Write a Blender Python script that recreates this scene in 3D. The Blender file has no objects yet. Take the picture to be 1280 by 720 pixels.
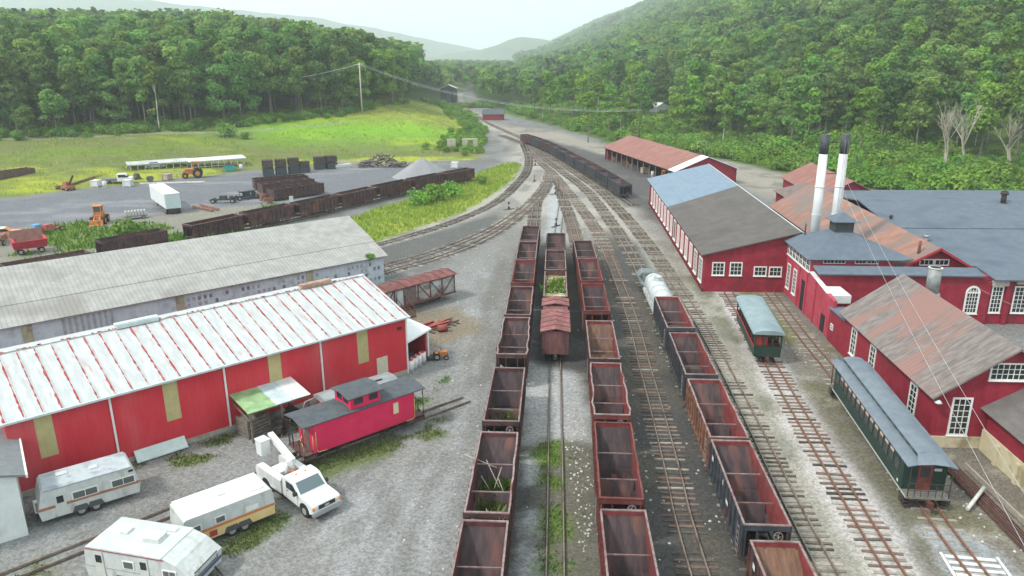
import bpy, math, random
import numpy as np
from mathutils import Vector, Matrix

random.seed(7)
RNG = np.random.RandomState(11)
rad = math.radians
scene = bpy.context.scene
COL = scene.collection

# ------------------------------------------------------------------ camera
CAM_F, CAM_P, CAM_R, CAM_H = 940.0, rad(17.2), rad(-0.33), 25.1
def cam_axes():
    fw = Vector((0, math.cos(CAM_P), -math.sin(CAM_P)))
    up = Vector((0, math.sin(CAM_P), math.cos(CAM_P)))
    rt = Vector((1, 0, 0))
    c, s = math.cos(CAM_R), math.sin(CAM_R)
    return c*rt + s*up, c*up - s*rt, fw
_R, _U, _F = cam_axes()
cd = bpy.data.cameras.new('camera')
cam = bpy.data.objects.new('camera', cd)
COL.objects.link(cam)
m3 = Matrix((_R, _U, -_F)).transposed()
cam.matrix_world = Matrix.Translation((0, 0, CAM_H)) @ m3.to_4x4()
cd.sensor_width = 36.0
cd.lens = 36.0*CAM_F/1280.0
cd.clip_end = 30000
cd.clip_start = 0.5
scene.camera = cam

# ------------------------------------------------------------------ world, sun
SUN_AZ, SUN_EL = rad(-118), rad(50)      # azimuth measured from +Y clockwise: sun stands to the left, a little behind
w = bpy.data.worlds.new('World'); scene.world = w; w.use_nodes = True
nt = w.node_tree; nt.nodes.clear()
out = nt.nodes.new('ShaderNodeOutputWorld')
bg = nt.nodes.new('ShaderNodeBackground'); bg.inputs['Strength'].default_value = 0.118
sky = nt.nodes.new('ShaderNodeTexSky'); sky.sky_type = 'NISHITA'; sky.sun_disc = False
sky.sun_elevation = SUN_EL; sky.sun_rotation = SUN_AZ
sky.air_density = 1.0; sky.dust_density = 3.0
tc = nt.nodes.new('ShaderNodeTexCoord')
mp = nt.nodes.new('ShaderNodeMapping'); mp.inputs['Scale'].default_value = (1.5, 1.5, 6.0)
nz = nt.nodes.new('ShaderNodeTexNoise'); nz.inputs['Scale'].default_value = 1.6; nz.inputs['Detail'].default_value = 6
cr = nt.nodes.new('ShaderNodeMapRange'); cr.inputs[1].default_value = .38; cr.inputs[2].default_value = .62
cr.inputs[3].default_value = .72; cr.inputs[4].default_value = 0.97
mx = nt.nodes.new('ShaderNodeMixRGB'); mx.inputs['Color2'].default_value = (11.0, 12.2, 12.5, 1)
nt.links.new(tc.outputs['Generated'], mp.inputs[0]); nt.links.new(mp.outputs[0], nz.inputs['Vector'])
nt.links.new(nz.outputs['Fac'], cr.inputs[0]); nt.links.new(cr.outputs[0], mx.inputs['Fac'])
nt.links.new(sky.outputs[0], mx.inputs['Color1']); nt.links.new(mx.outputs[0], bg.inputs['Color'])
nt.links.new(bg.outputs[0], out.inputs['Surface'])

sl = bpy.data.lights.new('sun', 'SUN'); so = bpy.data.objects.new('sun', sl); COL.objects.link(so)
sl.energy = 3.3; sl.angle = rad(7); sl.color = (1.0, .96, .90)
sd = Vector((math.sin(SUN_AZ)*math.cos(SUN_EL), math.cos(SUN_AZ)*math.cos(SUN_EL), math.sin(SUN_EL)))
so.rotation_euler = sd.to_track_quat('Z', 'Y').to_euler()
so.location = (0, 0, 120)

vs = scene.view_settings
vs.view_transform = 'Standard'; vs.look = 'None'; vs.gamma = 1.0; vs.use_curve_mapping = False
vs.exposure = 0.22
scene.cycles.max_bounces = 8
scene.cycles.diffuse_bounces = 2
scene.cycles.glossy_bounces = 2
scene.cycles.transmission_bounces = 2
scene.cycles.volume_bounces = 5
scene.cycles.transparent_max_bounces = 6

# ------------------------------------------------------------------ terrain
def sstep(a, b, x):
    t = np.clip((x-a)/(b-a), 0, 1); return t*t*(3-2*t)
def vnoise(x, y, s, seed=0):
    """value noise, period-free, x y arrays"""
    x = np.asarray(x, float)/s; y = np.asarray(y, float)/s
    xi = np.floor(x); yi = np.floor(y); fx = x-xi; fy = y-yi
    fx = fx*fx*(3-2*fx); fy = fy*fy*(3-2*fy)
    def h(a, b):
        n = np.sin(a*127.1+b*311.7+seed*74.7)*43758.5453
        return n-np.floor(n)
    return (h(xi, yi)*(1-fx)+h(xi+1, yi)*fx)*(1-fy)+(h(xi, yi+1)*(1-fx)+h(xi+1, yi+1)*fx)*fy
def fbm(x, y, s, seed=0, o=4):
    v = 0; a = .5; t = 0
    for i in range(o):
        v = v+a*vnoise(x, y, s/(2**i), seed+i*13); t += a; a *= .55
    return v/t
LX = [-400, -200, -95, -84, -60, -42, -8, 400]; LY = [60, 105, 140, 152, 174, 184, 192, 192]
EY = [150, 190, 215, 262, 305, 345, 390, 480, 7000]; EX = [4, 8, 10, 10, 17, 22, 30, 38, 38]
FY = [-500, 0, 120, 200, 250, 330, 450, 700, 7000]; FX = [200, 170, 135, 92, 70, 50, 36, 28, 28]
def terrain(x, y):
    x = np.asarray(x, float); y = np.asarray(y, float)
    s = np.minimum(y-np.interp(x, LX, LY), (-x-np.interp(y, EY, EX))*2.6)
    s = np.maximum(s, 0)
    h = 0.105*s*s/(s+6)
    h = 42*(1-np.exp(-h/42))
    h = h*(1-sstep(500, 900, y)*.9)
    r = x-np.interp(y, FY, FX)
    r = np.maximum(r, 0)
    crest = 150*(1-sstep(3500, 7000, y)*.5)+26*(fbm(x, y, 420, 5)-.5)*sstep(0, 300, r)
    hr = crest*sstep(-40, 430, r)-crest*sstep(-40, 430, np.zeros_like(r))
    h = h+hr
    bump = (fbm(x, y, 9, 2)-.5)*.5*np.clip((np.maximum(s, r*2)-4)/20, 0, 1)
    return h+bump
def tz(x, y):
    return float(terrain(np.array([x]), np.array([y]))[0])
def at(px, py, z=None):
    """the point of the ground (or of the level z) met by the sight line through a point of the 1280x720 photograph"""
    d = (_R*(px-640)+_U*(360-py)+_F*CAM_F).normalized()
    o = Vector((0, 0, CAM_H))
    if z is not None:
        t = (z-CAM_H)/d.z; return o+d*t
    t = 20.0
    while t < 6000:
        p = o+d*t
        if p.z < tz(p.x, p.y): break
        t *= 1.01
    return o+d*t

# ------------------------------------------------------------------ materials
MATS = {}
def newmat(name):
    m = bpy.data.materials.new(name); m.use_nodes = True
    n = m.node_tree.nodes; b = n['Principled BSDF']
    return m, m.node_tree, b
def N(nt, t, **kw):
    n = nt.nodes.new(t)
    for k, v in kw.items():
        if isinstance(k, str) and hasattr(n, k): setattr(n, k, v)
    return n
def mat(name, c1, c2=None, rough=.8, metal=0.0, scale=2.0, lo=.4, hi=.62, bump=.15, bscale=None, stretch=(1, 1, 1),
        c3=None, s3=.35, lo3=.52, hi3=.68, stripe=None, spec=.3, objrand=0.0, detail=5, grain=.0):
    """weathered paint, wood, metal: two or three colours mixed by noise, optional ribs (axis, period, depth, dark)"""
    if name in MATS: return MATS[name]
    m, nt, b = newmat(name)
    L = nt.links
    tc = N(nt, 'ShaderNodeTexCoord')
    mp = N(nt, 'ShaderNodeMapping'); mp.inputs['Scale'].default_value = stretch
    L.new(tc.outputs['Object'], mp.inputs[0])
    if objrand:
        oi = N(nt, 'ShaderNodeObjectInfo'); vm = N(nt, 'ShaderNodeVectorMath', operation='SCALE')
        cmb = N(nt, 'ShaderNodeCombineXYZ')
        for i in range(3): L.new(oi.outputs['Random'], cmb.inputs[i])
        L.new(cmb.outputs[0], vm.inputs[0]); vm.inputs['Scale'].default_value = 57.0
        L.new(vm.outputs[0], mp.inputs['Location'])
    nz = N(nt, 'ShaderNodeTexNoise'); nz.inputs['Scale'].default_value = scale; nz.inputs['Detail'].default_value = detail
    nz.inputs['Roughness'].default_value = .62
    L.new(mp.outputs[0], nz.inputs['Vector'])
    col = None
    if c2 is not None:
        mr = N(nt, 'ShaderNodeMapRange'); mr.inputs[1].default_value = lo; mr.inputs[2].default_value = hi
        L.new(nz.outputs['Fac'], mr.inputs[0])
        mxn = N(nt, 'ShaderNodeMixRGB'); mxn.inputs[1].default_value = (*c1, 1); mxn.inputs[2].default_value = (*c2, 1)
        L.new(mr.outputs[0], mxn.inputs[0]); col = mxn.outputs[0]
    if c3 is not None:
        n3 = N(nt, 'ShaderNodeTexNoise'); n3.inputs['Scale'].default_value = s3; n3.inputs['Detail'].default_value = 6
        L.new(mp.outputs[0], n3.inputs['Vector'])
        mr3 = N(nt, 'ShaderNodeMapRange'); mr3.inputs[1].default_value = lo3; mr3.inputs[2].default_value = hi3
        L.new(n3.outputs['Fac'], mr3.inputs[0])
        m3_ = N(nt, 'ShaderNodeMixRGB'); m3_.inputs[2].default_value = (*c3, 1)
        if col is None: m3_.inputs[1].default_value = (*c1, 1)
        else: L.new(col, m3_.inputs[1])
        L.new(mr3.outputs[0], m3_.inputs[0]); col = m3_.outputs[0]
    hsum = nz.outputs['Fac']
    if stripe:
        axis, period, depth, dark = stripe
        sx = N(nt, 'ShaderNodeSeparateXYZ'); L.new(tc.outputs['Object'], sx.inputs[0])
        mu = N(nt, 'ShaderNodeMath', operation='MULTIPLY'); mu.inputs[1].default_value = 1.0/period
        L.new(sx.outputs['XYZ'.index(axis)], mu.inputs[0])
        fr = N(nt, 'ShaderNodeMath', operation='FRACT'); L.new(mu.outputs[0], fr.inputs[0])
        pp = N(nt, 'ShaderNodeMath', operation='PINGPONG'); pp.inputs[1].default_value = .5
        L.new(fr.outputs[0], pp.inputs[0])
        mrs = N(nt, 'ShaderNodeMapRange'); mrs.inputs[1].default_value = .0; mrs.inputs[2].default_value = .12
        L.new(pp.outputs[0], mrs.inputs[0])
        if dark:
            mk = N(nt, 'ShaderNodeMixRGB', blend_type='MULTIPLY'); mk.inputs[0].default_value = 1.0
            mr4 = N(nt, 'ShaderNodeMapRange'); mr4.inputs[3].default_value = 1-dark
            L.new(mrs.outputs[0], mr4.inputs[0])
            if col is None: mk.inputs[1].default_value = (*c1, 1)
            else: L.new(col, mk.inputs[1])
            L.new(mr4.outputs[0], mk.inputs[2]); col = mk.outputs[0]
        ad = N(nt, 'ShaderNodeMath', operation='MULTIPLY_ADD'); ad.inputs[1].default_value = depth
        L.new(mrs.outputs[0], ad.inputs[0]); L.new(nz.outputs['Fac'], ad.inputs[2]); hsum = ad.outputs[0]
    if objrand:
        hv = N(nt, 'ShaderNodeHueSaturation')
        mrr = N(nt, 'ShaderNodeMapRange'); mrr.inputs[3].default_value = 1-objrand; mrr.inputs[4].default_value = 1+objrand
        L.new(oi.outputs['Random'], mrr.inputs[0]); L.new(mrr.outputs[0], hv.inputs['Value'])
        if col is None: hv.inputs['Color'].default_value = (*c1, 1)
        else: L.new(col, hv.inputs['Color'])
        col = hv.outputs[0]
    if col is None: b.inputs['Base Color'].default_value = (*c1, 1)
    else: L.new(col, b.inputs['Base Color'])
    if bump:
        bp = N(nt, 'ShaderNodeBump'); bp.inputs['Strength'].default_value = min(1, bump*2); bp.inputs['Distance'].default_value = .04
        L.new(hsum, bp.inputs['Height']); L.new(bp.outputs[0], b.inputs['Normal'])
    b.inputs['Roughness'].default_value = rough; b.inputs['Metallic'].default_value = metal
    b.inputs['Specular IOR Level'].default_value = spec
    MATS[name] = m
    return m
def leafmat(name, dark, light, objv=.25, trans=.25, hue=.02):
    if name in MATS: return MATS[name]
    m, nt, b = newmat(name); L = nt.links
    at_ = N(nt, 'ShaderNodeAttribute', attribute_name='tone')
    mxn = N(nt, 'ShaderNodeMixRGB'); mxn.inputs[1].default_value = (*dark, 1); mxn.inputs[2].default_value = (*light, 1)
    L.new(at_.outputs['Fac'], mxn.inputs[0])
    oi = N(nt, 'ShaderNodeObjectInfo'); hv = N(nt, 'ShaderNodeHueSaturation')
    mr = N(nt, 'ShaderNodeMapRange'); mr.inputs[3].default_value = 1-objv; mr.inputs[4].default_value = 1+objv
    L.new(oi.outputs['Random'], mr.inputs[0]); L.new(mr.outputs[0], hv.inputs['Value'])
    mu = N(nt, 'ShaderNodeMath', operation='MULTIPLY'); mu.inputs[1].default_value = 7.31
    L.new(oi.outputs['Random'], mu.inputs[0])
    fr = N(nt, 'ShaderNodeMath', operation='FRACT'); L.new(mu.outputs[0], fr.inputs[0])
    mh = N(nt, 'ShaderNodeMapRange'); mh.inputs[3].default_value = .5-hue; mh.inputs[4].default_value = .5+hue
    L.new(fr.outputs[0], mh.inputs[0]); L.new(mh.outputs[0], hv.inputs['Hue'])
    L.new(mxn.outputs[0], hv.inputs['Color']); L.new(hv.outputs[0], b.inputs['Base Color'])
    b.inputs['Roughness'].default_value = .6; b.inputs['Specular IOR Level'].default_value = .2
    tr = N(nt, 'ShaderNodeBsdfTranslucent'); L.new(hv.outputs[0], tr.inputs['Color'])
    ms = N(nt, 'ShaderNodeMixShader'); ms.inputs[0].default_value = trans
    L.new(b.outputs[0], ms.inputs[1]); L.new(tr.outputs[0], ms.inputs[2])
    L.new(ms.outputs[0], nt.nodes['Material Output'].inputs['Surface'])
    MATS[name] = m; return m
def glass(name, c=(.02, .025, .03), rough=.08):
    if name in MATS: return MATS[name]
    m, nt, b = newmat(name)
    b.inputs['Base Color'].default_value = (*c, 1); b.inputs['Roughness'].default_value = rough
    b.inputs['Specular IOR Level'].default_value = .6
    MATS[name] = m; return m

# ------------------------------------------------------------------ mesh building
class MB:
    def __init__(s): s.v = []; s.f = []; s.mi = []; s.sm = []; s.M = Matrix.Identity(4)
    def add(s, vs, fs, m=0, smooth=False):
        o = len(s.v)
        s.v += [tuple(s.M @ Vector(v)) for v in vs]
        for f in fs: s.f.append([i+o for i in f]); s.mi.append(m); s.sm.append(smooth)
        return s
    def bx(s, x0, x1, y0, y1, z0, z1, m=0):
        return s.add([(x0, y0, z0), (x1, y0, z0), (x1, y1, z0), (x0, y1, z0), (x0, y0, z1), (x1, y0, z1), (x1, y1, z1), (x0, y1, z1)],
              [(3, 2, 1, 0), (4, 5, 6, 7), (0, 1, 5, 4), (1, 2, 6, 5), (2, 3, 7, 6), (3, 0, 4, 7)], m)
    def bar(s, p0, p1, w, h, m=0, up=(0, 0, 1)):
        """box beam from p0 to p1, w sideways, h along up"""
        p0 = Vector(p0); p1 = Vector(p1); d = (p1-p0).normalized(); u = Vector(up)
        sd = d.cross(u)
        if sd.length < 1e-4: u = Vector((1, 0, 0)); sd = d.cross(u)
        sd.normalize(); u = sd.cross(d).normalized()
        vs = []
        for p in (p0, p1):
            for a, b in ((-1, -1), (1, -1), (1, 1), (-1, 1)):
                vs.append(p+sd*(a*w/2)+u*(b*h/2))
        return s.add(vs, [(3, 2, 1, 0), (4, 5, 6, 7), (0, 1, 5, 4), (1, 2, 6, 5), (2, 3, 7, 6), (3, 0, 4, 7)], m)
    def tube(s, p0, p1, r, m=0, n=8, r2=None, caps=True, smooth=True):
        p0 = Vector(p0); p1 = Vector(p1); d = (p1-p0).normalized()
        a = d.orthogonal().normalized(); b = d.cross(a); r2 = r if r2 is None else r2
        vs = []
        for p, q in ((p0, r), (p1, r2)):
            for i in range(n):
                t = 2*math.pi*i/n; vs.append(p+a*(q*math.cos(t))+b*(q*math.sin(t)))
        s.add(vs, [(i, (i+1) % n, n+(i+1) % n, n+i) for i in range(n)], m, smooth)
        if caps:
            o = len(s.v)-2*n
            s.f.append([o+i for i in range(n)][::-1]); s.mi.append(m); s.sm.append(False)
            s.f.append([o+n+i for i in range(n)]); s.mi.append(m); s.sm.append(False)
        return s
    def pts_tube(s, pts, r, m=0, n=6):
        for a, b in zip(pts[:-1], pts[1:]): s.tube(a, b, r, m, n)
        return s
    def extr(s, prof, axis, lo, hi, m=0, smooth=False, capm=None):
        """prof: list of (a,b); axis 'x': (y,z) 'y': (x,z) 'z': (x,y)"""
        n = len(prof)
        def P(a, b, t): return {'x': (t, a, b), 'y': (a, t, b), 'z': (a, b, t)}[axis]
        vs = [P(a, b, lo) for a, b in prof]+[P(a, b, hi) for a, b in prof]
        s.add(vs, [(i, (i+1) % n, n+(i+1) % n, n+i) for i in range(n)], m, smooth)
        o = len(s.v)-2*n; cm = m if capm is None else capm
        s.f.append([o+i for i in range(n)][::-1]); s.mi.append(cm); s.sm.append(False)
        s.f.append([o+n+i for i in range(n)]); s.mi.append(cm); s.sm.append(False)
        return s
    def slab(s, pts, t, m=0, me=None):
        """panel: polygon pts with thickness t below"""
        n = len(pts); pts = [Vector(p) for p in pts]
        nrm = (pts[1]-pts[0]).cross(pts[2]-pts[0]).normalized()
        if nrm.z < 0: nrm = -nrm
        vs = pts+[p-nrm*t for p in pts]
        s.add(vs, [tuple(range(n)), tuple(range(2*n-1, n-1, -1))], m)
        o = len(s.v)-2*n
        for i in range(n):
            s.f.append([o+i, o+n+i, o+n+(i+1) % n, o+(i+1) % n]); s.mi.append(m if me is None else me); s.sm.append(False)
        return s
    def build(s, name, mats, parent=None, loc=None, rotz=0, autos=False):
        me = bpy.data.meshes.new(name)
        me.from_pydata([tuple(v) for v in s.v], [], s.f)
        if not isinstance(mats, (list, tuple)): mats = [mats]
        for m in mats: me.materials.append(m)
        me.polygons.foreach_set('material_index', s.mi)
        me.polygons.foreach_set('use_smooth', s.sm)
        # outward facing normals
        import bmesh
        bm = bmesh.new(); bm.from_mesh(me); bmesh.ops.recalc_face_normals(bm, faces=bm.faces); bm.to_mesh(me); bm.free()
        me.update()
        o = bpy.data.objects.new(name, me); COL.objects.link(o)
        if loc is not None: o.location = loc
        if rotz: o.rotation_euler = (0, 0, rotz)
        if parent is not None: o.parent = parent
        return o
LABELS = {}
def tag(o, label, cat, group=None, kind=None):
    o['label'] = label; o['category'] = cat
    if group: o['group'] = group
    if kind: o['kind'] = kind
    return o
def thing(name, label, cat, loc=(0, 0, 0), rotz=0, group=None):
    o = bpy.data.objects.new(name, None); COL.objects.link(o)
    o.empty_display_size = .3
    o.location = loc; o.rotation_euler = (0, 0, rotz)
    return tag(o, label, cat, group)
def dup(root, loc, rotz, label=None, group=None, scale=None):
    def rec(o, par):
        c = o.copy(); COL.objects.link(c)
        if par is not None: c.parent = par
        for ch in list(o.children): rec(ch, c)
        return c
    r = rec(root, None); r.location = loc; r.rotation_euler = (0, 0, rotz)
    if label: r['label'] = label
    if group: r['group'] = group
    if scale: r.scale = (scale,)*3
    return r
def rawmesh(name, V, Fq, mats, tone=None, smooth=False):
    """numpy verts (n,3), quads (m,4)"""
    me = bpy.data.meshes.new(name)
    V = np.asarray(V, np.float32); Fq = np.asarray(Fq, np.int32)
    me.vertices.add(len(V)); me.vertices.foreach_set('co', V.ravel())
    k = Fq.shape[1]
    me.loops.add(Fq.size); me.loops.foreach_set('vertex_index', Fq.ravel())
    me.polygons.add(len(Fq)); me.polygons.foreach_set('loop_start', np.arange(0, Fq.size, k, dtype=np.int32))
    me.polygons.foreach_set('loop_total', np.full(len(Fq), k, np.int32))
    if smooth: me.polygons.foreach_set('use_smooth', np.ones(len(Fq), bool))
    if not isinstance(mats, (list, tuple)): mats = [mats]
    for m in mats: me.materials.append(m)
    if tone is not None:
        a = me.attributes.new('tone', 'FLOAT', 'POINT'); a.data.foreach_set('value', np.asarray(tone, np.float32))
    me.update(); me.validate()
    return me
# ------------------------------------------------------------------ track centre lines (metres)
def smooth(pts, step=1.0):
    """Catmull-Rom through the points, resampled"""
    P = [Vector((*p, 0)) for p in pts]; P = [P[0]*2-P[1]]+P+[P[-1]*2-P[-2]]
    o = []
    for i in range(1, len(P)-2):
        a, b, c, d = P[i-1:i+3]
        n = max(2, int((c-b).length/step))
        for k in range(n):
            t = k/n
            o.append(.5*((2*b)+(c-a)*t+(2*a-5*b+4*c-d)*t*t+(3*b-a-3*c+d)*t**3))
    o.append(P[-2]); return [(p.x, p.y) for p in o]
TR = {}
TR['west row'] = [(-2.3, 17), (-1.4, 32.4), (.1, 57), (2.0, 90), (2.65, 100), (3.6, 117.7), (4.5, 133.4), (5.9, 144), (8.2, 157)]
TR['middle row'] = [(1.2, 17), (2.4, 37.1), (3.4, 55.1), (5.2, 86.7), (5.9, 97), (6.8, 108.5), (7.6, 117.5), (8.8, 131), (9.5, 143), (9.9, 156)]
TR['east row'] = [(4.75, 17), (5.6, 33.2), (7.0, 52.3), (8.15, 73), (8.85, 91.5), (9.15, 104), (9.4, 117.5), (9.4, 133), (9.7, 147), (9.6, 160)]
TR['centre'] = [(8.9, 17), (9.5, 34.8), (10.0, 41.3), (10.7, 51.4), (11.1, 58.2), (11.7, 66.8), (12.2, 79.4), (12.7, 103.9), (12.4, 117.4), (11.5, 133.2), (10.5, 147.6), (9.3, 165.4), (7.5, 182.1), (5.0, 208)]
TR['tank car'] = [(11.7, 17), (12.45, 30.7), (13.65, 49.3), (14.8, 68.5), (15.3, 82), (15.7, 100), (15.6, 114.4), (14.6, 143), (11.5, 168.9), (7.2, 202.1), (3.6, 231)]
TR['main'] = [(15.2, 17), (16.0, 35), (17.0, 48.1), (17.9, 61.7), (18.4, 72), (18.7, 85.5), (18.8, 99.1), (18.6, 114.3), (17.9, 132), (16.9, 147.4), (14.1, 168.8), (8.7, 205.5), (3.4, 240), (-2.0, 265), (-10.1, 304.5), (-15.2, 342.9), (-21.5, 386), (-28, 440), (-34, 520)]
TR['outer curve'] = [(-60, 66), (-40, 80), (-27, 92.5), (-18.3, 102.1), (-14, 108.3), (-9.2, 116.6), (-2.7, 133), (2.0, 157.9), (3.9, 175.5), (4.4, 197.3), (3.6, 225)]
TR['inner curve north'] = [(-40, 68), (-27, 80), (-15.1, 91.4), (-8.8, 99.8), (-2.4, 113.0), (3.4, 133), (6.8, 151), (8.4, 169)]
TR['inner curve south'] = [(-38, 65), (-25.5, 78), (-14.7, 88.4), (-8.4, 96.0), (-2.3, 108.4), (3.9, 131), (7.3, 150.6), (8.6, 169)]
TR['summer coach'] = [(18.3, 17), (19.2, 31.8), (20.0, 40.7), (20.7, 48.1), (21.9, 59.8), (22.9, 69), (23.8, 79)]
TR['green coach'] = [(22.1, 17), (23.0, 28), (23.5, 34), (24.0, 38), (24.9, 45), (25.6, 51.2), (26.3, 57), (26.9, 64.8), (28.3, 79)]
TR['siding'] = [(-8, 158), (-12.8, 151.6), (-17.4, 145.4), (-22.1, 138.5), (-27.5, 130.2), (-33, 121.4), (-39.3, 112.3), (-45, 103.8), (-51, 96), (-58, 88.5), (-68, 79)]
TR['far row'] = [(21.4, 129), (20.6, 136), (19.4, 146), (17.9, 157), (16.2, 168), (14.2, 180), (12.0, 194), (9.6, 206.5), (6.2, 220), (2.2, 232), (-3, 250)]
TR['gravel lot'] = [(-29.6, 28), (-25.3, 32.2), (-20.5, 36.8), (-14.9, 42.3), (-10.8, 46), (-3.5, 52.2)]
SM = {k: smooth(v) for k, v in TR.items()}
SMA = {k: np.array(v) for k, v in SM.items()}
def pdist(x, y, pl, chunk=40000):
    pl = np.asarray(pl); o = np.full(x.shape, 1e9)
    A = pl[:-1]; B = pl[1:]; D = B-A; L2 = (D**2).sum(1)+1e-9
    bb = (pl[:, 0].min()-12, pl[:, 0].max()+12, pl[:, 1].min()-12, pl[:, 1].max()+12)
    idx = np.nonzero((x > bb[0]) & (x < bb[1]) & (y > bb[2]) & (y < bb[3]))[0]
    for s in range(0, len(idx), chunk):
        i = idx[s:s+chunk]
        px = x[i, None]-A[None, :, 0]; py = y[i, None]-A[None, :, 1]
        t = np.clip((px*D[:, 0]+py*D[:, 1])/L2, 0, 1)
        o[i] = np.sqrt(((px-t*D[:, 0])**2+(py-t*D[:, 1])**2).min(1))
    return o
def inpoly(x, y, P):
    c = np.zeros(x.shape, bool); n = len(P)
    for i in range(n):
        x1, y1 = P[i]; x2, y2 = P[(i+1) % n]
        m = ((y1 > y) != (y2 > y)) & (x < (x2-x1)*(y-y1)/((y2-y1) or 1e-9)+x1)
        c ^= m
    return c
def soft(x, y, P, wdt, amp=1.5, sc=4, seed=0):
    """soft membership of a polygon with a ragged edge"""
    q = np.array(list(P)+[P[0]])
    d = pdist(x, y, q); ins = inpoly(x, y, P)
    d = np.where(ins, d, -d)
    d = d+(fbm(x, y, sc, seed)-.5)*2*amp
    return np.clip(d/wdt+.5, 0, 1)

# ------------------------------------------------------------------ ground
def axis(a, b, st, far_lo, far_hi, g=1.07):
    mid = list(np.arange(a, b, st)); hi = []; v = mid[-1]; s = st
    while v < far_hi: s *= g; v += s; hi.append(v)
    lo = []; v = mid[0]; s = st
    while v > far_lo: s *= g; v -= s; lo.append(v)
    return np.array(lo[::-1]+mid+hi)
gx = axis(-76, 64, .5, -7000, 7000); gy = axis(22, 212, .5, -120, 8000)
X, Y = np.meshgrid(gx, gy); xs = X.ravel(); ys = Y.ravel(); zs = terrain(xs, ys)
def lerp(c, k, m): return c*(1-m[:, None])+np.array(k)[None, :]*m[:, None]
n1 = fbm(xs, ys, 6, 1); n2 = fbm(xs, ys, 1.6, 2, 3); n3 = fbm(xs, ys, 22, 3); n4 = fbm(xs, ys, 3, 4)
c = np.empty((len(xs), 3)); c[:] = (.175, .175, .17)
c = lerp(c, (.115, .11, .10), sstep(.48, .62, n1)*.6)
# light grey gravel lot on the left
LOT = [(-34, 24), (-1.5, 24), (1.5, 60), (2.5, 96), (-2, 104), (-12, 80), (-9.5, 57), (-30, 38)]
m = soft(xs, ys, LOT, 4, 1.5, 6, 9)
c = lerp(c, (.225, .225, .22), m*.9)
ru = xs*.92-ys*.06
c = lerp(c, (.185, .18, .17), m*sstep(.46, .66, fbm(ru*2.2, ys*.28, 3.6, 31))*.8)
c = lerp(c, (.22, .215, .205), m*sstep(.5, .62, fbm(xs, ys, 11, 32))*.6)
c = lerp(c, (.31, .315, .32), m*sstep(.56, .7, fbm(ru*1.5, ys*.5, 2.4, 33))*.55)
c = lerp(c, (.15, .14, .115), np.clip(1-np.abs(pdist(xs, ys, [(-6, 50), (-2, 62), (-1, 78), (0, 98), (3, 118)])-1)/1.2, 0, 1)*.35)
for pl_r in ([(-9, 24), (-6.5, 40), (-3.8, 55), (-3.0, 70), (-2.2, 86), (2, 108)], [(-7.2, 24), (-4.9, 40), (-2.3, 55), (-1.4, 70), (-.6, 86), (3.4, 108)], [(-16, 26), (-10, 40), (-5.8, 52), (-5, 62), (-7, 70)], [(-24, 35.5), (-17, 41), (-13, 42.5), (-8, 40), (-5.5, 34), (-5, 24)]):
    dr_ = pdist(xs, ys, pl_r); c = lerp(c, (.135, .13, .12), np.clip((.75-dr_)/.5, 0, 1)*.6*(.3+.7*n2)*sstep(.35, .55, n4))
# asphalt of the upper left yard
ASP = [(-140, 100), (-79, 114), (-61, 122), (-48.5, 131), (-30, 134), (-17, 152), (-2, 172), (0, 182), (-42, 179), (-60, 169), (-80, 150), (-92, 138), (-140, 122)]
m = soft(xs, ys, ASP, 2.5, 1.5, 5, 12)
c = lerp(c, (.145, .15, .165), m)
c = lerp(c, (.23, .23, .24), m*sstep(.5, .7, fbm(xs*.35, ys, 4, 14))*.7)
# dirt strip with weeds between asphalt and the siding
STR = [(-120, 86), (-79, 112), (-61, 122), (-47, 131), (-30, 134), (-38, 118), (-50, 98), (-70, 76), (-120, 50)]
m = soft(xs, ys, STR, 2.5, 2, 5, 15)
c = lerp(c, (.21, .20, .165), m)
c = lerp(c, (.13, .19, .035), m*sstep(.50, .58, fbm(xs, ys, 7, 16))*.9)
# dark cinders among the rows and curves
CIN = [(-4, 18), (1.5, 60), (2.2, 103), (5, 112), (14.5, 122), (17.0, 100), (16.6, 60), (15.0, 18)]
m = soft(xs, ys, CIN, 2.2, 1.2, 4, 18)
c = lerp(c, (.062, .060, .057), m*.92)
c = lerp(c, (.115, .10, .08), m*sstep(.5, .64, n1)*.6)
m = soft(xs, ys, [(-40, 66), (-17, 85), (-4, 104), (3, 124), (-1, 130), (-9, 113), (-20, 99), (-45, 78)], 1.6, .8, 4, 19)
c = lerp(c, (.105, .105, .10), m*.95)
m = soft(xs, ys, [(-6, 90), (3, 96), (3, 118), (0, 116)], 5, 1.5, 4, 20); c = lerp(c, (.20, .195, .18), m*.8)
# pale ballast round the ladder and along the lines
PAL = [(3, 108), (9, 100), (14, 110), (19.5, 100), (21, 60), (23.2, 62), (22, 100), (21.5, 128), (16, 175), (8, 225), (-2, 262), (-22, 385), (-26, 384), (-7, 262), (1, 215), (-1, 190), (0, 172), (-6, 140), (-16, 112), (-14, 108), (-2, 128)]
m = soft(xs, ys, PAL, 4.5, 1.6, 5, 21)
c = lerp(c, (.33, .31, .275), m*.9)
c = lerp(c, (.17, .16, .145), m*sstep(.48, .62, fbm(xs, ys*.5, 5, 23))*.75)
m = soft(xs, ys, [(4.6, 103), (7.4, 103), (9.6, 150), (8.2, 152)], 1, .5, 3, 24); c = lerp(c, (.33, .35, .36), m*.8)
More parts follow.
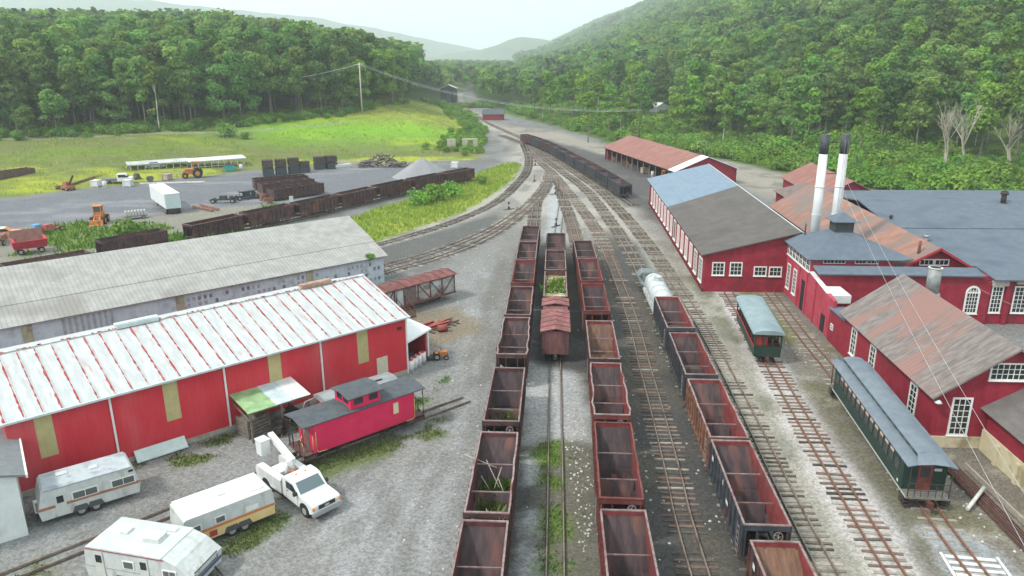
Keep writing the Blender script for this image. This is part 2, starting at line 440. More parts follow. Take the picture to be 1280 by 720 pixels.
# beside the main line and summer coach
m = soft(xs, ys, [(15.5, 18), (19.2, 62), (19.8, 82), (22, 100), (24, 88), (23, 78), (22.3, 70), (21, 55), (18.6, 18)], 2, .8, 3, 25)
c = lerp(c, (.30, .285, .235), m*.9); c = lerp(c, (.13, .125, .085), m*sstep(.46, .58, fbm(xs, ys*.6, 2.2, 71))*.8)
for k, col, wd, am in (('summer coach', (.43, .40, .385), 1.9, .9), ('main', (.32, .295, .24), 1.7, .75), ('far row', (.12, .115, .11), 2.4, .7),
                       ('outer curve', (.33, .315, .29), 1.6, .8), ('inner curve north', (.31, .30, .28), 1.3, .75), ('inner curve south', (.31, .30, .28), 1.3, .75)):
    d = pdist(xs, ys, SMA[k]); m = np.clip((wd+(n4-.5)*1.6-d)/.8, 0, 1)*am
    if k == 'far row': m = m*(ys > 125)
    c = lerp(c, col, m)
# brown dirt by the green coach and shops
BRN = [(20.3, 18), (22.4, 50), (24.0, 66), (25, 80), (29, 80), (28.6, 44.8), (34, 44), (33, 18)]
m = soft(xs, ys, BRN, 1.8, .8, 3, 27)
c = lerp(c, (.17, .15, .12), m*.9); c = lerp(c, (.115, .11, .05), m*sstep(.5, .6, n4)*.55); c = lerp(c, (.28, .26, .22), m*sstep(.62, .7, n2)*.6)
m = soft(xs, ys, [(21.4, 28), (22.3, 36.2), (24.6, 35.6), (25.6, 33), (25, 28)], .7, .4, 2, 28); c = lerp(c, (.28, .30, .315), m*.8)
m = soft(xs, ys, [(24.6, 64), (24.3, 69), (25, 79.5), (26.4, 79.5), (26.5, 64)], .8, .6, 2, 29); c = lerp(c, (.13, .14, .035), m*.7)
# the strip of the middle row: white ballast, then grass and stones
m = soft(xs, ys, [(.6, 45), (.9, 60), (5.6, 57), (6.0, 45)], 1.2, .7, 2, 30); c = lerp(c, (.34, .34, .335), m*.9)
m = soft(xs, ys, [(-.6, 18), (1.0, 44), (2.3, 44), (1.6, 18)], .8, .8, 2, 33); c = lerp(c, (.36, .37, .38), m*.7*sstep(.35, .5, n4))
m = soft(xs, ys, [(1.3, 18), (1.7, 46), (5.6, 46), (4.6, 18)], .9, .6, 2, 34); c = lerp(c, (.13, .12, .095), m*.95)
m = soft(xs, ys, [(1.2, 18), (1.5, 46), (3.4, 46), (2.4, 18)], 1.0, .8, 2, 35); c = lerp(c, (.10, .155, .02), m*sstep(.36, .5, n4)*.95)
# brown ground and moss round the boxcar and caboose
m = soft(xs, ys, [(-14, 74), (-5.5, 74), (-2.5, 68), (-8, 62), (-14, 66)], 1.5, 1, 3, 36); c = lerp(c, (.19, .15, .095), m*.8)
m = soft(xs, ys, [(-27, 41.5), (-16, 50), (-15, 47.6), (-26, 38.8)], 1.2, 1, 2, 37); c = lerp(c, (.12, .15, .045), m*sstep(.38, .52, n4)*.95)
m = np.clip((1.9-pdist(xs, ys, [(-14.5, 40.5), (-5.5, 47.5)]))/1.2, 0, 1); c = lerp(c, (.10, .13, .035), m*sstep(.42, .55, n4)*.9)
m = soft(xs, ys, [(-17, 33), (-14, 38), (-12.8, 37), (-16, 30)], 1, .8, 2, 38); c = lerp(c, (.10, .13, .035), m*sstep(.42, .55, n4)*.9)
m = soft(xs, ys, [(-7.5, 50), (-4.5, 56), (-5.5, 57), (-8, 53)], 1, .6, 2, 39); c = lerp(c, (.13, .18, .03), m*sstep(.4, .52, n4)*.9)
m = soft(xs, ys, [(-25, 20), (-25, 33.5), (-20, 30), (-20, 20)], 1, .6, 2, 40); c = lerp(c, (.14, .15, .06), m*.6)
# grass bank between the siding and the outer curve
GRN = [(-21, 101), (-15, 112), (-8, 125), (-2, 146), (1.2, 168), (2, 183), (-1, 184), (-8, 168), (-14, 146), (-22, 130), (-27, 119), (-30, 108), (-26, 100)]
m = soft(xs, ys, GRN, 1.5, .9, 4, 41); c = lerp(c, (.20, .27, .03), m); c = lerp(c, (.33, .34, .06), m*sstep(.5, .62, n1)*.8)
# the field on the left
s_ = np.minimum(ys-np.interp(xs, LX, LY), (-xs-np.interp(ys, EY, EX)))
m = np.clip((s_+(n1-.5)*8)/3+.5, 0, 1)*(ys > 90)
f = np.empty_like(c); f[:] = (.14, .185, .035)
f = lerp(f, (.29, .32, .035), sstep(.44, .6, fbm(xs*.5, ys*1.2, 24, 43)))
f = lerp(f, (.14, .15, .055), sstep(.40, .55, fbm(xs*.6, ys, 9, 44))*.85*(1-.55*sstep(215, 235, ys))); f = lerp(f, (.10, .14, .03), sstep(.5, .62, fbm(xs, ys, 2.6, 46))*.5)
f = lerp(f, (.15, .34, .02), np.clip(1-np.abs(ys-228-(xs+40)*.15)/30, 0, 1)*sstep(-95, -60, xs)*.85)
f = lerp(f, (.27, .25, .16), sstep(.72, .8, fbm(xs, ys*2, 14, 45))*.7)
c = c*(1-m[:, None])+f*m[:, None]
m = np.clip((ys-235)/20, 0, 1)*np.clip((trx-7.5-xs+(n1-.5)*4)/3, 0, 1) if False else 0*xs
d = pdist(xs, ys, [(-260, 168), (-150, 186), (-110, 196), (-80, 212), (-52, 238)]); c = lerp(c, (.26, .27, .24), np.clip((1.6-d)/1.2, 0, 1)*.8*(.35+.65*n2))
# valley floor and hill on the right
rx = xs-np.interp(ys, [0, 120, 141, 170, 188, 224, 275, 330, 400, 500], [78, 82, 69.7, 58, 52, 29, 17.6, 1, -13, -21])
m = np.clip((rx+(n1-.5)*5)/3+.5, 0, 1)
f = np.empty_like(c); f[:] = (.06, .10, .02); f = lerp(f, (.10, .17, .03), sstep(.45, .6, n1))
c = c*(1-m[:, None])+f*m[:, None]
ROADR = [(-4, 290), (17, 262), (28, 215), (51, 190), (57.5, 168), (69, 140), (80, 131), (60, 130), (47, 133), (45.5, 158), (36, 190), (22, 200), (9, 240), (-4, 268)]
m = soft(xs, ys, ROADR, 4, 1.5, 6, 47); c = lerp(c, (.27, .245, .205), m*.95); c = lerp(c, (.155, .145, .125), m*sstep(.48, .62, fbm(xs, ys, 6, 48))*.8)
c = lerp(c, (.085, .082, .08), soft(xs, ys, [(22.5, 118), (21, 140), (14.5, 190), (6, 236), (10, 240), (22, 205), (31, 185), (35, 158), (44, 138), (40, 125), (26, 112)], 3.5, 1.5, 6, 49)*.92); c = lerp(c, (.14, .13, .115), soft(xs, ys, [(22.5, 118), (21, 140), (14.5, 190), (31, 185), (35, 158), (44, 138), (40, 125)], 3.5, 1.5, 6, 49)*sstep(.5, .62, n1)*.6)
trx = np.interp(ys, [231, 265, 304.5, 343, 386, 440, 520, 8000], [4, -2, -10, -15.2, -21.5, -28, -34, -400])
farm = np.clip((ys-350)/40, 0, 1)*np.clip((np.abs(xs-trx)-8+(n1-.5)*4)/3, 0, 1); c = lerp(c, (.045, .075, .02), farm)
c = np.clip(c*(.9+.2*n2[:, None]), 0, .8)
nx, ny = len(gx), len(gy)
ii = (np.arange(ny-1)[:, None]*nx+np.arange(nx-1)[None, :]).ravel()
quads = np.stack([ii, ii+1, ii+nx+1, ii+nx], 1)
gm, nt, b = newmat('ground_gravel_and_grass'); L = nt.links
va = N(nt, 'ShaderNodeAttribute', attribute_name='Col')
tc = N(nt, 'ShaderNodeTexCoord')
vo = N(nt, 'ShaderNodeTexVoronoi'); vo.inputs['Scale'].default_value = 8.0
nz = N(nt, 'ShaderNodeTexNoise'); nz.inputs['Scale'].default_value = 3.5; nz.inputs['Detail'].default_value = 8; nz.inputs['Roughness'].default_value = .75
L.new(tc.outputs['Object'], vo.inputs['Vector']); L.new(tc.outputs['Object'], nz.inputs['Vector'])
sx = N(nt, 'ShaderNodeSeparateColor'); L.new(vo.outputs['Color'], sx.inputs[0])
mr = N(nt, 'ShaderNodeMapRange'); mr.inputs[3].default_value = .76; mr.inputs[4].default_value = 1.26; L.new(sx.outputs[0], mr.inputs[0])
mr2 = N(nt, 'ShaderNodeMapRange'); mr2.inputs[1].default_value = .3; mr2.inputs[2].default_value = .7; mr2.inputs[3].default_value = .74; mr2.inputs[4].default_value = 1.26; L.new(nz.outputs['Fac'], mr2.inputs[0])
mu = N(nt, 'ShaderNodeMath', operation='MULTIPLY'); L.new(mr.outputs[0], mu.inputs[0]); L.new(mr2.outputs[0], mu.inputs[1])
ml = N(nt, 'ShaderNodeVectorMath', operation='SCALE'); L.new(va.outputs['Color'], ml.inputs[0]); L.new(mu.outputs[0], ml.inputs['Scale'])
L.new(ml.outputs[0], b.inputs['Base Color']); b.inputs['Roughness'].default_value = .95; b.inputs['Specular IOR Level'].default_value = .15
bp = N(nt, 'ShaderNodeBump'); bp.inputs['Strength'].default_value = .8; bp.inputs['Distance'].default_value = .06
L.new(mu.outputs[0], bp.inputs['Height']); L.new(bp.outputs[0], b.inputs['Normal'])
# wheel ruts and hummocks as real relief
zz = zs+(n2-.5)*.05*np.clip(1-np.abs(zs)*5, 0, 1)
for k in SMA:
    d = pdist(xs, ys, SMA[k]); zz = np.where((zs < .5) & (d < 2.2), np.minimum(zz, .0), zz)
me = rawmesh('ground', np.stack([xs, ys, zz-.0], 1), quads, gm, smooth=True)
ca = me.color_attributes.new('Col', 'FLOAT_COLOR', 'POINT')
ca.data.foreach_set('color', np.concatenate([c, np.ones((len(c), 1))], 1).astype(np.float32).ravel())
go = bpy.data.objects.new('ground', me); COL.objects.link(go); go['kind'] = 'structure'
go['label'] = 'gravel yard, asphalt, grass field and wooded valley floor'

# far ridges
def ridge(name, pts, wid, seed, m_):
    V = []; Q = []; n = 160; mrow = 14
    P = [Vector(p) for p in pts]; seg = []
    for i in range(n+1):
        t = i/n*(len(P)-1); k = min(int(t), len(P)-2); seg.append(P[k].lerp(P[k+1], t-k))
    for i, p in enumerate(seg):
        q = seg[min(i+1, n)]-seg[max(i-1, 0)]; nr = Vector((q.y, -q.x, 0)).normalized()
        for j in range(mrow+1):
            s = j/mrow*2-1
            h = p.z*(math.cos(s*math.pi)+1)/2
            x = p.x+nr.x*wid*s; y = p.y+nr.y*wid*s
            h = max(-30, h*(.9+.25*(float(fbm(np.array([x]), np.array([y]), 500, seed)[0])-.5)))+float(vnoise(np.array([x]), np.array([y]), 60, seed)[0])*8*(h > 5)
            V.append((x, y, h-6))
    for i in range(n):
        for j in range(mrow):
            a = i*(mrow+1)+j; Q.append((a, a+1, a+mrow+2, a+mrow+1))
    o = bpy.data.objects.new(name, rawmesh(name, V, Q, m_, smooth=True)); COL.objects.link(o); o['kind'] = 'structure'; return o
hm = mat('far_woodland', (.035, .06, .02), (.06, .10, .03), scale=.02, rough=.95, bump=.3)
ridge('far_mountain', [(-4600, 3300, 520), (-2900, 3800, 360), (-1800, 3900, 330), (-1150, 4300, 260), (-650, 4900, 150), (-300, 5300, 60)], 900, 3, hm)
ridge('far_hill', [(-350, 3900, 25), (-120, 3700, 60), (60, 3600, 118), (240, 3500, 85), (500, 3400, 60)], 320, 8, hm)

# ------------------------------------------------------------------ haze: one closed box round everything, sky outside
hb = MB().bx(-7500, 7500, -300, 8500, -45, 620).build('haze', bpy.data.materials.new('haze_air'))
hmz = hb.data.materials[0]; hmz.use_nodes = True; nt = hmz.node_tree; nt.nodes.clear()
o_ = nt.nodes.new('ShaderNodeOutputMaterial'); pv = nt.nodes.new('ShaderNodeVolumePrincipled')
pv.inputs['Color'].default_value = (.90, .975, 1.0, 1); pv.inputs['Density'].default_value = .00029; pv.inputs['Anisotropy'].default_value = .1
nt.links.new(pv.outputs[0], o_.inputs['Volume'])
hb['kind'] = 'stuff'; hb['label'] = 'pale summer haze filling the valley'; hb['category'] = 'haze'

# ------------------------------------------------------------------ railway tracks
M_rail = mat('rail_steel', (.20, .155, .125), (.30, .25, .21), scale=6, rough=.55, metal=.2, bump=.05, c3=(.14, .085, .06), s3=.8)
M_railr = mat('rail_rust', (.16, .075, .05), (.24, .13, .09), scale=6, rough=.8, bump=.05)
M_tie = mat('tie_wood', (.065, .052, .043), (.15, .125, .105), scale=3.0, rough=.95, bump=.25, stretch=(1, 6, 1), objrand=.45)
M_tiel = mat('tie_wood_pale', (.20, .18, .155), (.34, .31, .27), scale=3.0, rough=.95, bump=.25, stretch=(1, 6, 1), objrand=.35)
M_tier = mat('tie_wood_brown', (.13, .085, .065), (.22, .15, .12), scale=3.0, rough=.95, bump=.25, stretch=(1, 6, 1), objrand=.35)
def tie_mb(L_=2.1, w=.22, z0=-.10, z1=.07, sk=0):
    mb = MB(); x = L_/2
    mb.add([(-x, -w/2, z0), (x, -w/2+sk, z0), (x, w/2+sk, z0), (-x, w/2, z0), (-x, -w/2+.015, z1), (x-.03, -w/2+sk+.01, z1-.01), (x, w/2+sk-.02, z1-.012), (-x+.02, w/2-.015, z1)],
           [(3, 2, 1, 0), (4, 5, 6, 7), (0, 1, 5, 4), (1, 2, 6, 5), (2, 3, 7, 6), (3, 0, 4, 7)]); return mb
TIE = {}
def tie_mesh(kind, j):
    if (kind, j) not in TIE:
        o = tie_mb(2.0+.09*j, .21+.02*(j % 2), sk=(.03, -.02, 0, .04)[j]).build('crosstie', {'d': M_tie, 'l': M_tiel, 'r': M_tier}[kind])
        TIE[(kind, j)] = o.data; bpy.data.objects.remove(o)
    return TIE[(kind, j)]
def in_view(x, y, mrg=30):
    v = Vector((x, y, -CAM_H)); zc = v.dot(_F)
    if zc < 5: return False
    px = 640+CAM_F*v.dot(_R)/zc; py = 360-CAM_F*v.dot(_U)/zc
    return -mrg < px < 1280+mrg and -mrg < py < 720+mrg
GAUGE = .457
def make_track(key, label, kinds='dddl', spacing=.56, bury=0.0, ties=True, rmat=None, tie_from=-1e9, tie_to=1e9, split=None):
    pl = SM[key]; root = thing('railway_track', label, 'railway track', (0, 0, 0))
    P = [Vector((*p, tz(*p) if p[1] > 180 else 0)) for p in pl]
    T = []
    for i in range(len(P)):
        d = P[min(i+1, len(P)-1)]-P[max(i-1, 0)]; T.append(d.normalized())
    for s in (-1, 1):
        prof = [(-.065, .065), (.065, .065), (.02, .09), (.036, .165), (.036, .19), (-.036, .19), (-.036, .165), (-.02, .09)]
        V = []; Q = []; n = len(prof)
        for p, t in zip(P, T):
            nr = Vector((t.y, -t.x, 0)).normalized(); c_ = p+nr*(GAUGE*s)
            for a, z in prof: V.append(tuple(c_+nr*a+Vector((0, 0, z))))
        for i in range(len(P)-1):
            for j in range(n):
                Q.append((i*n+j, i*n+(j+1) % n, (i+1)*n+(j+1) % n, (i+1)*n+j))
        o = bpy.data.objects.new('rail', rawmesh('rail', V, Q, rmat or M_rail)); COL.objects.link(o); o.parent = root
    if not ties: return root
    rr = random.Random(hash(label) % 1000 if False else len(label)*7+len(pl))
    acc = 0; near = []; seq = []
    for a, b, t in zip(P[:-1], P[1:], T):
        L_ = (b-a).length; s = acc
        while s < L_:
            p = a.lerp(b, s/L_)
            seq.append((p, math.atan2(t.y, t.x)-math.pi/2+rr.gauss(0, .03))); s += spacing*rr.uniform(.93, 1.09)
        acc = s-L_
    seq = [q for q in seq if tie_from < q[0].y < tie_to and in_view(q[0].x, q[0].y, 60)]
    seq.sort(key=lambda q: q[0].x**2+q[0].y**2)
    ind = seq[:100]; rest = seq[100:]
    for p, ang in ind:
        if rr.random() < .03: continue
        k = rr.choice(kinds); o = bpy.data.objects.new('crosstie', tie_mesh(k, rr.randrange(4))); COL.objects.link(o); o.parent = root
        o.location = (p.x+rr.gauss(0, .05), p.y, p.z-bury+rr.uniform(-.025, .008)); o.rotation_euler = (0, 0, ang)
    if rest:
        mb = MB()
        for p, ang in rest:
            if p.y > 330: continue
            k = rr.choice(kinds); mi = {'d': 0, 'l': 1, 'r': 2}[k]
            mb.M = Matrix.Translation((p.x+rr.gauss(0, .06), p.y, p.z-bury+rr.uniform(-.02, .008))) @ Matrix.Rotation(ang, 4, 'Z')
            mb.bx(-1.05, 1.05, -.11, .11, -.1, .07, mi)
        o = mb.build('crossties', [M_tie, M_tiel, M_tier], root); o['kind'] = 'stuff'
    return root
make_track('west row', 'rusty track under the leftmost long row of empty hoppers', 'ddd', tie_from=98)
make_track('middle row', 'half buried track leading to the red boxcar, grass between its rails', 'ddd', bury=.10, tie_from=60)
make_track('east row', 'track under the hopper row right of the red boxcar', 'ddr', tie_from=86)
make_track('centre', 'empty track in dark cinders between the two right hopper rows', 'dddrl')
make_track('tank car', 'track that carries the white tank car and the black sided hoppers', 'dddl')
make_track('main', 'main track with weathered ties on beige ballast running the length of the yard', 'dddll')
make_track('outer curve', 'curved track beside the green bank, the outermost of the curves', 'ddl')
make_track('inner curve north', 'curved track just north of its twin behind the truss boxcar', 'ddl')
make_track('inner curve south', 'curved track passing closest to the truss boxcar roof', 'ddl')
make_track('summer coach', 'reddish track in whitish ballast in front of the open summer coach', 'rrdl', rmat=M_railr)
make_track('green coach', 'rusty track under the long green coach with planked crossing', 'll', rmat=M_railr, spacing=.95, bury=.03)
make_track('siding', 'weedy siding under the brown hopper string behind the grey shed', 'dd')
make_track('far row', 'track under the far string of dark hoppers', 'dd', tie_from=125)
make_track('gravel lot', 'rails sunk in gravel between the campers and the caboose', ties=False)
# ------------------------------------------------------------------ rolling stock
M_hop_dark = mat('hopper_brown_black', (.045, .028, .028), (.10, .045, .045), scale=1.6, rough=.8, bump=.12, c3=(.13, .06, .045), s3=.6, objrand=.12)
M_hop_red = mat('hopper_rust_red', (.135, .032, .032), (.21, .07, .055), scale=1.4, rough=.8, bump=.12, c3=(.09, .045, .04), s3=.7, objrand=.12)
M_hop_black = mat('hopper_blue_black', (.035, .042, .052), (.065, .07, .08), scale=1.6, rough=.7, bump=.12, c3=(.08, .05, .045), s3=.5, objrand=.1)
M_hop_orange = mat('hopper_orange_rust', (.15, .065, .04), (.25, .125, .08), scale=2.5, rough=.85, bump=.12, c3=(.09, .045, .04), s3=.7)
M_int_dark = mat('hopper_inside_dark', (.040, .029, .033), (.070, .046, .047), scale=1.2, rough=.85, bump=.08, stretch=(3, .6, .6), c3=(.13, .06, .05), s3=.5, objrand=.14)
M_int_rust = mat('hopper_inside_rust', (.12, .062, .042), (.19, .11, .07), scale=1.2, rough=.85, bump=.08, stretch=(3, .6, .6), c3=(.10, .06, .055), s3=.5, objrand=.1)
M_int_red = mat('hopper_inside_red', (.17, .030, .032), (.25, .05, .048), scale=1.3, rough=.8, bump=.08, c3=(.13, .05, .05), s3=.5, objrand=.1)
M_int_brown = mat('hopper_inside_brown', (.07, .025, .026), (.115, .04, .038), scale=1.3, rough=.8, bump=.08, c3=(.08, .04, .04), s3=.5, objrand=.1)
M_rim = mat('rim_worn', (.19, .125, .12), (.27, .21, .20), scale=3, rough=.8, bump=.1, c3=(.16, .06, .055), s3=.8, objrand=.15)
M_iron = mat('old_iron', (.035, .030, .028), (.07, .05, .042), scale=5, rough=.8, bump=.1)
M_wheel = mat('wheel_iron', (.05, .035, .03), (.09, .06, .05), scale=6, rough=.7, metal=.3, bump=.05)
M_white = mat('white_mark', (.62, .62, .60), rough=.7, bump=0)
M_rod = mat('bare_rod', (.22, .20, .19), (.30, .26, .24), scale=6, rough=.6, bump=0)

def truck_mesh():
    f = MB()
    for s in (-1, 1):
        f.bx(s*.60-.05, s*.60+.05, -.85, .85, .48, .60)
        f.bx(s*.60-.04, s*.60+.04, -.62, .62, .20, .27)
        f.bar((s*.60, -.85, .52), (s*.60, -.4, .24), .07, .07); f.bar((s*.60, .85, .52), (s*.60, .4, .24), .07, .07)
        f.bx(s*.60-.05, s*.60+.05, -.22, -.14, .25, .5); f.bx(s*.60-.05, s*.60+.05, .14, .22, .25, .5)
        for y in (-.68, .68): f.bx(s*.62-.07, s*.62+.08, y-.1, y+.1, .36, .56)
    f.bx(-.62, .62, -.16, .16, .40, .62)
    w_ = MB()
    for s in (-1, 1):
        w_.tube((s*.40, 0, 0), (s*.50, 0, 0), .33, n=16); w_.tube((s*.39, 0, 0), (s*.405, 0, 0), .365, n=16)
        w_.tube((s*.50, 0, 0), (s*.60, 0, 0), .08, n=8)
    w_.tube((-.4, 0, 0), (.4, 0, 0), .06, n=8)
    return f, w_
_f, _w = truck_mesh()
_o = _f.build('truck', M_iron); TRUCK_ME = _o.data; bpy.data.objects.remove(_o)
_o = _w.build('wheelset', M_wheel); WHEEL_ME = _o.data; bpy.data.objects.remove(_o)
def add_trucks(root, ys_, wheels=True):
    for y in ys_:
        t = bpy.data.objects.new('truck', TRUCK_ME); COL.objects.link(t); t.parent = root; t.location = (0, y, .16)
        if wheels:
            for dy in (-.68, .68):
                q = bpy.data.objects.new('wheelset', WHEEL_ME); COL.objects.link(q); q.parent = t; q.location = (0, dy, .36)
def brake_wheel(root, x, y, z, par=None, m_=None):
    mb = MB(); n = 14; R_ = .22
    pts = [(x+R_*math.cos(2*math.pi*i/n), y+.05*math.sin(2*math.pi*i/n), z+R_*math.sin(2*math.pi*i/n)) for i in range(n+1)]
    mb.pts_tube(pts, .02, 0, 5)
    for i in range(0, n, 3): mb.tube((x, y, z), pts[i], .014, 0, 5)
    mb.tube((x, y, z), (x, y-.35*(1 if y > 0 else -1), z), .025, 0, 5)
    mb.tube((x, y, z-1.2), (x, y, z), .02, 0, 5)
    return mb.build('brake_wheel', m_ or M_rod, root)
HL, HW, HT_ = 8.5, 1.12, 2.92       # half width, length, height of rim
def hopper_meshes(seed=0, dent=0.0, far=False):
    rr = random.Random(seed); b = MB(); y0 = HL/2
    zb = 1.05
    t = .03
    # side sheets and floor hoppers ------------------------------ 0 outside, 1 inside end sheets, 2 inside side sheets, 3 rim
    for s in (-1, 1):
        seg = 10
        ys_ = [-y0+HL*i/seg for i in range(seg+1)]
        off = [0 if i in (0, seg) else rr.uniform(-1, .5)*dent for i in range(seg+1)]
        for i in range(seg):
            xa, xb = s*(HW-off[i]*1), s*(HW-off[i+1]*1)
            bas = s*HW
            b.add([(bas, ys_[i], zb), (bas, ys_[i+1], zb), (xb, ys_[i+1], HT_), (xa, ys_[i], HT_)], [(0, 1, 2, 3)], 0)
            b.add([(bas-s*t, ys_[i], zb), (bas-s*t, ys_[i+1], zb), (xb-s*t, ys_[i+1], HT_), (xa-s*t, ys_[i], HT_)], [(3, 2, 1, 0)], 2)
            b.bar((xa, ys_[i], HT_), (xb, ys_[i+1], HT_), .10, .07, 3)
        for i in range(11):
            y = -y0+.12+(HL-.24)*i/10
            o_ = off[min(10, max(0, i))]*1
            b.bar((s*(HW+.055), y, zb-.15), (s*(HW+.055-o_), y, HT_-.05), .09, .10, 0, up=(1, 0, 0))
        b.bx(*sorted((s*(HW-.02), s*(HW+.09))), -y0, y0, zb-.2, zb+.02, 0)
        # lower triangle of side between the slopes
        b.extr([(-1.95, zb), (1.95, zb), (1.45, .55), (-1.45, .55)], 'x', *(sorted((s*(HW-.30), s*(HW-.26)))), 0)
    # slope sheets
    for e in (-1, 1):
        b.add([(-HW+t, e*(y0-.02), HT_-.30), (HW-t, e*(y0-.02), HT_-.30), (HW-t, e*1.75, zb), (-HW+t, e*1.75, zb)], [(0, 1, 2, 3)], 1)
        b.add([(-HW+t, e*(y0-.02), HT_-.34), (HW-t, e*(y0-.02), HT_-.34), (HW-t, e*1.75, zb-.04), (-HW+t, e*1.75, zb-.04)], [(3, 2, 1, 0)], 0)
        b.bx(-HW, HW, *sorted((e*(y0-.03), e*y0)), HT_-.36, HT_, 2 if e > 0 else 0)
        b.bx(-HW, HW, *sorted((e*y0, e*(y0+.02))), HT_-.34, HT_, 0)
        b.bx(-HW-.05, HW+.05, *sorted((e*(y0-.06), e*(y0+.05))), HT_-.035, HT_+.036, 3)
        # hopper bottoms
        b.add([(-HW+t, e*1.75, zb), (HW-t, e*1.75, zb), (.75, e*1.35, .5), (-.75, e*1.35, .5)], [(0, 1, 2, 3)], 1)
        b.add([(-HW+t, 0, 1.5), (HW-t, 0, 1.5), (.85, e*1.2, .55), (-.85, e*1.2, .55)], [(3, 2, 1, 0)], 1)
        b.bx(-.85, .85, *sorted((e*1.15, e*1.4)), .45, .56, 1)
        # end posts, platform, buffer beam
        for x in (-1.02, -.45, .45, 1.02): b.bar((x, e*(y0-.05), .95), (x, e*(y0-.05), HT_-.3), .08, .08, 0)
        b.bx(-HW, HW, *sorted((e*(y0-.35), e*y0)), .78, .98, 0)
        b.bx(-.16, .16, *sorted((e*.0, e*(y0+.0))), .62, .85, 0)
        for x in (-.8, .8): b.bar((x, e*(y0-.1), .9), (x*.9, e*1.9, zb+.05), .07, .07, 0)
    for x in (-1, 1): b.bx(*sorted((x*(HW-.03), x*(HW-.28))), -1.75, 1.75, .95, zb, 1)
    bars = [MB().bx(-HW+.04, HW-.04, y-.03, y+.03, HT_-.55, HT_-.49) for y in (-y0*.36, y0*.32)]
    rod = MB()
    cp = []
    for e in (-1, 1):
        q = MB().bx(-.09, .09, *sorted((e*y0, e*(y0+.36))), .60, .78); q.bx(-.13, .13, *sorted((e*(y0+.33), e*(y0+.52))), .54, .84); cp.append(q)
    return b, bars, cp
HOP = {}
def hopper(kind, y, x, rz, label, group, variant=0, seed=0, z=0, wheels=True, marks=False, weeds=None, scale=1.0, bwheel=None):
    """one hopper car built of shared meshes; kind gives outside, end sheets, inside sides and rim"""
    mats = {'dark': (M_hop_dark, M_int_dark, M_int_brown, M_rim), 'red': (M_hop_red, M_int_dark, M_int_red, M_hop_red),
            'rust': (M_hop_dark, M_int_rust, M_int_red, M_rim), 'black': (M_hop_black, M_int_dark, M_int_red, M_rim), 'redr': (M_hop_red, M_int_dark, M_int_red, M_rim),
            'orange': (M_hop_orange, M_int_dark, M_int_red, M_rim), 'brown': (M_hop_dark, M_int_dark, M_int_dark, M_hop_dark), 'blackb': (M_hop_black, M_int_dark, M_int_dark, M_hop_black), 'blackr': (M_hop_black, M_int_dark, M_int_brown, M_hop_dark)}[kind]
    key = (kind, variant)
    if key not in HOP:
        b, bars, cp = hopper_meshes(variant*17+3, [0, .04, .13][variant])
        o1 = b.build('body', list(mats)); o2 = [q.build('crossbar', M_rim) for q in bars]
        o3 = [q.build('coupler', M_iron) for q in cp]
        HOP[key] = (o1.data, [q.data for q in o2], [q.data for q in o3])
        for o in [o1]+o2+o3: bpy.data.objects.remove(o)
    d = HOP[key]
    root = thing('hopper_car', label, 'hopper car', (x, y, z), rz, group)
    if scale != 1: root.scale = (1, 1, scale)
    def put(nm, me, par=root):
        o = bpy.data.objects.new(nm, me); COL.objects.link(o); o.parent = par; return o
    put('body', d[0])
    for q in d[1]: put('crossbar', q)
    for q in d[2]: put('coupler', q)
    add_trucks(root, (-2.95, 2.95), wheels)
    if bwheel: brake_wheel(root, .55, bwheel*(HL/2+.12), 2.35)
    if marks:
        mb = MB(); rr = random.Random(seed)
        for (yy, zz_, a, h) in ((-1.2, 1.9, .5, .22), (.2, 2.35, .12, .3), (2.9, 2.2, .35, .3)):
            mb.bx(-HW-.115, -HW-.108, yy, yy+a, zz_, zz_+h)
        mb.build('stencil_panel', M_white, root)
    return root

def heading(pl, y):
    p = np.array(pl); k = int(np.clip(np.searchsorted(p[:, 1], y), 1, len(p)-1))
    a, b = p[k-1], p[k]; t = (y-a[1])/(b[1]-a[1]+1e-9)
    return a[0]+(b[0]-a[0])*t, -math.atan2(b[0]-a[0], b[1]-a[1])
# west row: far rims at these distances
def name_row(i, n, near_first=True): return ['nearest', 'second', 'third', 'fourth', 'fifth', 'sixth', 'seventh', 'eighth', 'ninth', 'tenth', 'eleventh', 'twelfth'][i]
W = [32.4, 41.6, 51.6, 62.8, 72.1, 82.0, 91.1, 100.0]
wk = [('dark', 0), ('dark', 1), ('dark', 0), ('dark', 2), ('dark', 1), ('red', 0), ('dark', 0), ('dark', 1)]
wd = ['cut by the lower frame edge', 'bare branches and weeds inside', 'weeds on its floor', 'with a buckled right rim', 'with dark plain sheets', 'with a redder near wall', 'with plain brown walls', 'at the far end of the row']
for i, far_y in enumerate(W):
    cy = far_y-HL/2; x, rz = heading(SM['west row'], cy)
    hopper(wk[i][0], cy, x, rz, name_row(i, 8)+' hopper of the leftmost row, '+wd[i], 'hoppers in the leftmost long row', wk[i][1], seed=i, bwheel=-1 if i in (0, 2) else None)
Em = [33.25, 42.8, 52.4, 61.8, 73.0, 82.6, 91.5]
ek = [('redr', 0), ('red', 1), ('redr', 2), ('rust', 0), ('red', 0), ('red', 1), ('dark', 0)]
ed = ['vivid red walls, dark floor', 'red with rods and scrap lying inside', 'faded red with bowed right wall', 'with ochre rusted slope sheet', 'with a dark ribbed near end', 'with pinkish right wall', 'darkest and farthest']
for i, far_y in enumerate(Em):
    cy = far_y-HL/2; x, rz = heading(SM['east row'], cy)
    hopper(ek[i][0], cy, x, rz, name_row(i, 7)+' hopper of the row right of the boxcar, '+ed[i], 'hoppers in the row right of the red boxcar', ek[i][1], seed=20+i, bwheel=-1 if i in (1, 2) else None)
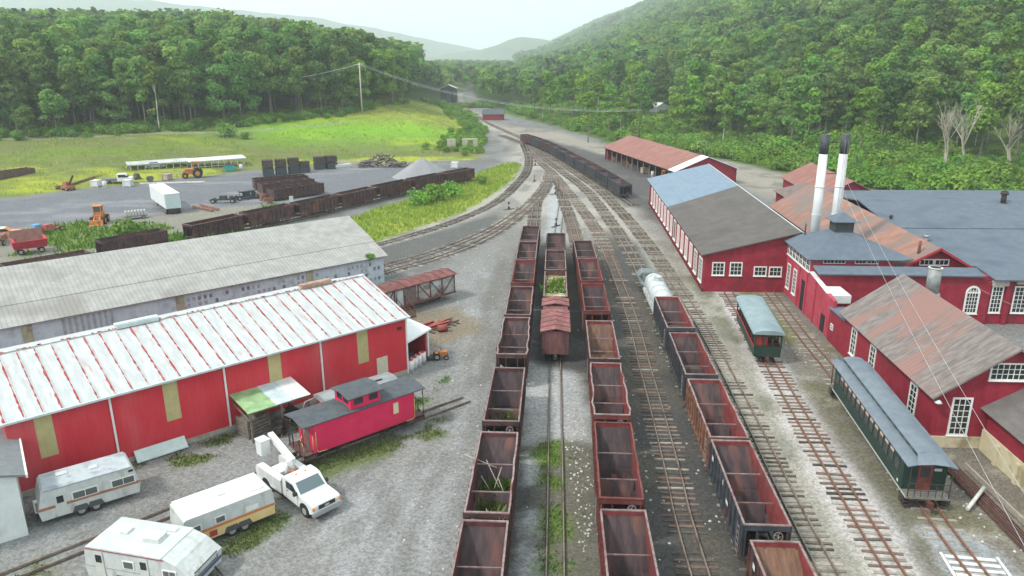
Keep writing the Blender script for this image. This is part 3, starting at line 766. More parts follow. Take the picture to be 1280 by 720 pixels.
for i, far_y in enumerate((95.6, 86.8)):
    cy = far_y-HL/2; x, rz = heading(SM['middle row'], cy)
    hopper('brown' if i == 0 else 'dark', cy, x, rz, ('farther' if i == 0 else 'nearer')+' of the two dark hoppers beyond the weed filled car', 'hoppers beyond the red boxcar', 0, seed=30+i)
T_ = [30.6, 40.4, 49.3, 58.7, 68.5]
tk = [('rust', 0), ('black', 0), ('orange', 1), ('black', 1), ('black', 0)]
td = ['rust red inside, cut by the lower edge', 'long blue black side with white stencils', 'with orange rusted side ribs', 'with grey black ribbed side', 'dark car coupled to the white tank car']
for i, far_y in enumerate(T_):
    cy = far_y-HL/2; x, rz = heading(SM['tank car'], cy)
    hopper(tk[i][0], cy, x, rz, name_row(i, 5)+' hopper behind the tank car, '+td[i], 'hoppers coupled behind the white tank car', tk[i][1], seed=40+i, marks=(i in (0, 1)), bwheel=-1 if i in (0, 1, 4) else None)
# far string of dark hoppers
fp = np.array(SM['far row']); acc = np.r_[0, np.cumsum(np.hypot(*np.diff(fp, axis=0).T))]
def along(pl, s):
    p = np.array(pl); a = np.r_[0, np.cumsum(np.hypot(*np.diff(p, axis=0).T))]
    s = float(np.clip(s, 0, a[-1]-.01)); k = int(np.searchsorted(a, s, side='right')); t = (s-a[k-1])/(a[k]-a[k-1])
    q = p[k-1]*(1-t)+p[k]*t; d = p[k]-p[k-1]
    return q[0], q[1], math.atan2(d[1], d[0])-math.pi/2
fk = ['blackb', 'blackb', 'blackr', 'blackb', 'blackr', 'blackb', 'blackb', 'brown', 'blackb', 'brown', 'brown']
fd = ['its end facing the camera', 'grey sided', 'maroon inside', 'blue grey sided', 'dull red inside', 'dark all over', 'slate sided', 'brownish', 'weathered black', 'brown']
for i in range(10):
    x, y, rz = along(SM['far row'], 10.6+i*9.45)
    hopper(fk[i], y, x, rz, name_row(i, 10)+' hopper of the far dark string, '+fd[i], 'far string of dark hoppers', i % 2, seed=60+i, wheels=False, scale=.9)
# brown string on the siding behind the grey shed
for i in range(8):
    if i == 7: s = 74.2
    else: s = 5.2+i*9.5
    x, y, rz = along(SM['siding'], s)
    hopper('brown' if i % 3 else 'dark', y, x, rz, name_row(i, 8)+' brown hopper from the gravel pile end of the siding', 'brown hoppers on the curved siding', i % 2, seed=80+i, wheels=False, scale=.93)

# red boxcar in the middle row
M_boxred = mat('boxcar_red', (.20, .055, .055), (.30, .10, .10), scale=2.2, rough=.85, bump=.12, stretch=(1, 1, .3), c3=(.10, .05, .045), s3=.8)
M_roofred = mat('boxcar_roof_red', (.18, .055, .055), (.26, .12, .115), scale=2.5, rough=.8, bump=.15, c3=(.12, .06, .05), s3=.6)
M_boxend = mat('boxcar_end_boards', (.13, .055, .055), (.20, .09, .085), scale=3, rough=.9, bump=.2, stretch=(1, 1, .25), c3=(.075, .045, .045), s3=1.2, stripe=('X', .14, 1.2, .45))
x, rz = heading(SM['middle row'], 63.8)
bc = thing('boxcar', 'old boxcar with patched red panel roof between the two long hopper rows', 'boxcar', (x, 63.8, 0), rz)
mb = MB(); mb.bx(-1.12, 1.12, -4.4, 4.4, .85, 2.85)
for y in (-4.38, 4.38): mb.bx(-1.15, 1.15, y-.06, y+.06, .8, 1.0)
mb.build('body', M_boxend, bc)
mb = MB()
for i in range(8):
    if i == 5: mb.build('roof', M_roofred, bc); mb = MB(); continue
    ya = -4.55+i*1.14; yb = ya+1.10; dz = .02*(i % 2)
    for s in (-1, 1): mb.slab([(0, ya, 3.13+dz), (s*1.28, ya, 2.86+dz), (s*1.28, yb, 2.86+dz), (0, yb, 3.13+dz)], .04)
    for yy in (ya,): mb.bar((-1.26, yy, 2.9), (0, yy, 3.16), .05, .05); mb.bar((0, yy, 3.16), (1.26, yy, 2.9), .05, .05)
mb.build('roof', M_roofred, bc)
for x_ in (-.95, .95):
    q = MB()
    for s in (-.17, .17): q.bar((x_+s, -4.5, .9), (x_+s, -4.5, 2.7), .03, .03)
    for k in range(5): q.bar((x_-.17, -4.5, 1.1+k*.35), (x_+.17, -4.5, 1.1+k*.35), .03, .03)
    q.build('ladder', M_boxend, bc)
MB().bx(-.1, .1, -4.85, -4.4, .6, .8).bx(-.14, .14, -5.0, -4.82, .54, .86).build('coupler', M_iron, bc)
add_trucks(bc, (-2.9, 2.9))
# weed filled car
M_soil = mat('leaf_litter', (.17, .14, .06), (.33, .27, .12), scale=5, rough=1, bump=.3, c3=(.50, .47, .38), s3=1.0, lo3=.55, hi3=.6)
x, rz = heading(SM['middle row'], 73.6)
wc = thing('gondola_car', 'rusty open car filled with soil and green weeds beyond the red boxcar', 'gondola car', (x, 73.6, 0), rz)
mb = MB()
for s in (-1, 1):
    mb.bx(*sorted((s*1.08, s*1.14)), -4.5, 4.5, .9, 2.75, 0)
    for k in range(9): mb.bx(*sorted((s*1.14, s*1.22)), -4.4+k*1.1-.04, -4.4+k*1.1+.04, .9, 2.7, 0)
    mb.bx(*sorted((s*1.06, s*1.17)), -4.5, 4.5, 2.75, 2.82, 1)
    mb.bx(-1.14, 1.14, *sorted((s*4.46, s*4.52)), .9, 2.82, 0)
mb.build('body', [M_hop_dark, M_rim], wc)
V = []; Q = []
for i in range(13):
    for j in range(25):
        xx = -1.08+2.16*i/12; yy = -4.45+8.9*j/24
        V.append((xx, yy, 2.05+.6*fbm(np.array([xx]), np.array([yy]), 1.6, 5)[0]+.25*(j < 6)))
for i in range(12):
    for j in range(24): a = i*25+j; Q.append((a, a+25, a+26, a+1))
o = bpy.data.objects.new('soil_load', rawmesh('soil_load', V, Q, M_soil, smooth=True)); COL.objects.link(o); o.parent = wc
add_trucks(wc, (-2.9, 2.9), False)
# tank car and flat car ahead of it
M_tank = mat('tank_white', (.40, .43, .43), (.52, .55, .55), scale=1.8, rough=.5, bump=.06, c3=(.30, .33, .32), s3=1.1, lo3=.58, hi3=.7)
x, rz = heading(SM['tank car'], 73.6)
tcar = thing('tank_car', 'white cylindrical tank car with domed top and streaked side', 'tank car', (x, 73.6, 0), rz)
mb = MB()
prof = [(-4.0, .02), (-3.98, .4), (-3.85, .74), (-3.6, .93), (-3.3, 1.0), (3.3, 1.0), (3.6, .93), (3.85, .74), (3.98, .4), (4.0, .02)]
V = []; n = 24
for yy, r_ in prof:
    for i in range(n): a = 2*math.pi*i/n; V.append((r_*math.cos(a), yy, 1.85+r_*math.sin(a)))
F_ = [(k*n+i, k*n+(i+1) % n, (k+1)*n+(i+1) % n, (k+1)*n+i) for k in range(len(prof)-1) for i in range(n)]
mb.add(V, F_, 0, True)
mb.build('tank', M_tank, tcar)
MB().tube((0, .9, 2.7), (0, .9, 3.15), .38, n=16).tube((0, .9, 3.15), (0, .9, 3.22), .42, n=16).build('dome', M_tank, tcar)
for yy in (-2.6, -1, 1, 2.6):
    mb = MB(); n = 20; pts = [(1.02*math.cos(math.pi*i/n), yy, 1.85+1.02*math.sin(math.pi*i/n)) for i in range(n+1)]
    for a, b_ in zip(pts[:-1], pts[1:]): mb.bar(a, b_, .02, .07)
    mb.build('tank_band', M_tank, tcar)
mb = MB().bx(-.95, .95, -4.3, 4.3, .75, .95)
for s in (-1, 1):
    mb.bx(*sorted((s*.95, s*1.02)), -4.3, 4.3, .7, .95)
    for k in range(6):
        mb.bar((s*1.02, -3.9+k*1.5, .9), (s*1.02, -3.9+k*1.5, 1.5), .04, .04)
    mb.bar((s*1.02, -3.9, 1.5), (s*1.02, 3.6, 1.5), .04, .04)
mb.build('frame', M_tank, tcar)
add_trucks(tcar, (-2.9, 2.9))
x, rz = heading(SM['tank car'], 81.5)
fl = thing('flat_car', 'small grey four wheeled car with lever arms ahead of the white tank car', 'flat car', (x, 81.5, 0), rz)
mg = mat('grey_green_paint', (.12, .15, .15), (.20, .23, .22), scale=2, rough=.8)
mb = MB().bx(-1, 1, -2.6, 2.6, .8, 1.0).bx(-.7, .75, -1.6, 1.8, 1.0, 1.55).extr([(-1.1, 1.55), (1.1, 1.55), (.8, 1.95), (-.8, 1.95)], 'y', -1.2, .6)
mb.build('deck', mg, fl)
q = MB().tube((.3, -1.8, 1.0), (.7, -2.2, 2.9), .04).tube((.1, -2.1, 1.0), (.9, -1.7, 2.5), .04).tube((.7, -2.2, 2.9), (.9, -1.7, 2.5), .03)
q.build('lever', M_rod, fl)
add_trucks(fl, (-1.5, 1.5), False)

# silver truss boxcar with stairs (left)
M_silver = mat('silver_boards', (.30, .31, .30), (.42, .43, .42), scale=2.5, rough=.85, bump=.15, stretch=(.4, 1, 1), c3=(.17, .13, .12), s3=1.1, lo3=.5, hi3=.62, stripe=('Z', .16, .8, .3))
M_brown = mat('brown_red_steel', (.13, .05, .045), (.20, .085, .075), scale=2.5, rough=.85, bump=.1)
A = rad(45.0)
sb = thing('boxcar', 'silver boxcar with rust red braces and roof and a small stair at its door', 'boxcar', (-11.2, 74.0, 0), A)
MB().bx(-7.6, 6.0, -1.15, 1.15, .85, 2.75).build('body', M_silver, sb)
mb = MB()
for s in (-1.28, 1.28):
    mb.bx(-7.6, 6.0, s-.05, s+.05, .72, .92); mb.bx(-7.6, 6.0, s-.05, s+.05, 2.68, 2.8)
for i, xx in enumerate((-7.5, -6.1, -4.7, -3.3, -2.0, -.3, 1.0, 2.6, 4.2, 5.9)):
    for s in (-1.19, 1.19): mb.bx(xx-.05, xx+.05, s-.05, s+.05, .85, 2.7)
for a, b_ in (((-6.1, 2.6), (-7.4, .95)), ((-4.7, 2.6), (-6.0, .95)), ((-2.1, 2.6), (-3.2, .95)), ((1.1, 2.6), (2.5, .95)), ((2.7, 2.6), (4.1, .95)), ((5.8, 2.6), (4.3, .95))):
    for s in (-1.19, 1.19): mb.bar((a[0], s, a[1]), (b_[0], s, b_[1]), .08, .08)
for y in (-1.0, 1.0): mb.bx(5.98, 6.1, y-.05, y+.05, .85, 2.7)
for k in range(5): mb.bar((6.05, -1, 1.0+k*.38), (6.05, 1, 1.0+k*.38), .04, .04)
mb.build('brace', M_brown, sb)
mb = MB()
for s in (-1, 1): mb.slab([(-7.75, 0, 3.1), (6.2, 0, 3.1), (6.2, s*1.4, 2.8), (-7.75, s*1.4, 2.8)], .05)
for k in range(13): 
    xx = -7.4+k*1.12
    for s in (-1, 1): mb.bar((xx, 0, 3.13), (xx, s*1.4, 2.83), .06, .04)
mb.build('roof', mat('truss_roof_red', (.14, .048, .045), (.21, .09, .082), scale=1.6, rough=.8, c3=(.12, .05, .045), s3=.7), sb)
d_ = MB().bx(-1.7, -.95, -1.24, -1.19, .95, 2.45, 0).build('door', mat('pale_door', (.42, .50, .50), (.5, .56, .56), scale=3, rough=.7), sb)
MB().bx(-.9, .7, -1.26, -1.2, .9, 2.6).build('sliding_door', mat('dark_door', (.13, .10, .10), (.2, .15, .14), scale=3, rough=.85, stripe=('X', .15, 1, .3)), sb)
for xx, s in ((3.0, 1), (-5.3, 1)):
    MB().bx(xx, xx+.8, -1.2, -1.16, 2.0, 2.5).build('side_panel', mat('pale_patch', (.45, .50, .50), rough=.8, bump=0), sb)
st = MB()
for s in (-1.9, -.8):
    st.bar((s, -1.35, .95), (s, -2.9, .05), .06, .18); st.bar((s, -1.35, 1.9), (s, -2.9, 1.0), .05, .05)
    for yy, z0, z1 in ((-1.35, .95, 1.9), (-2.1, .5, 1.45), (-2.9, .05, 1.0)): st.bar((s, yy, z0), (s, yy, z1), .05, .05)
for k in range(5): st.bx(-1.9, -.8, -1.5-k*.3-.13, -1.5-k*.3+.13, .85-k*.18, .89-k*.18)
st.build('stairs', M_brown, sb)
add_trucks(sb, (), True)
for xx in (-5, 3.6):
    t = bpy.data.objects.new('truck', TRUCK_ME); COL.objects.link(t); t.parent = sb; t.location = (xx, 0, .16); t.rotation_euler = (0, 0, math.pi/2)
    for dy in (-.68, .68):
        q = bpy.data.objects.new('wheelset', WHEEL_ME); COL.objects.link(q); q.parent = t; q.location = (0, dy, .36)

# red caboose
M_cab = mat('caboose_magenta_red', (.60, .018, .085), (.66, .03, .10), scale=1.2, rough=.5, bump=.04, c3=(.52, .02, .07), s3=.6)
M_cabroof = mat('black_roofing', (.065, .075, .085), (.09, .10, .11), scale=2, rough=.85, bump=.06)
M_yel = mat('grab_iron_yellow', (.55, .42, .16), rough=.6, bump=0)
M_dark = mat('dark_opening', (.02, .02, .022), rough=.8, bump=0)
cb = thing('caboose', 'bright red caboose with black roofs and a cupola beside the red building', 'caboose', (-10.45, 46.05, 0), rad(40.2))
mb = MB(); mb.bx(-3.75, 3.75, -1.18, 1.18, .9, 2.95); mb.build('body', M_cab, cb)
mb = MB()
for s in (-1, 1): mb.slab([(-4.6, 0, 3.22), (4.6, 0, 3.22), (4.6, s*1.32, 2.98), (-4.6, s*1.32, 2.98)], .07)
mb.build('roof', M_cabroof, cb)
cu = MB().bx(-1.05, 1.15, -1.1, 1.1, 3.05, 3.85).build('cupola', M_cab, cb)
mb = MB()
for s in (-1, 1): mb.slab([(-1.3, 0, 4.06), (1.4, 0, 4.06), (1.4, s*1.25, 3.88), (-1.3, s*1.25, 3.88)], .06)
mb.build('cupola_roof', M_cabroof, cu)
for x0, y0_, x1, y1_ in ((-.8, -1.12, -.15, -1.1), (.3, -1.12, .95, -1.1)):
    MB().bx(x0, x1, y0_-.01, y1_, 3.32, 3.72).build('window', glass('window_glass'), cu)
for yy in (-.75, .1): MB().bx(-1.075, -1.05, yy, yy+.65, 3.32, 3.72).build('window', glass('window_glass'), cu)
MB().bx(2.05, 2.45, -1.2, -1.18, 1.75, 2.55).build('window', mat('window_board_cream', (.62, .55, .38), rough=.7, bump=0), cb)
MB().bx(1.9, 2.6, -1.26, -1.18, 2.62, 2.7).build('window_hood', M_cab, cb)
for e in (-1, 1):
    MB().bx(*sorted((e*3.75, e*4.55)), -1.18, 1.18, .78, .9).bx(*sorted((e*3.7, e*4.55)), -1.18, -1.12, .6, .9).build('platform', mat('platform_dark', (.10, .05, .05), (.14, .08, .07), scale=3), cb)
    mb = MB()
    for yy in (-1.1, -.45, .45, 1.1): mb.bar((e*4.5, yy, .9), (e*4.5, yy, 1.8 if abs(yy) < 1 else 2.95), .04, .04)
    mb.bar((e*4.5, -1.1, 1.8), (e*4.5, -.45, 1.8), .04, .04); mb.bar((e*4.5, .45, 1.8), (e*4.5, 1.1, 1.8), .04, .04)
    for yy in (.55, .95):
        mb.bar((e*4.5, yy, .9), (e*4.5, yy, 2.95), .03, .03)
    for k in range(6): mb.bar((e*4.5, .55, 1.2+k*.3), (e*4.5, .95, 1.2+k*.3), .02, .02)
    mb.build('end_railing', M_iron, cb)
    mb = MB().pts_tube([(e*3.70, -1.24, 2.4), (e*3.70, -1.24, 1.15), (e*3.62, -1.24, .98), (e*3.0, -1.24, .92)], .025, 0, 6)
    if e < 0: mb.pts_tube([(-3.79, -1.0, 2.1), (-3.85, -1.0, 1.1)], .025).pts_tube([(-3.79, .3, 2.3), (-3.9, .0, 2.0), (-4.4, -.4, 1.8), (-4.5, -1.1, 1.5), (-4.5, -1.1, 1.0)], .025)
    mb.build('grab_iron', M_yel, cb)
    MB().bx(*sorted((e*4.55, e*4.9)), -.1, .1, .58, .78).build('coupler', M_iron, cb)
    MB().bx(*sorted((e*3.75, e*3.78)), -.38, .38, .92, 2.5).build('door', mat('caboose_end_wood', (.16, .10, .09), rough=.8, bump=0), cb)
    t = bpy.data.objects.new('truck', TRUCK_ME); COL.objects.link(t); t.parent = cb; t.location = (e*2.6, 0, .16); t.rotation_euler = (0, 0, math.pi/2)
    for dy in (-.68, .68):
        q = bpy.data.objects.new('wheelset', WHEEL_ME); COL.objects.link(q); q.parent = t; q.location = (0, dy, .36)
mb = MB().tube((.9, .6, 3.0), (.9, .6, 3.6), .07); mb.build('smokejack', M_iron, cb)
# old red rail bus with grey barrel roof between caboose and building
rb = thing('rail_bus', 'small red car with curved grey roof between the caboose and the red building', 'rail car', (-11.15, 50.1, 0), rad(40.2))
MB().bx(-2.9, 2.6, -.95, .95, .5, 1.95).bx(-4.1, -2.9, -.8, .8, .5, 1.45).build('body', mat('faded_red_body', (.42, .03, .035), (.5, .06, .06), scale=2, rough=.6), rb)
prof = [(1.12*math.cos(a), 1.95+.42*math.sin(a)) for a in [math.pi*i/10 for i in range(11)]]
mb = MB().extr(prof+[(-1.12, 1.93), (1.12, 1.93)], 'x', -3.1, 2.8, 0, smooth=False)
mb.build('roof', mat('grey_green_roof', (.20, .22, .22), (.29, .31, .31), scale=1.6, rough=.8, stretch=(.4, 1, 1)), rb)
MB().bx(-1.9, 1.7, -.42, -.30, 2.36, 2.42).build('roof_strip', M_iron, rb)
MB().pts_tube([(-4.1, -.75, 1.4), (-3.9, -.75, 1.9), (-3.1, -.75, 2.0)], .035).pts_tube([(-4.1, .75, 1.4), (-3.9, .75, 1.9), (-3.1, .75, 2.0)], .035).build('windscreen_frame', mat('pale_tube', (.55, .55, .53), rough=.5, bump=0), rb)
for xx in (-2.0, 1.6):
    for yy in (-.8, .8): MB().tube((xx, yy-.1, .38), (xx, yy+.1, .38), .36, n=14).build('wheel', M_wheel, rb)

# green coaches
M_green = mat('coach_green', (.012, .036, .029), (.020, .048, .038), scale=1.4, rough=.45, bump=.03, c3=(.03, .048, .042), s3=.7, stripe=('Y', .075, .35, .2))
M_greend = mat('coach_green_dark', (.018, .04, .036), rough=.5, bump=.02)
M_croof = mat('coach_roof_grey', (.135, .165, .195), (.165, .195, .225), scale=1.5, rough=.6, bump=.04, c3=(.115, .14, .165), s3=.5)
M_creamy = mat('shade_pink_cream', (.55, .36, .30), rough=.7, bump=0)
gc = thing('passenger_coach', 'long dark green coach with clerestory roof beside the front red shop', 'passenger coach', (24.55, 45.0, 0), -math.atan2(27.05-22.6, 52.7-37.0)*0-rad(7.0))
MB().bx(-1.18, 1.18, -6.9, 6.9, .85, 2.75).build('body', M_green, gc)
for s in (-1, 1):
    MB().slab([(s*1.36, -7.75, 2.84), (s*1.36, 7.75, 2.84), (s*.58, 7.75, 3.06), (s*.58, -7.75, 3.06)], .06).build('roof', M_croof, gc)
mb = MB()
prof = [(-.68, 3.36), (-.4, 3.45), (0, 3.49), (.4, 3.45), (.68, 3.36), (.68, 3.30), (-.68, 3.30)]
mb.extr(prof, 'y', -7.1, 7.1, 0)
for e in (-1, 1):
    mb.add([(-.68, e*7.1, 3.36), (0, e*7.1, 3.49), (.68, e*7.1, 3.36), (.85, e*7.8, 2.98), (0, e*7.85, 3.08), (-.85, e*7.8, 2.98)], [(0, 1, 4, 5), (1, 2, 3, 4)], 0)
    mb.add([(-.68, e*7.1, 3.36), (-.85, e*7.8, 2.98), (-.6, e*7.1, 3.0)], [(0, 1, 2)], 0); mb.add([(.68, e*7.1, 3.36), (.85, e*7.8, 2.98), (.6, e*7.1, 3.0)], [(0, 1, 2)], 0)
cl = mb.build('clerestory_roof', M_croof, gc)
mb = MB()
for s in (-1, 1): mb.bx(*sorted((s*.56, s*.60)), -7.1, 7.1, 3.0, 3.32)
mb.build('clerestory_wall', M_greend, gc)
for s in (-1, 1):
    for k in range(13):
        yy = -6.3+k*1.02
        MB().bx(*sorted((s*.60, s*.612)), yy, yy+.5, 3.1, 3.27).build('clerestory_window', glass('coach_glass', (.10, .12, .12), .2), gc)
for s in (-1, 1):
    for k in range(14):
        yy = -6.2+k*.92
        fr = MB().bx(*sorted((s*1.18, s*1.20)), yy-.05, yy+.60, 1.62, 2.62).build('window', M_greend, gc)
        MB().bx(*sorted((s*1.20, s*1.208)), yy, yy+.55, 1.7, 2.35 if k % 3 else 2.5).build('pane', glass('window_glass'), fr)
        MB().bx(*sorted((s*1.20, s*1.212)), yy, yy+.55, 2.36, 2.54).build('blind', M_creamy if k not in (0, 13) else M_greend, fr)
mb = MB()
for s in (-1, 1): mb.bx(*sorted((s*1.18, s*1.22)), -7.7, 7.0, .80, .86)
mb.build('sill_strip', mat('sill_pale', (.42, .44, .40), rough=.7, bump=0), gc)
for e in (-1, 1):
    MB().bx(-1.18, 1.18, *sorted((e*6.9, e*7.75)), .78, .9).build('platform', mat('platform_boards', (.14, .135, .12), (.19, .18, .16), scale=3, rough=.9, stripe=('X', .15, .5, .3)), gc)
    mb = MB()
    for xx in (-1.1, -.75, -.4, .0, .4, .75, 1.1): mb.bar((xx, e*7.7, .9), (xx, e*7.7, 1.75), .03, .03)
    mb.bar((-1.1, e*7.7, 1.75), (1.1, e*7.7, 1.75), .04, .04); mb.bar((-1.1, e*7.7, 1.3), (1.1, e*7.7, 1.3), .03, .03)
    for xx in (-1.12, 1.12): mb.bar((xx, e*7.7, .9), (xx, e*7.7, 2.9), .05, .05)
    n = 12; pts = [(.55+.2*math.cos(2*math.pi*i/n), e*7.82, 1.95+.2*math.sin(2*math.pi*i/n)) for i in range(n+1)]; mb.pts_tube([(p[0]-1.0, p[1], p[2]) for p in pts], .018)
    mb.build('end_railing', M_iron, gc)
    d_ = MB().bx(-.4, .4, *sorted((e*6.9, e*6.93)), .9, 2.6).build('door', mat('door_brown', (.16, .035, .03), (.2, .05, .04), scale=2, rough=.6), gc)
    MB().bx(-.25, .25, *sorted((e*6.93, e*6.94)), 1.75, 2.4).build('pane', glass('window_glass'), d_)
    mb = MB()
    for s in (-1, 1):
        for k in range(3): mb.bx(*sorted((s*.85, s*1.25)), *sorted((e*7.0, e*7.6)), .25+k*.2, .29+k*.2)
        mb.bar((s*1.25, e*7.6, .25), (s*1.25, e*7.6, .85), .04, .04); mb.bar((s*1.25, e*7.0, .25), (s*1.25, e*7.0, .85), .04, .04)
    mb.build('steps', M_iron, gc)
    MB().bx(-.1, .1, *sorted((e*7.75, e*8.1)), .58, .78).bx(-.15, .15, *sorted((e*8.05, e*8.25)), .5, .85).build('coupler', mat('coupler_rust', (.10, .035, .03), rough=.8), gc)
MB().bx(.45, .85, -6.98, -6.93, 2.2, 2.36).build('number_plate', mat('plate_grey', (.45, .5, .5), rough=.6, bump=0), gc)
MB().bx(-1.2, -1.186, -6.4, -6.2, 1.05, 1.2).build('data_plate', M_white, gc)
add_trucks(gc, (-5.0, 5.0))
# open summer coach
sc = thing('passenger_coach', 'short open sided green summer coach with pale curved roof', 'passenger coach', (22.0, 63.3, 0), -rad(7.6))
mb = MB().bx(-1.05, 1.05, -4.7, 4.7, .75, .95)
for s in (-1, 1):
    mb.bx(*sorted((s*1.05, s*1.10)), -4.7, 4.7, .78, 1.62)
for e in (-1, 1): mb.bx(-1.1, 1.1, *sorted((e*4.66, e*4.72)), .78, 1.7)
mb.build('body', M_green, sc)
for s in (-1, 1):
    for k in range(8):
        yy = -4.7+k*9.4/7
        MB().bx(*sorted((s*1.0, s*1.12)), yy-.06, yy+.06, 1.6, 2.8).build('post', M_green, sc)
for e in (-1, 1):
    for xx in (-.35, .35): MB().bx(xx-.06, xx+.06, *sorted((e*4.64, e*4.74)), 1.7, 2.8).build('post', M_green, sc)
    MB().bx(-1.1, 1.1, *sorted((e*4.64, e*4.74)), 2.6, 2.82).build('end_panel', M_green, sc)
mb = MB()
prof = [(1.3*math.cos(a), 2.8+.38*math.sin(a)) for a in [math.pi*i/12 for i in range(13)]]
mb.extr(prof, 'y', -4.95, 4.95, 0); mb.build('roof', mat('summer_roof', (.19, .255, .27), (.24, .30, .315), scale=1.4, rough=.7, c3=(.16, .22, .24), s3=.5), sc)
mb = MB()
for s in (-1, 1): mb.bx(*sorted((s*1.12, s*1.16)), -4.7, 4.7, 1.6, 1.70)
mb.build('side_rail', mat('rail_red', (.45, .04, .05), rough=.6, bump=0), sc)
for k in range(8):
    yy = -4.0+k*1.15
    MB().bx(-.95, .95, yy-.2, yy+.2, 1.2, 1.26).bx(-.95, .95, yy-.03, yy+.03, 1.26, 1.75).build('bench', mat('bench_red', (.12, .02, .02), (.18, .035, .03), scale=3, rough=.7), sc)
MB().bx(-.45, -.05, -4.62, -4.58, 1.75, 2.5).bx(-.95, -.5, -4.62, -4.58, 1.75, 2.5).build('curtain', mat('curtain_red', (.30, .03, .03), rough=.8, bump=0), sc)
MB().bx(-.1, .1, -5.1, -4.7, .58, .78).bx(-.15, .15, -5.2, -5.05, .5, .85).build('coupler', mat('coupler_rust', (.10, .035, .03), rough=.8), sc)
add_trucks(sc, (-3.2, 3.2))

# loose dirt and old leaves in the bottoms of some hoppers
M_dirt = mat('hopper_dirt', (.07, .06, .045), (.13, .115, .085), scale=5, rough=1, bump=.3)
rr = random.Random(31)
for h_ in [o for o in bpy.data.objects if o.name.startswith('hopper_car') and o.location.y < 75]:
    if rr.random() < .35: continue
    ya = rr.choice((-3.2, -1.2, .2)); V = []; Q = []; nn = 9; wy = rr.uniform(1.0, 1.9); hh = rr.uniform(.15, .4)
    for i in range(nn+1):
        for j in range(nn+1):
            a = i/nn*2-1; b_ = j/nn*2-1; V.append((a*1.02, ya+b_*wy, 1.02+hh*max(0, (1-a*a*.7)*(1-b_*b_))*rr.uniform(.7, 1.2)+(.55 if ya < -3 else 0)))
    for i in range(nn):
        for j in range(nn): q = i*(nn+1)+j; Q.append((q, q+nn+1, q+nn+2, q+1))
    o = bpy.data.objects.new('dirt_heap', rawmesh('dirt_heap', V, Q, M_dirt, smooth=True)); COL.objects.link(o); o.parent = h_
# ladder rungs at the corners of the nearer hoppers
lm = MB()
for k in range(5): lm.bar((-HW-.17, -HL/2+.25, 1.1+k*.36), (-HW-.17, -HL/2+.62, 1.1+k*.36), .022, .022)
for y_ in (-HL/2+.25, -HL/2+.62): lm.bar((-HW-.17, y_, 1.0), (-HW-.17, y_, 2.7), .022, .022)
lo_ = lm.build('ladder', M_rod); LM = lo_.data; bpy.data.objects.remove(lo_)
for h_ in [o for o in bpy.data.objects if o.name.startswith('hopper_car') and o.location.y < 75]:
    o = bpy.data.objects.new('ladder', LM); COL.objects.link(o); o.parent = h_
# ------------------------------------------------------------------ buildings of the shop complex (right), all turned 3.5 degrees
RT = -rad(3.5)
def shop(name, label, u0, v0, cat='building', group=None, rot=RT):
    x = u0*math.cos(RT)-v0*math.sin(RT); y = u0*math.sin(RT)+v0*math.cos(RT)
    r = thing(name, label, cat, (x, y, 0), rot, group); r['o'] = (u0, v0); return r
M_redw = mat('shop_red_boards', (.23, .012, .028), (.285, .022, .042), scale=1.3, rough=.65, bump=.06, c3=(.19, .02, .028), s3=.45, stripe=('X', .28, 1.0, .14))
M_redw2 = mat('shop_red_boards_long', (.23, .012, .028), (.285, .022, .042), scale=1.3, rough=.65, bump=.06, c3=(.19, .02, .028), s3=.45, stripe=('Y', .28, 1.0, .14))
M_redb = mat('boiler_house_pinkish_red', (.38, .045, .075), (.43, .07, .10), scale=1.2, rough=.6, bump=.04, c3=(.34, .03, .05), s3=.5)
M_roofb = mat('shingle_blue_grey', (.098, .122, .155), (.12, .146, .18), scale=1.2, rough=.85, bump=.1, c3=(.085, .106, .138), s3=.3, stripe=('Y', .32, .5, .06))
M_roofs = mat('roof_slate_blue', (.155, .215, .28), (.185, .245, .31), scale=.8, rough=.7, bump=.05, stripe=('X', .9, .5, .08))
M_roofg = mat('shingle_weathered_brown', (.115, .105, .10), (.15, .135, .128), scale=2.0, rough=.9, bump=.12, c3=(.09, .085, .082), s3=.3, stripe=('Y', .28, .8, .10), stretch=(1, .4, 1))
M_rooff = mat('roof_flat_brown', (.095, .085, .08), (.12, .105, .098), scale=.7, rough=.9, bump=.05, c3=(.082, .076, .072), s3=.2, stripe=('X', 1.0, .3, .05))
M_roofrust = mat('roof_rust_red', (.23, .098, .08), (.285, .14, .115), scale=.9, rough=.8, bump=.08, c3=(.22, .10, .08), s3=.25, stripe=('Y', .75, .7, .10), stretch=(.4, 1, 1))
M_rooforange = mat('roof_rust_orange', (.25, .125, .092), (.32, .175, .135), scale=1.1, rough=.85, bump=.1, c3=(.19, .15, .135), s3=.4, lo3=.45, hi3=.6, stripe=('Y', .45, 1.0, .25), stretch=(.3, 1, 1))
M_roofss = mat('shop_shingle_grey_pink', (.145, .122, .115), (.225, .195, .18), scale=1.6, rough=.9, bump=.15, c3=(.25, .145, .125), s3=.22, lo3=.48, hi3=.60, stripe=('Y', .42, .8, .22), stretch=(.22, 1.6, 1))
M_trim = mat('white_trim', (.66, .66, .63), (.74, .74, .72), scale=4, rough=.6, bump=.02)
M_trimp = mat('pinkish_board', (.55, .36, .36), (.64, .48, .47), scale=3, rough=.7, bump=.03)
M_found = mat('cream_foundation', (.50, .44, .29), (.58, .52, .37), scale=1.2, rough=.9, bump=.08, c3=(.30, .25, .15), s3=.7)
M_metal = mat('galvanised', (.30, .32, .33), (.40, .42, .42), scale=3, rough=.5, metal=.4, bump=.03)
M_glass = glass('shop_glass', (.02, .028, .028), .12)
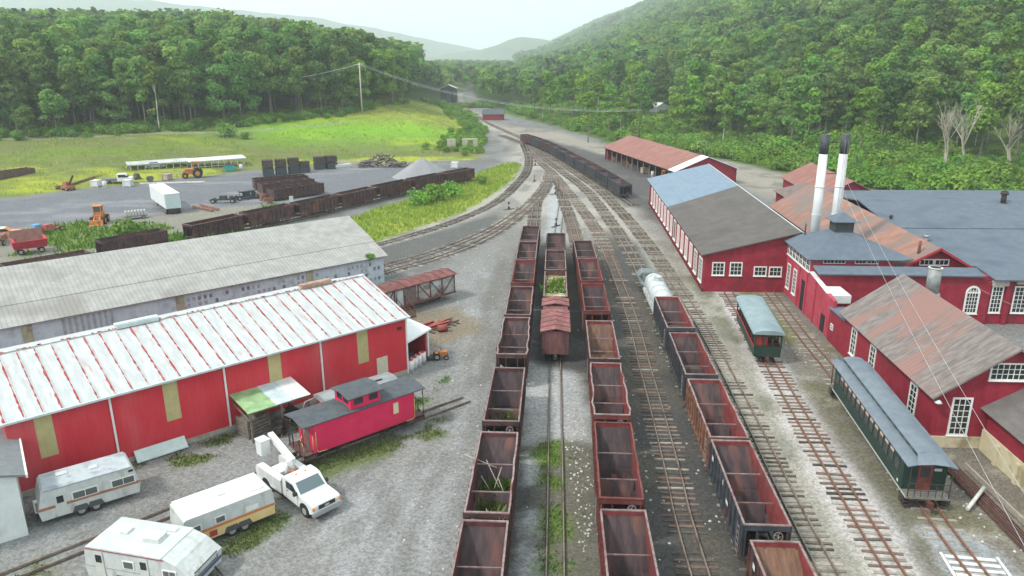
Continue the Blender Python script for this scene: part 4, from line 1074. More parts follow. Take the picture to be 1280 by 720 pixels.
def gable(root, u0, u1, v0, v1, zw, ur, zr, wm, rm, over=.45, t=.12, ze=None, parts=True, wall2=None):
    """gable building whose ridge runs along v (local y); zw wall heights (west, east)"""
    ou, ov = root['o']; a, b, c_ = u0-ou, u1-ou, ur-ou
    ya, yb = v0-ov, v1-ov; zw0, zw1 = zw
    mb = MB(); mb.extr([(a, 0), (b, 0), (b, zw1), (c_, zr-t), (a, zw0)], 'y', ya, yb, 0)
    if wall2: # long walls with boards along y
        for i, f in enumerate(mb.f):
            p = [mb.v[k] for k in f]; xs_ = {round(q[0], 3) for q in p}
            if len(xs_) == 1: mb.mi[i] = 1
    mb.build('wall', [wm, wall2 or wm], root)
    sw = (zr-t-zw0)/(c_-a); se = (zr-t-zw1)/(b-c_)
    for s, (x_, z_, sl_) in enumerate(((a, zw0, sw), (b, zw1, se))):
        xx = x_-over if s == 0 else x_+over; zz_ = z_-sl_*over+t
        MB().slab([(c_, ya-over, zr), (c_, yb+over, zr), (xx, yb+over, zz_), (xx, ya-over, zz_)], t).build('roof', rm, root)
    return sw
def win(root, face, c0, a, z0, z1, w_, nx, ny, frame=None, pane=None, fr=.12, name='window', proud=.05):
    """window on a wall; face 'S' (plane v=c0, a = u centre) or 'W' (plane u=c0, a = v centre)"""
    ou, ov = root['o']; mb = MB(); pn = MB()
    def box(m_, a0, a1, b0, b1, d0, d1):
        if face == 'S': m_.bx(a0-ou, a1-ou, c0-d1-ov, c0-d0-ov, b0, b1)
        else: m_.bx(c0-d1-ou, c0-d0-ou, a0-ov, a1-ov, b0, b1)
    x0, x1 = a-w_/2, a+w_/2
    box(mb, x0-fr, x0, z0-fr, z1+fr, 0, proud+.02); box(mb, x1, x1+fr, z0-fr, z1+fr, 0, proud+.02)
    box(mb, x0, x1, z0-fr, z0, 0, proud+.02); box(mb, x0, x1, z1, z1+fr, 0, proud+.02)
    if z1-z0 > .7: box(mb, x0-fr-.05, x1+fr+.05, z0-fr-.05, z0-fr, 0, proud+.09)
    for i in range(1, nx):
        xx = x0+w_*i/nx; box(mb, xx-.022, xx+.022, z0, z1, 0, proud)
    for j in range(1, ny):
        zz_ = z0+(z1-z0)*j/ny
        box(mb, x0, x1, zz_-.02, zz_+.02, 0, proud-.004)
    f = mb.build(name, frame or M_trim, root)
    box(pn, x0, x1, z0, z1, 0, .025); pn.build('pane', pane or M_glass, f)
    return f
# long red shop with the brown roof (west side of the complex)
db = shop('long_workshop', 'long dark red shop with brown and slate blue roof and tall pale side windows', 16.2, 80.5)
ou, ov = 16.2, 80.5
mb = MB(); mb.extr([(0, 0), (11.3, 0), (11.3, 5.6), (10.0, 6.75), (0, 4.32)], 'y', 0, 52, 0)
mb.build('wall', [M_redw, M_redw2], db)
slp = (6.9-4.4)/10.0
def dbz(x): return 6.9-slp*(10.0-x)
MB().slab([(10.0, -.4, 6.9), (10.0, 29.6, 6.9), (-.5, 26.6, dbz(-.5)), (-.5, -.4, dbz(-.5))], .12).build('roof', M_rooff, db)
MB().slab([(10.0, 29.6, 6.903), (10.0, 52.4, 6.903), (-.5, 52.4, dbz(-.5)+.003), (-.5, 26.6, dbz(-.5)+.003)], .12).build('roof_blue', M_roofs, db)
MB().slab([(10.0, -.4, 6.9), (10.0, 52.4, 6.9), (11.7, 52.4, 5.4), (11.7, -.4, 5.4)], .1).build('roof', M_rooff, db)
MB().slab([(9.88, -.45, 6.96), (10.25, -.45, 6.80), (10.25, 52.4, 6.80), (9.88, 52.4, 6.96)], .05).build('ridge_flashing', mat('flashing', (.50, .54, .56), (.6, .63, .65), scale=2, rough=.4, bump=0), db)
for k in range(15):
    v = 82.3+k*3.28
    if v > 131: break
    win(db, 'W', 16.2, v+.15, .85, 3.25, 1.55, 3 if k < 2 else 1, 5 if k < 2 else 1, pane=M_glass if k in (0, 1, 6) else M_trimp, fr=.16)
for (u, w_, z0, z1, nx, ny) in ((17.72, 1.12, 2.0, 3.27, 3, 3), (19.62, 1.12, 2.0, 3.29, 3, 3), (22.24, 1.15, 1.97, 2.84, 3, 2), (23.87, 1.15, 1.94, 2.82, 3, 2)):
    win(db, 'S', 80.5, u, z0, z1, w_, nx, ny)
MB().bx(-.12, 0, -.12, 52, 0, .35).build('sill_beam', mat('sill_dark_red', (.13, .012, .02), rough=.8), db)
# boiler house
bh = shop('boiler_house', 'pinkish red boiler house with hipped blue grey roof, louvred cupola and clerestory windows', 25, 73)
ou, ov = 25, 73
mb = MB().bx(0, 8, 0, 8.0, 0, 6.0)
mb.extr([(-7.0, 0), (0, 0), (0, 4.45), (-5.2, 3.9), (-7.0, 3.75)], 'x', .02, .35, 0)
for yy in (-2.2, .35, 2.8, 5.4): mb.bx(-.12, 0, yy-.06, yy+.06, 0, 4.2)
mb.build('wall', M_redb, bh)
ap = (4.0, 4.0, 8.25); e = .55; z0_ = 5.9
cs = [(-e, -e, z0_), (8+e, -e, z0_), (8+e, 8+e, z0_), (-e, 8+e, z0_)]
mb = MB()
for i in range(4): mb.slab([cs[i], cs[(i+1) % 4], ap], .12)
mb.build('roof', M_roofb, bh)
MB().slab([(-.05, -5.3, 3.98), (-.05, 0, 4.55), (.42, 0, 4.55), (.42, -5.3, 3.98)], .06).build('wall_cap', M_trim, bh)
MB().bx(.36, 2.2, -5.3, -2.3, 3.0, 3.75).build('low_roof', mat('white_roof', (.62, .66, .64), (.7, .72, .7), scale=2, rough=.6), bh)
cu = MB().bx(3.1, 4.9, 3.1, 4.9, 7.1, 8.95).build('cupola', mat('cupola_dark', (.045, .05, .055), (.06, .065, .07), scale=3, rough=.7, stripe=('Z', .16, 1.2, .4)), bh)
mb = MB(); q = [(2.7, 2.7, 8.92), (5.3, 2.7, 8.92), (5.3, 5.3, 8.92), (2.7, 5.3, 8.92)]
for i in range(4): mb.slab([q[i], q[(i+1) % 4], (4, 4, 9.75)], .06)
mb.build('cupola_roof', M_roofb, cu)
for k in range(7): win(bh, 'W', 25, 73.55+k*1.13+.1, 4.52, 5.5, .92, 2, 2, fr=.08)
for c0, w_ in ((79.35, .85), (77.2, .85)): win(bh, 'W', 25, c0, 1.0, 3.45, w_, 2, 6, fr=.13)
d_ = MB().bx(-.05, 0, 1.0, 1.9, .1, 3.2).build('door', M_dark, bh)
MB().bx(-.05, 0, -5.35, -4.4, .15, 1.75).build('door', M_dark, bh)
for u in (26.7, 27.75, 29.75, 30.9): win(bh, 'S', 73, u, 5.45, 5.82, .95, 3, 1, fr=.07)
# stacks
for (u, v, lab, zt) in ((27.95, 81.6, 'left tall white smokestack with black top behind the boiler house roof', 17.0), (30.1, 81.85, 'right tall white smokestack with black top rising behind the cupola', 17.0)):
    st = shop('smokestack', lab, u, v, 'smokestack', 'pair of white smokestacks')
    MB().tube((0, 0, 4.5), (0, 0, 15.0), .50, n=24, r2=.44).build('stack', mat('stack_white', (.60, .62, .62), (.68, .70, .70), scale=1.2, rough=.5, bump=.03, c3=(.50, .52, .53), s3=.6), st)
    MB().tube((0, 0, 15.0), (0, 0, zt), .45, n=24).build('stack_top', mat('stack_black', (.045, .05, .06), (.07, .075, .085), scale=3, rough=.6), st)
    mb = MB()
    for z in (8.5, 11.5): mb.tube((0, 0, z), (0, 0, z+.06), .52, n=24)
    mb.build('band', mat('stack_white', (.60, .62, .62)), st)
    if u < 29:
        mb = MB()
        mb.bar((.45, 0, 16.2), (1.7, .25, 16.2), .06, .06).bar((.45, 0, 12.9), (1.7, .25, 12.9), .1, .06)
        mb.build('brace', M_iron, st)
    else:
        mb = MB()
        for s in (-.16, .16): mb.bar((s, -.58, 6), (s, -.56, 16.4), .03, .03)
        mb.build('ladder_rail', M_rod, st)
sp = shop('stovepipe', 'thin black pipe standing on the boiler house roof before the left stack', 26.2, 79.3, 'pipe')
MB().tube((0, 0, 6.2), (0, 0, 8.0), .07).tube((0, 0, 6.2), (0, 0, 6.35), .22).build('pipe', M_iron, sp)
# machine shop with the strip roof and red gable
ms = shop('machine_shop', 'red machine shop with rust orange gable roof behind the boiler house', 31.9, 74)
ou, ov = 31.9, 74
mb = MB(); mb.extr([(0, 0), (9.0, 0), (9.0, 4.75), (5.45, 6.83), (0, 3.7)], 'y', 0, 38, 0); mb.build('wall', M_redw, ms)
MB().slab([(5.45, -.7, 6.95), (5.45, 38.4, 6.95), (-.5, 38.4, 3.55), (-.5, -.7, 3.55)], .1).build('roof', M_rooforange, ms)
MB().slab([(5.45, -.7, 6.95), (5.45, 38.4, 6.95), (9.6, 38.4, 4.55), (9.6, -.7, 4.55)], .1).build('roof', M_rooforange, ms)
MB().slab([(5.43, -.75, 6.98), (-.5, -.75, 3.6), (-.5, -.62, 3.6), (5.43, -.62, 6.98)], .22).slab([(5.43, -.75, 6.98), (9.6, -.75, 4.6), (9.6, -.62, 4.6), (5.43, -.62, 6.98)], .22).build('bargeboard', mat('barge_red', (.35, .03, .045), rough=.6), ms)
win(ms, 'S', 74, 36.5, 5.12, 5.58, 1.2, 3, 1, fr=.1); win(ms, 'S', 74, 37.95, 5.12, 5.58, 1.2, 3, 1, fr=.1)
st = shop('stovepipe', 'short rusty stovepipe on the orange roof next to the red gable', 35.9, 74.6, 'pipe')
MB().tube((0, 0, 5.9), (0, 0, 7.35), .14, n=10).build('pipe', M_brown, st)
# cross roof portion of blue grey just right of the boiler house
MB().slab([(2.9, -1.0, 5.9), (.9, 5.0, 6.4), (-1.4, 6.0, 5.95), (-1.2, -1.0, 5.45)], .1).build('connecting_roof', M_roofb, ms)
# front hall with arched window and strip roof
fh = shop('front_hall', 'low red hall with long narrow blue grey roof and arched white window', 25.0, 70.9)
ou, ov = 25.0, 70.9
MB().bx(.4, 15.9, 0, 1.15, 0, 4.9).bx(15.9, 40, .25, 2.2, 0, 4.45).build('wall', M_redw, fh)
for u in (41.1, 43.05, 46.5, 50): MB().bx(u-25-.22, u-25+.22, .02, .25, 0, 4.3).build('pilaster', M_redw, fh)
MB().slab([(0, -.4, 5.02), (15.4, -.4, 4.95), (15.3, 1.2, 5.36), (-.1, 1.2, 5.42)], .14).build('roof', M_roofb, fh)
f = win(fh, 'S', 70.9, 39.72, 1.25, 3.15, 1.0, 4, 5, fr=.16)
mb = MB(); n = 10
cu_ = [(14.72+.5*math.cos(math.pi*i/n), 3.15+.55*math.sin(math.pi*i/n)) for i in range(n+1)]
ou_ = [(14.72+.68*math.cos(math.pi*i/n), 3.15+.75*math.sin(math.pi*i/n)) for i in range(n+1)]
for i in range(n): mb.extr([cu_[i], cu_[i+1], ou_[i+1], ou_[i]], 'y', -.08, 0)
for xx in (-.25, 0, .25): mb.bx(14.72+xx-.02, 14.72+xx+.02, -.06, 0, 3.27, 3.6)
mb.bx(14.24, 15.2, -.06, 0, 3.38, 3.42); mb.build('window_arch', M_trim, f)
MB().extr(cu_, 'y', -.04, 0).build('pane', M_glass, f)
for u, w_ in ((42.1, .85), (44.3, 1.1), (48, 1.1)): win(fh, 'S', 71.15, u, 1.25, 3.72, w_, 3, 6, fr=.12)
MB().bx(16.4, 17.9, -.05, .22, 3.9, 4.4).bx(18.6, 20.0, -.05, .22, 4.1, 4.35).build('sign_board', mat('old_board', (.36, .30, .27), (.45, .4, .36), scale=4, rough=.9), fh)
# big erecting shop, blue grey roof
bs = shop('erecting_shop', 'very large building with one broad plain blue grey roof at the right edge', 41.0, 71.0)
MB().bx(-3, 42, 2.2, 49, 0, 4.3).build('wall', M_redw, bs)
mb = MB(); mb.slab([(.4, -.5, 4.62), (45, -.5, 4.62), (45, 14.0, 6.30), (-3.4, 14.0, 6.30), (-3.4, 3.2, 4.95), (.4, 3.2, 4.95)], .15); mb.build('roof', M_roofb, bs)
mb = MB(); mb.slab([(-3.4, 14.0, 6.38), (45, 14.0, 6.38), (45, 24.5, 7.62), (-3.4, 24.5, 7.62)], .15)
mb.build('roof', M_roofb, bs)
MB().slab([(-3.4, 24.5, 7.62), (45, 24.5, 7.62), (45, 49.5, 4.6), (-3.4, 49.5, 4.6)], .15).build('roof', M_roofb, bs)
for (u, v, z, r_, h_, lab, m_) in ((39.62, 81.1, 5.5, .28, 1.0, 'silver roof vent on the blue grey roof behind the red gable', M_metal),
                              (54.6, 94.6, 7.4, .42, 1.5, 'black stubby roof vent on the ridge at the right edge', M_iron), (38.6, 88.0, 6.3, .2, .9, 'small bent vent pipe beside the orange roof ridge', M_iron)):
    q = shop('roof_vent', lab, u, v, 'roof vent')
    MB().tube((0, 0, z), (0, 0, z+h_), r_*.7, n=14).tube((0, 0, z+h_*.75), (0, 0, z+h_), r_*1.15, n=14, r2=r_*.9).tube((0, 0, z), (0, 0, z+.1), r_*1.4, n=14).build('pipe', m_, q)
# hipped dark roof north of the orange one
cg = shop('hip_roof_shed', 'small shed with dark weathered hipped roof behind the smokestacks', 34.5, 108)
MB().bx(0, 7.5, 0, 12, 0, 4.5).build('wall', M_redw, cg)
mb = MB(); c4 = [(-.4, -.4, 4.5), (7.9, -.4, 4.5), (7.9, 12.4, 4.5), (-.4, 12.4, 4.5)]; pk1 = (3.5, 7.5, 6.35); pk2 = (3.5, 9, 6.35)
mb.slab([c4[0], c4[1], pk1], .1); mb.slab([c4[1], c4[2], pk2, pk1], .1); mb.slab([c4[2], c4[3], pk2], .1); mb.slab([c4[3], c4[0], pk1, pk2], .1)
mb.build('roof', mat('shingle_dark_brown', (.15, .11, .10), (.2, .15, .14), scale=1.5, rough=.9, bump=.15), cg)
# north red building
nb = shop('red_storehouse', 'red gabled storehouse with rusty red roof beyond the smokestacks', 41.0, 119)
gable(nb, 41.0, 50.3, 119, 139, (3.8, 3.8), 45.65, 6.3, M_redw, M_roofrust, over=.5, wall2=M_redw2)
win(nb, 'S', 119, 46.0, 3.35, 4.45, 1.7, 4, 2, fr=.15)
MB().bx(-.06, 0, 13, 14.4, 0, 2.6).build('door', M_trim, nb); MB().bx(-.06, 0, 8.5, 10.5, .2, 2.6).build('door', M_dark, nb)
MB().bx(9.35, 9.9, -.6, 0, 2.3, 3.4).build('downpipe_box', mat('box_grey', (.4, .38, .34), rough=.8), nb)
sh = shop('red_cabin', 'small red cabin with pinkish roof at the right edge of the picture', 64.5, 99)
gable(sh, 64.5, 71, 101, 107, (5.6, 5.6), 67.7, 7.2, M_redw, M_roofrust, over=.4)
# front red shop (smithy) beside the coach
ss = shop('smith_shop', 'dark red board shop with mottled grey and pink shingle roof beside the green coach', 24.9, 46.4)
gable(ss, 24.9, 33.8, 46.4, 62.6, (3.95, 3.95), 29.35, 7.25, M_redw, M_roofss, over=.5, wall2=M_redw2)
MB().bx(0, 2.6, 16.2, 19.9, 0, 3.1).build('wall', M_redw2, ss)
MB().slab([(-.15, 16.0, 3.2), (2.8, 16.0, 3.2), (2.8, 20.0, 3.1), (-.15, 20.0, 3.1)], .1).build('low_roof', M_roofb, ss)
MB().bx(-.08, 8.98, -.10, 0, 0, .8).build('foundation', M_found, ss)
for v in (60.3, 56.4, 49.3): win(ss, 'W', 24.9, v, 1.0, 3.1, .85, 2, 5, fr=.12)
win(ss, 'W', 24.9, 65.35, 1.3, 1.75, .5, 2, 2, fr=.05)
win(ss, 'S', 46.4, 26.6, 1.0, 3.5, 1.05, 3, 6, fr=.12)
win(ss, 'S', 46.4, 29.1, 4.98, 6.0, 2.1, 6, 3, fr=.1)
la = MB().tube((.0, -.05, 3.5), (-.0, -.35, 3.62), .03).build('lamp_arm', M_iron, ss)
la = MB().tube((0, -.36, 3.55), (0, -.36, 3.38), .08, r2=.26, n=14).build('lamp_shade', M_trim, ss)
ch = shop('chimney_pipe', 'wide grey metal chimney with pale rim on the shingle roof ridge', 31.4, 62.0, 'chimney')
MB().tube((0, 0, 5.6), (0, 0, 8.1), .52, n=22).tube((0, 0, 5.5), (0, 0, 5.95), .75, n=22, r2=.6).build('pipe', mat('chimney_grey', (.20, .22, .22), (.28, .30, .30), scale=2, rough=.6, metal=.2), ch)
MB().tube((0, 0, 8.05), (0, 0, 8.12), .56, n=22).build('rim', mat('rim_pale', (.5, .5, .47), rough=.6), ch)
MB().tube((0, 0, 8.115), (0, 0, 8.13), .42, n=22).build('flue_opening', M_dark, ch)
ln = shop('lean_to_shed', 'low red shed with grey brown roof on a tall cream foundation at the right edge', 28.2, 46.2)
mb = MB().extr([(0, 0), (8, 0), (8, 5.4), (4, 5.4), (0, 3.0)], 'y', -16, -.2, 0); mb.build('wall', M_redw2, ln)
MB().slab([(-.4, -16.5, 2.9), (-.4, .25, 2.9), (4.1, .25, 5.55), (4.1, -16.5, 5.55)], .1).build('roof', M_roofg, ln)
mb = MB().bx(-.12, 0, -16, .0, 0, 1.5)
for k in range(7): mb.bx(-.28, -.12, -2.2-k*2.2, -1.85-k*2.2, 0, 1.35)
mb.build('foundation', M_found, ln)
# overhead wires crossing the shop roof
def wire(p0, p1, sag, r_=.018, n=24):
    p0 = Vector(p0); p1 = Vector(p1); pts = []
    for i in range(n+1):
        t = i/n; p = p0.lerp(p1, t); p.z -= 4*sag*t*(1-t); pts.append(p)
    return pts
M_wire = mat('wire_pale', (.45, .45, .45), rough=.5, bump=0)
def hang(lab, p0, p1, sag, r_=.012, m_=None, ground=None):
    mb = MB().pts_tube(wire(p0, p1, sag), r_, 0, 5); o = mb.build('overhead_wire', m_ or M_wire)
    return tag(o, lab, 'wire')
hang('left of two pale wires falling across the shingle roof', Vector((35.1, 79.5, 11.55)), at(1290, 700, 6.0), .5)
hang('right of two pale wires falling across the shingle roof', Vector((35.6, 79.7, 12.2)), at(1300, 650, 6.5), .5)
hang('pale cable from the arched window to the right edge', at(1226, 362, 3.9), at(1310, 398, 3.8), .15)
# wooden storage shed, open fronted (beyond)
ls = thing('open_shed', 'long open fronted shed with faded red roof and junk under it', 'building', (32.6, 147.8, 0), rad(12.2))
ls['o'] = (0, 0)
mb = MB().extr([(0+.0, 3.0), (12.9, 3.0), (12.9, 3.1), (6.5, 5.6), (0, 3.1)], 'y', .3, 43, 0).bx(12.7, 12.9, .3, 43, 0, 3.0).bx(0.2, 12.9, .3, .5, 0, 3.05).bx(0, 12.9, 42.8, 43, 0, 3.0)
mb.build('wall', M_redw, ls)
for s in (0, 1):
    x_ = (-.6, 13.5)[s]
    MB().slab([(6.5, 3.2, 5.75), (6.5, 43.5, 5.75), (x_, 43.5, 3.05), (x_, 3.2, 3.05)], .1).build('roof', M_roofrust, ls)
    MB().slab([(6.5, 0, 5.76), (6.5, 3.2, 5.76), (x_, 3.2, 3.06), (x_, 0, 3.06)], .1).build('roof_panel_white', mat('new_white_sheet', (.62, .66, .68), (.68, .72, .73), scale=1, rough=.5), ls)
for k in range(13): MB().bx(-.02, .14, .6+k*3.4, .76+k*3.4, 0, 3.1).build('post', mat('post_grey', (.2, .17, .15), (.3, .26, .23), scale=4, rough=.9), ls)
rr = random.Random(5)
jm = [mat('junk_tan', (.33, .26, .2), (.42, .34, .28), scale=3), mat('junk_orange', (.45, .17, .05), (.5, .22, .08), scale=3), mat('junk_white', (.6, .6, .6), rough=.6), mat('junk_dark', (.06, .06, .06), (.1, .1, .1), scale=3), mat('junk_rust', (.16, .08, .05), (.22, .12, .08), scale=3)]
names = [('lumber_pile', 'pile of tan boards'), ('crate', 'wooden crate'), ('machine_part', 'dark iron casting'), ('wheel_pair', 'pair of rusty wheels'), ('oil_drum', 'standing drum')]
cn = {}
def junk(x, y, k, z=0, col=None, lab=None, rz=None, grp='scrap under the open shed', sc=1.0):
    nm, ds = names[k]; m_ = jm[col if col is not None else rr.randrange(5)]
    o = thing(nm, lab, ds.split()[-1], (x, y, z), rz if rz is not None else rr.uniform(0, 3), grp)
    mb = MB()
    if k == 0:
        for i in range(5): mb.bx(-1.3+rr.uniform(-.2, .2), 1.3+rr.uniform(-.2, .2), -.4+rr.uniform(-.1, .1), .4+rr.uniform(-.1, .1), i*.13, i*.13+.11)
        mb.build('board', m_, o)
    elif k == 1:
        mb.bx(-.5, .5, -.5, .5, .08, .9)
        for x_ in (-.5, .5):
            for y_ in (-.5, .5): mb.bx(x_-.06, x_+.06, y_-.06, y_+.06, 0, .98)
        mb.bx(-.55, .55, -.55, .55, .9, .95); mb.build('slat_box', m_, o)
    elif k == 2:
        mb.extr([(-.6, 0), (.6, 0), (.45, .35), (.2, .5), (.15, .9), (-.2, .9), (-.35, .4)], 'y', -.35, .35); mb.tube((0, -.5, .6), (0, .5, .6), .22, n=10); mb.build('casting', m_, o)
    elif k == 3:
        for s in (-.4, .4): mb.tube((s-.05, 0, .4), (s+.05, 0, .4), .4, n=14)
        mb.tube((-.6, 0, .4), (.6, 0, .4), .07); mb.build('wheelset', m_, o)
    else:
        mb.tube((0, 0, 0), (0, 0, .88), .29, n=14)
        for z_ in (.02, .3, .6, .86): mb.tube((0, 0, z_-.015), (0, 0, z_+.015), .305, n=14)
        mb.build('drum', m_, o)
    if sc != 1: o.scale = (sc,)*3
    return o
Ls = [('lumber_pile', 'tan board pile under the near end of the open shed', 0, 5, 0), ('lumber_pile', 'orange brown board pile beside the orange machine under the shed', 0, 8, 1), ('oil_drum', 'pale drum at the front of the open shed', 4, 14, 2), ('crate', 'tan crate standing in the middle of the open shed', 1, 19, 0),
      ('machine_part', 'dark casting left of the tan crate in the open shed', 2, 23, 3), ('wheel_pair', 'rusty wheel pair under the open shed roof', 3, 27, 4), ('crate', 'rusty crate toward the far end of the open shed', 1, 33, 4), ('machine_part', 'rusty casting at the far end of the open shed', 2, 39, 4), ('oil_drum', 'rust brown drum near the middle posts of the shed', 4, 30, 4)]
for nm, lab, k, yy, col in Ls:
    p = Vector((.9+rr.uniform(-.3, .8), yy, 0)); p.rotate(Matrix.Rotation(rad(12.2), 3, 'Z')); junk(32.6+p.x, 147.8+p.y, k, col=col, lab=lab, sc=1.3)
# orange machine and sheet at the shed front
def tractor(x, y, rz, label, body, name='tractor', cat='tractor', s=1.0):
    t = thing(name, label, cat, (x, y, 0), rz)
    MB().bx(-1.2, .9, -.35, .35, .55, 1.15).bx(-.9, .2, -.45, .45, 1.15, 1.35).build('hood', body, t)
    mb = MB()
    for a in (-.45, .45):
        mb.bx(.2, .28, a-.04, a+.04, 1.0, 2.3); mb.bx(1.0, 1.08, a-.04, a+.04, .9, 2.3)
    mb.bx(.05, 1.2, -.6, .6, 2.25, 2.35); mb.build('canopy', body, t)
    MB().bx(.35, .85, -.3, .3, .9, 1.05).bx(.8, .9, -.3, .3, 1.0, 1.5).build('seat', M_dark, t)
    for xx, r_, w_ in ((-.95, .42, .22), (.75, .68, .32)):
        for a in (-.62, .62):
            wh = MB().tube((xx, a-w_/2, r_), (xx, a+w_/2, r_), r_, n=18).build('wheel', M_dark, t)
            MB().tube((xx, a-w_/2-.01, r_), (xx, a+w_/2+.01, r_), r_*.5, n=14).build('rim', body, wh)
    t.scale = (s, s, s)
    return t
M_orange = mat('machine_orange', (.50, .17, .04), (.55, .22, .07), scale=3, rough=.6, c3=(.3, .15, .08), s3=1.5)
p = at(828, 217, .0); tractor(31.6, 152.2, rad(100), 'orange machine parked at the near end of the open shed', M_orange, s=1.1)
# ------------------------------------------------------------------ left side: white roofed red building
A41 = rad(41.2)
M_rwroof = mat('white_roof_streaked', (.41, .43, .43), (.50, .515, .51), scale=1.5, rough=.6, bump=.04, c3=(.42, .27, .255), s3=1.4, lo3=.58, hi3=.80, stretch=(2.2, .35, 1))
M_redmetal = mat('red_ribbed_metal', (.54, .028, .045), (.58, .045, .06), scale=.8, rough=.45, bump=.03, c3=(.58, .10, .11), s3=.35, lo3=.52, hi3=.75, stretch=(1, 1, .35), stripe=('X', .3, .8, .10))
M_panel = mat('fibreglass_panel', (.42, .36, .17), (.48, .41, .21), scale=1.5, rough=.5, bump=.03, stripe=('X', .3, .8, .08))
M_gutter = mat('gutter_grey', (.45, .50, .52), (.55, .6, .6), scale=3, rough=.4, bump=0)
rw = thing('metal_building', 'long bright red metal building with streaked white roof and beige panels', 'building', (-8.7, 57.5, 0), A41)
mb = MB(); mb.extr([(0, 0), (13.2, 0), (13.2, 5.0), (6.6, 6.85), (0, 5.0)], 'x', -27.6, 0, 0); mb.build('wall', M_redmetal, rw)
# the roof is white sheet with red showing along every seam
M_seam = mat('seam_red', (.42, .035, .03), (.60, .60, .60), scale=2.2, rough=.7, bump=.03, lo=.55, hi=.6, stretch=(.3, 1, 1))
for s in (0, 1):
    ya, yb = (-.35, 6.6) if s == 0 else (13.55, 6.6); z_a = 5.02
    r_ = MB().slab([(-27.9, ya, z_a), (.25, ya, z_a), (.25, yb, 7.0), (-27.9, yb, 7.0)], .08).build('roof', M_rwroof, rw)
    if s == 0:
        for k in range(29):
            x0 = -27.6+k*.985
            def P(x, t, dz=.0): return (x, ya+(yb-ya)*t, z_a+(7.0-z_a)*t+dz)
            mb = MB(); n = 26; rr = random.Random(k)
            L_ = []; R_ = []
            for i in range(n+1):
                t = .005+i/n*.955; wv = rr.uniform(.018, .085)*(1 if rr.random() < .8 else .15)*rr.choice((1.25, 1, .8))*(1.1-.2*(k % 3)); L_.append((x0-wv-rr.uniform(0, .012), t)); R_.append((x0+wv, t))
            for i in range(n):
                mb.add([P(L_[i][0], L_[i][1], .008), P(R_[i][0], R_[i][1], .008), P(R_[i+1][0], R_[i+1][1], .008), P(L_[i+1][0], L_[i+1][1], .008)], [(0, 1, 2, 3)])
            mb.build('roof_seam', mat('seam_rust_red', (.27, .03, .03), (.38, .10, .09), scale=3, rough=.8, bump=0), r_)
            MB().bar(P(x0+.07, 0, .02), P(x0+.07, 1, .02), .035, .04).build('roof_rib', M_rwroof, r_)
MB().bx(-27.9, .25, 6.38, 6.82, 6.96, 7.03).build('ridge_cap', M_rwroof, rw)
mb = MB(); rr = random.Random(3)
for k in range(120):
    x_ = rr.uniform(-27.8, .1); mb.bx(x_, x_+rr.uniform(.04, .22), 6.3+rr.uniform(0, .12), 6.45+rr.uniform(0, .2), 7.032, 7.036)
o = mb.build('rust_fleck', mat('seam_rust_red', (.3, .03, .03)), rw); o['kind'] = 'stuff'
MB().bx(-27.9, .25, -.50, -.36, 4.90, 5.03).build('gutter', M_gutter, rw)
MB().bx(-.02, .10, -.10, .02, 0, 5.0).build('corner_trim', M_trim, rw)
for xx in (-22.05, -14.85, -7.58): MB().bx(xx-.06, xx+.06, -.14, -.04, .3, 5.0).build('downspout', M_trim, rw)
for xx, zb in ((-25.7, 2.05), (-18.42, 2.0), (-11.2, 2.0), (-4.0, 2.03)): MB().bx(xx-.47, xx+.47, -.035, 0, zb, 4.98).build('translucent_panel', M_panel, rw)
MB().bx(-2.85, -1.85, -.05, 0, .1, 2.05).build('door', mat('door_cream', (.55, .50, .38), (.6, .56, .44), scale=4, rough=.6), rw)
MB().bx(-27.6, 0, -.06, 0, 0, .32).build('base_course', mat('concrete_base', (.35, .33, .27), (.42, .4, .34), scale=2, rough=.9, c3=(.2, .19, .14), s3=.8), rw)
MB().bx(-.75, -.45, -.2, 0, 4.0, 4.2).build('wall_lamp', M_iron, rw)
for a, b_ in ((-19.6, -16.8), (-5.6, -3.0)):
    mb = MB().bx(a, b_, 6.25, 7.0, 6.98, 7.22).bx(a-.05, b_+.05, 6.35, 6.9, 7.22, 7.28); mb.build('ridge_vent', mat('vent_pale', (.42, .50, .50), (.52, .58, .58), scale=2, rough=.5) if a < -10 else mat('vent_rust', (.30, .17, .12), (.4, .3, .24), scale=3, rough=.8), rw)
an = thing('shed_annex', 'small white roofed open annex at the end of the red metal building', 'annex', (-8.7, 57.5, 0), A41)
MB().slab([(.06, -.12, 2.75), (3.45, 1.3, 2.72), (3.45, 6.2, 2.72), (.06, 6.2, 2.75)], .14).build('roof', mat('annex_roof_white', (.66, .70, .70), (.72, .75, .75), scale=1.5, rough=.6), an)
MB().bx(2.95, 3.1, 1.6, 6.0, 0, 2.6).bx(.1, 3.0, 5.9, 6.0, 0, 2.6).build('wall', M_redmetal, an)
MB().bx(2.9, 3.06, 1.15, 1.3, 0, 2.6).build('post', M_trim, an)
M_bar = mat('barrel_white', (.62, .62, .60), (.7, .7, .68), scale=4, rough=.5, bump=.02)
c_, s_ = math.cos(A41), math.sin(A41)
def rwp(x, y): return (-8.7+x*c_-y*s_, 57.5+x*s_+y*c_)
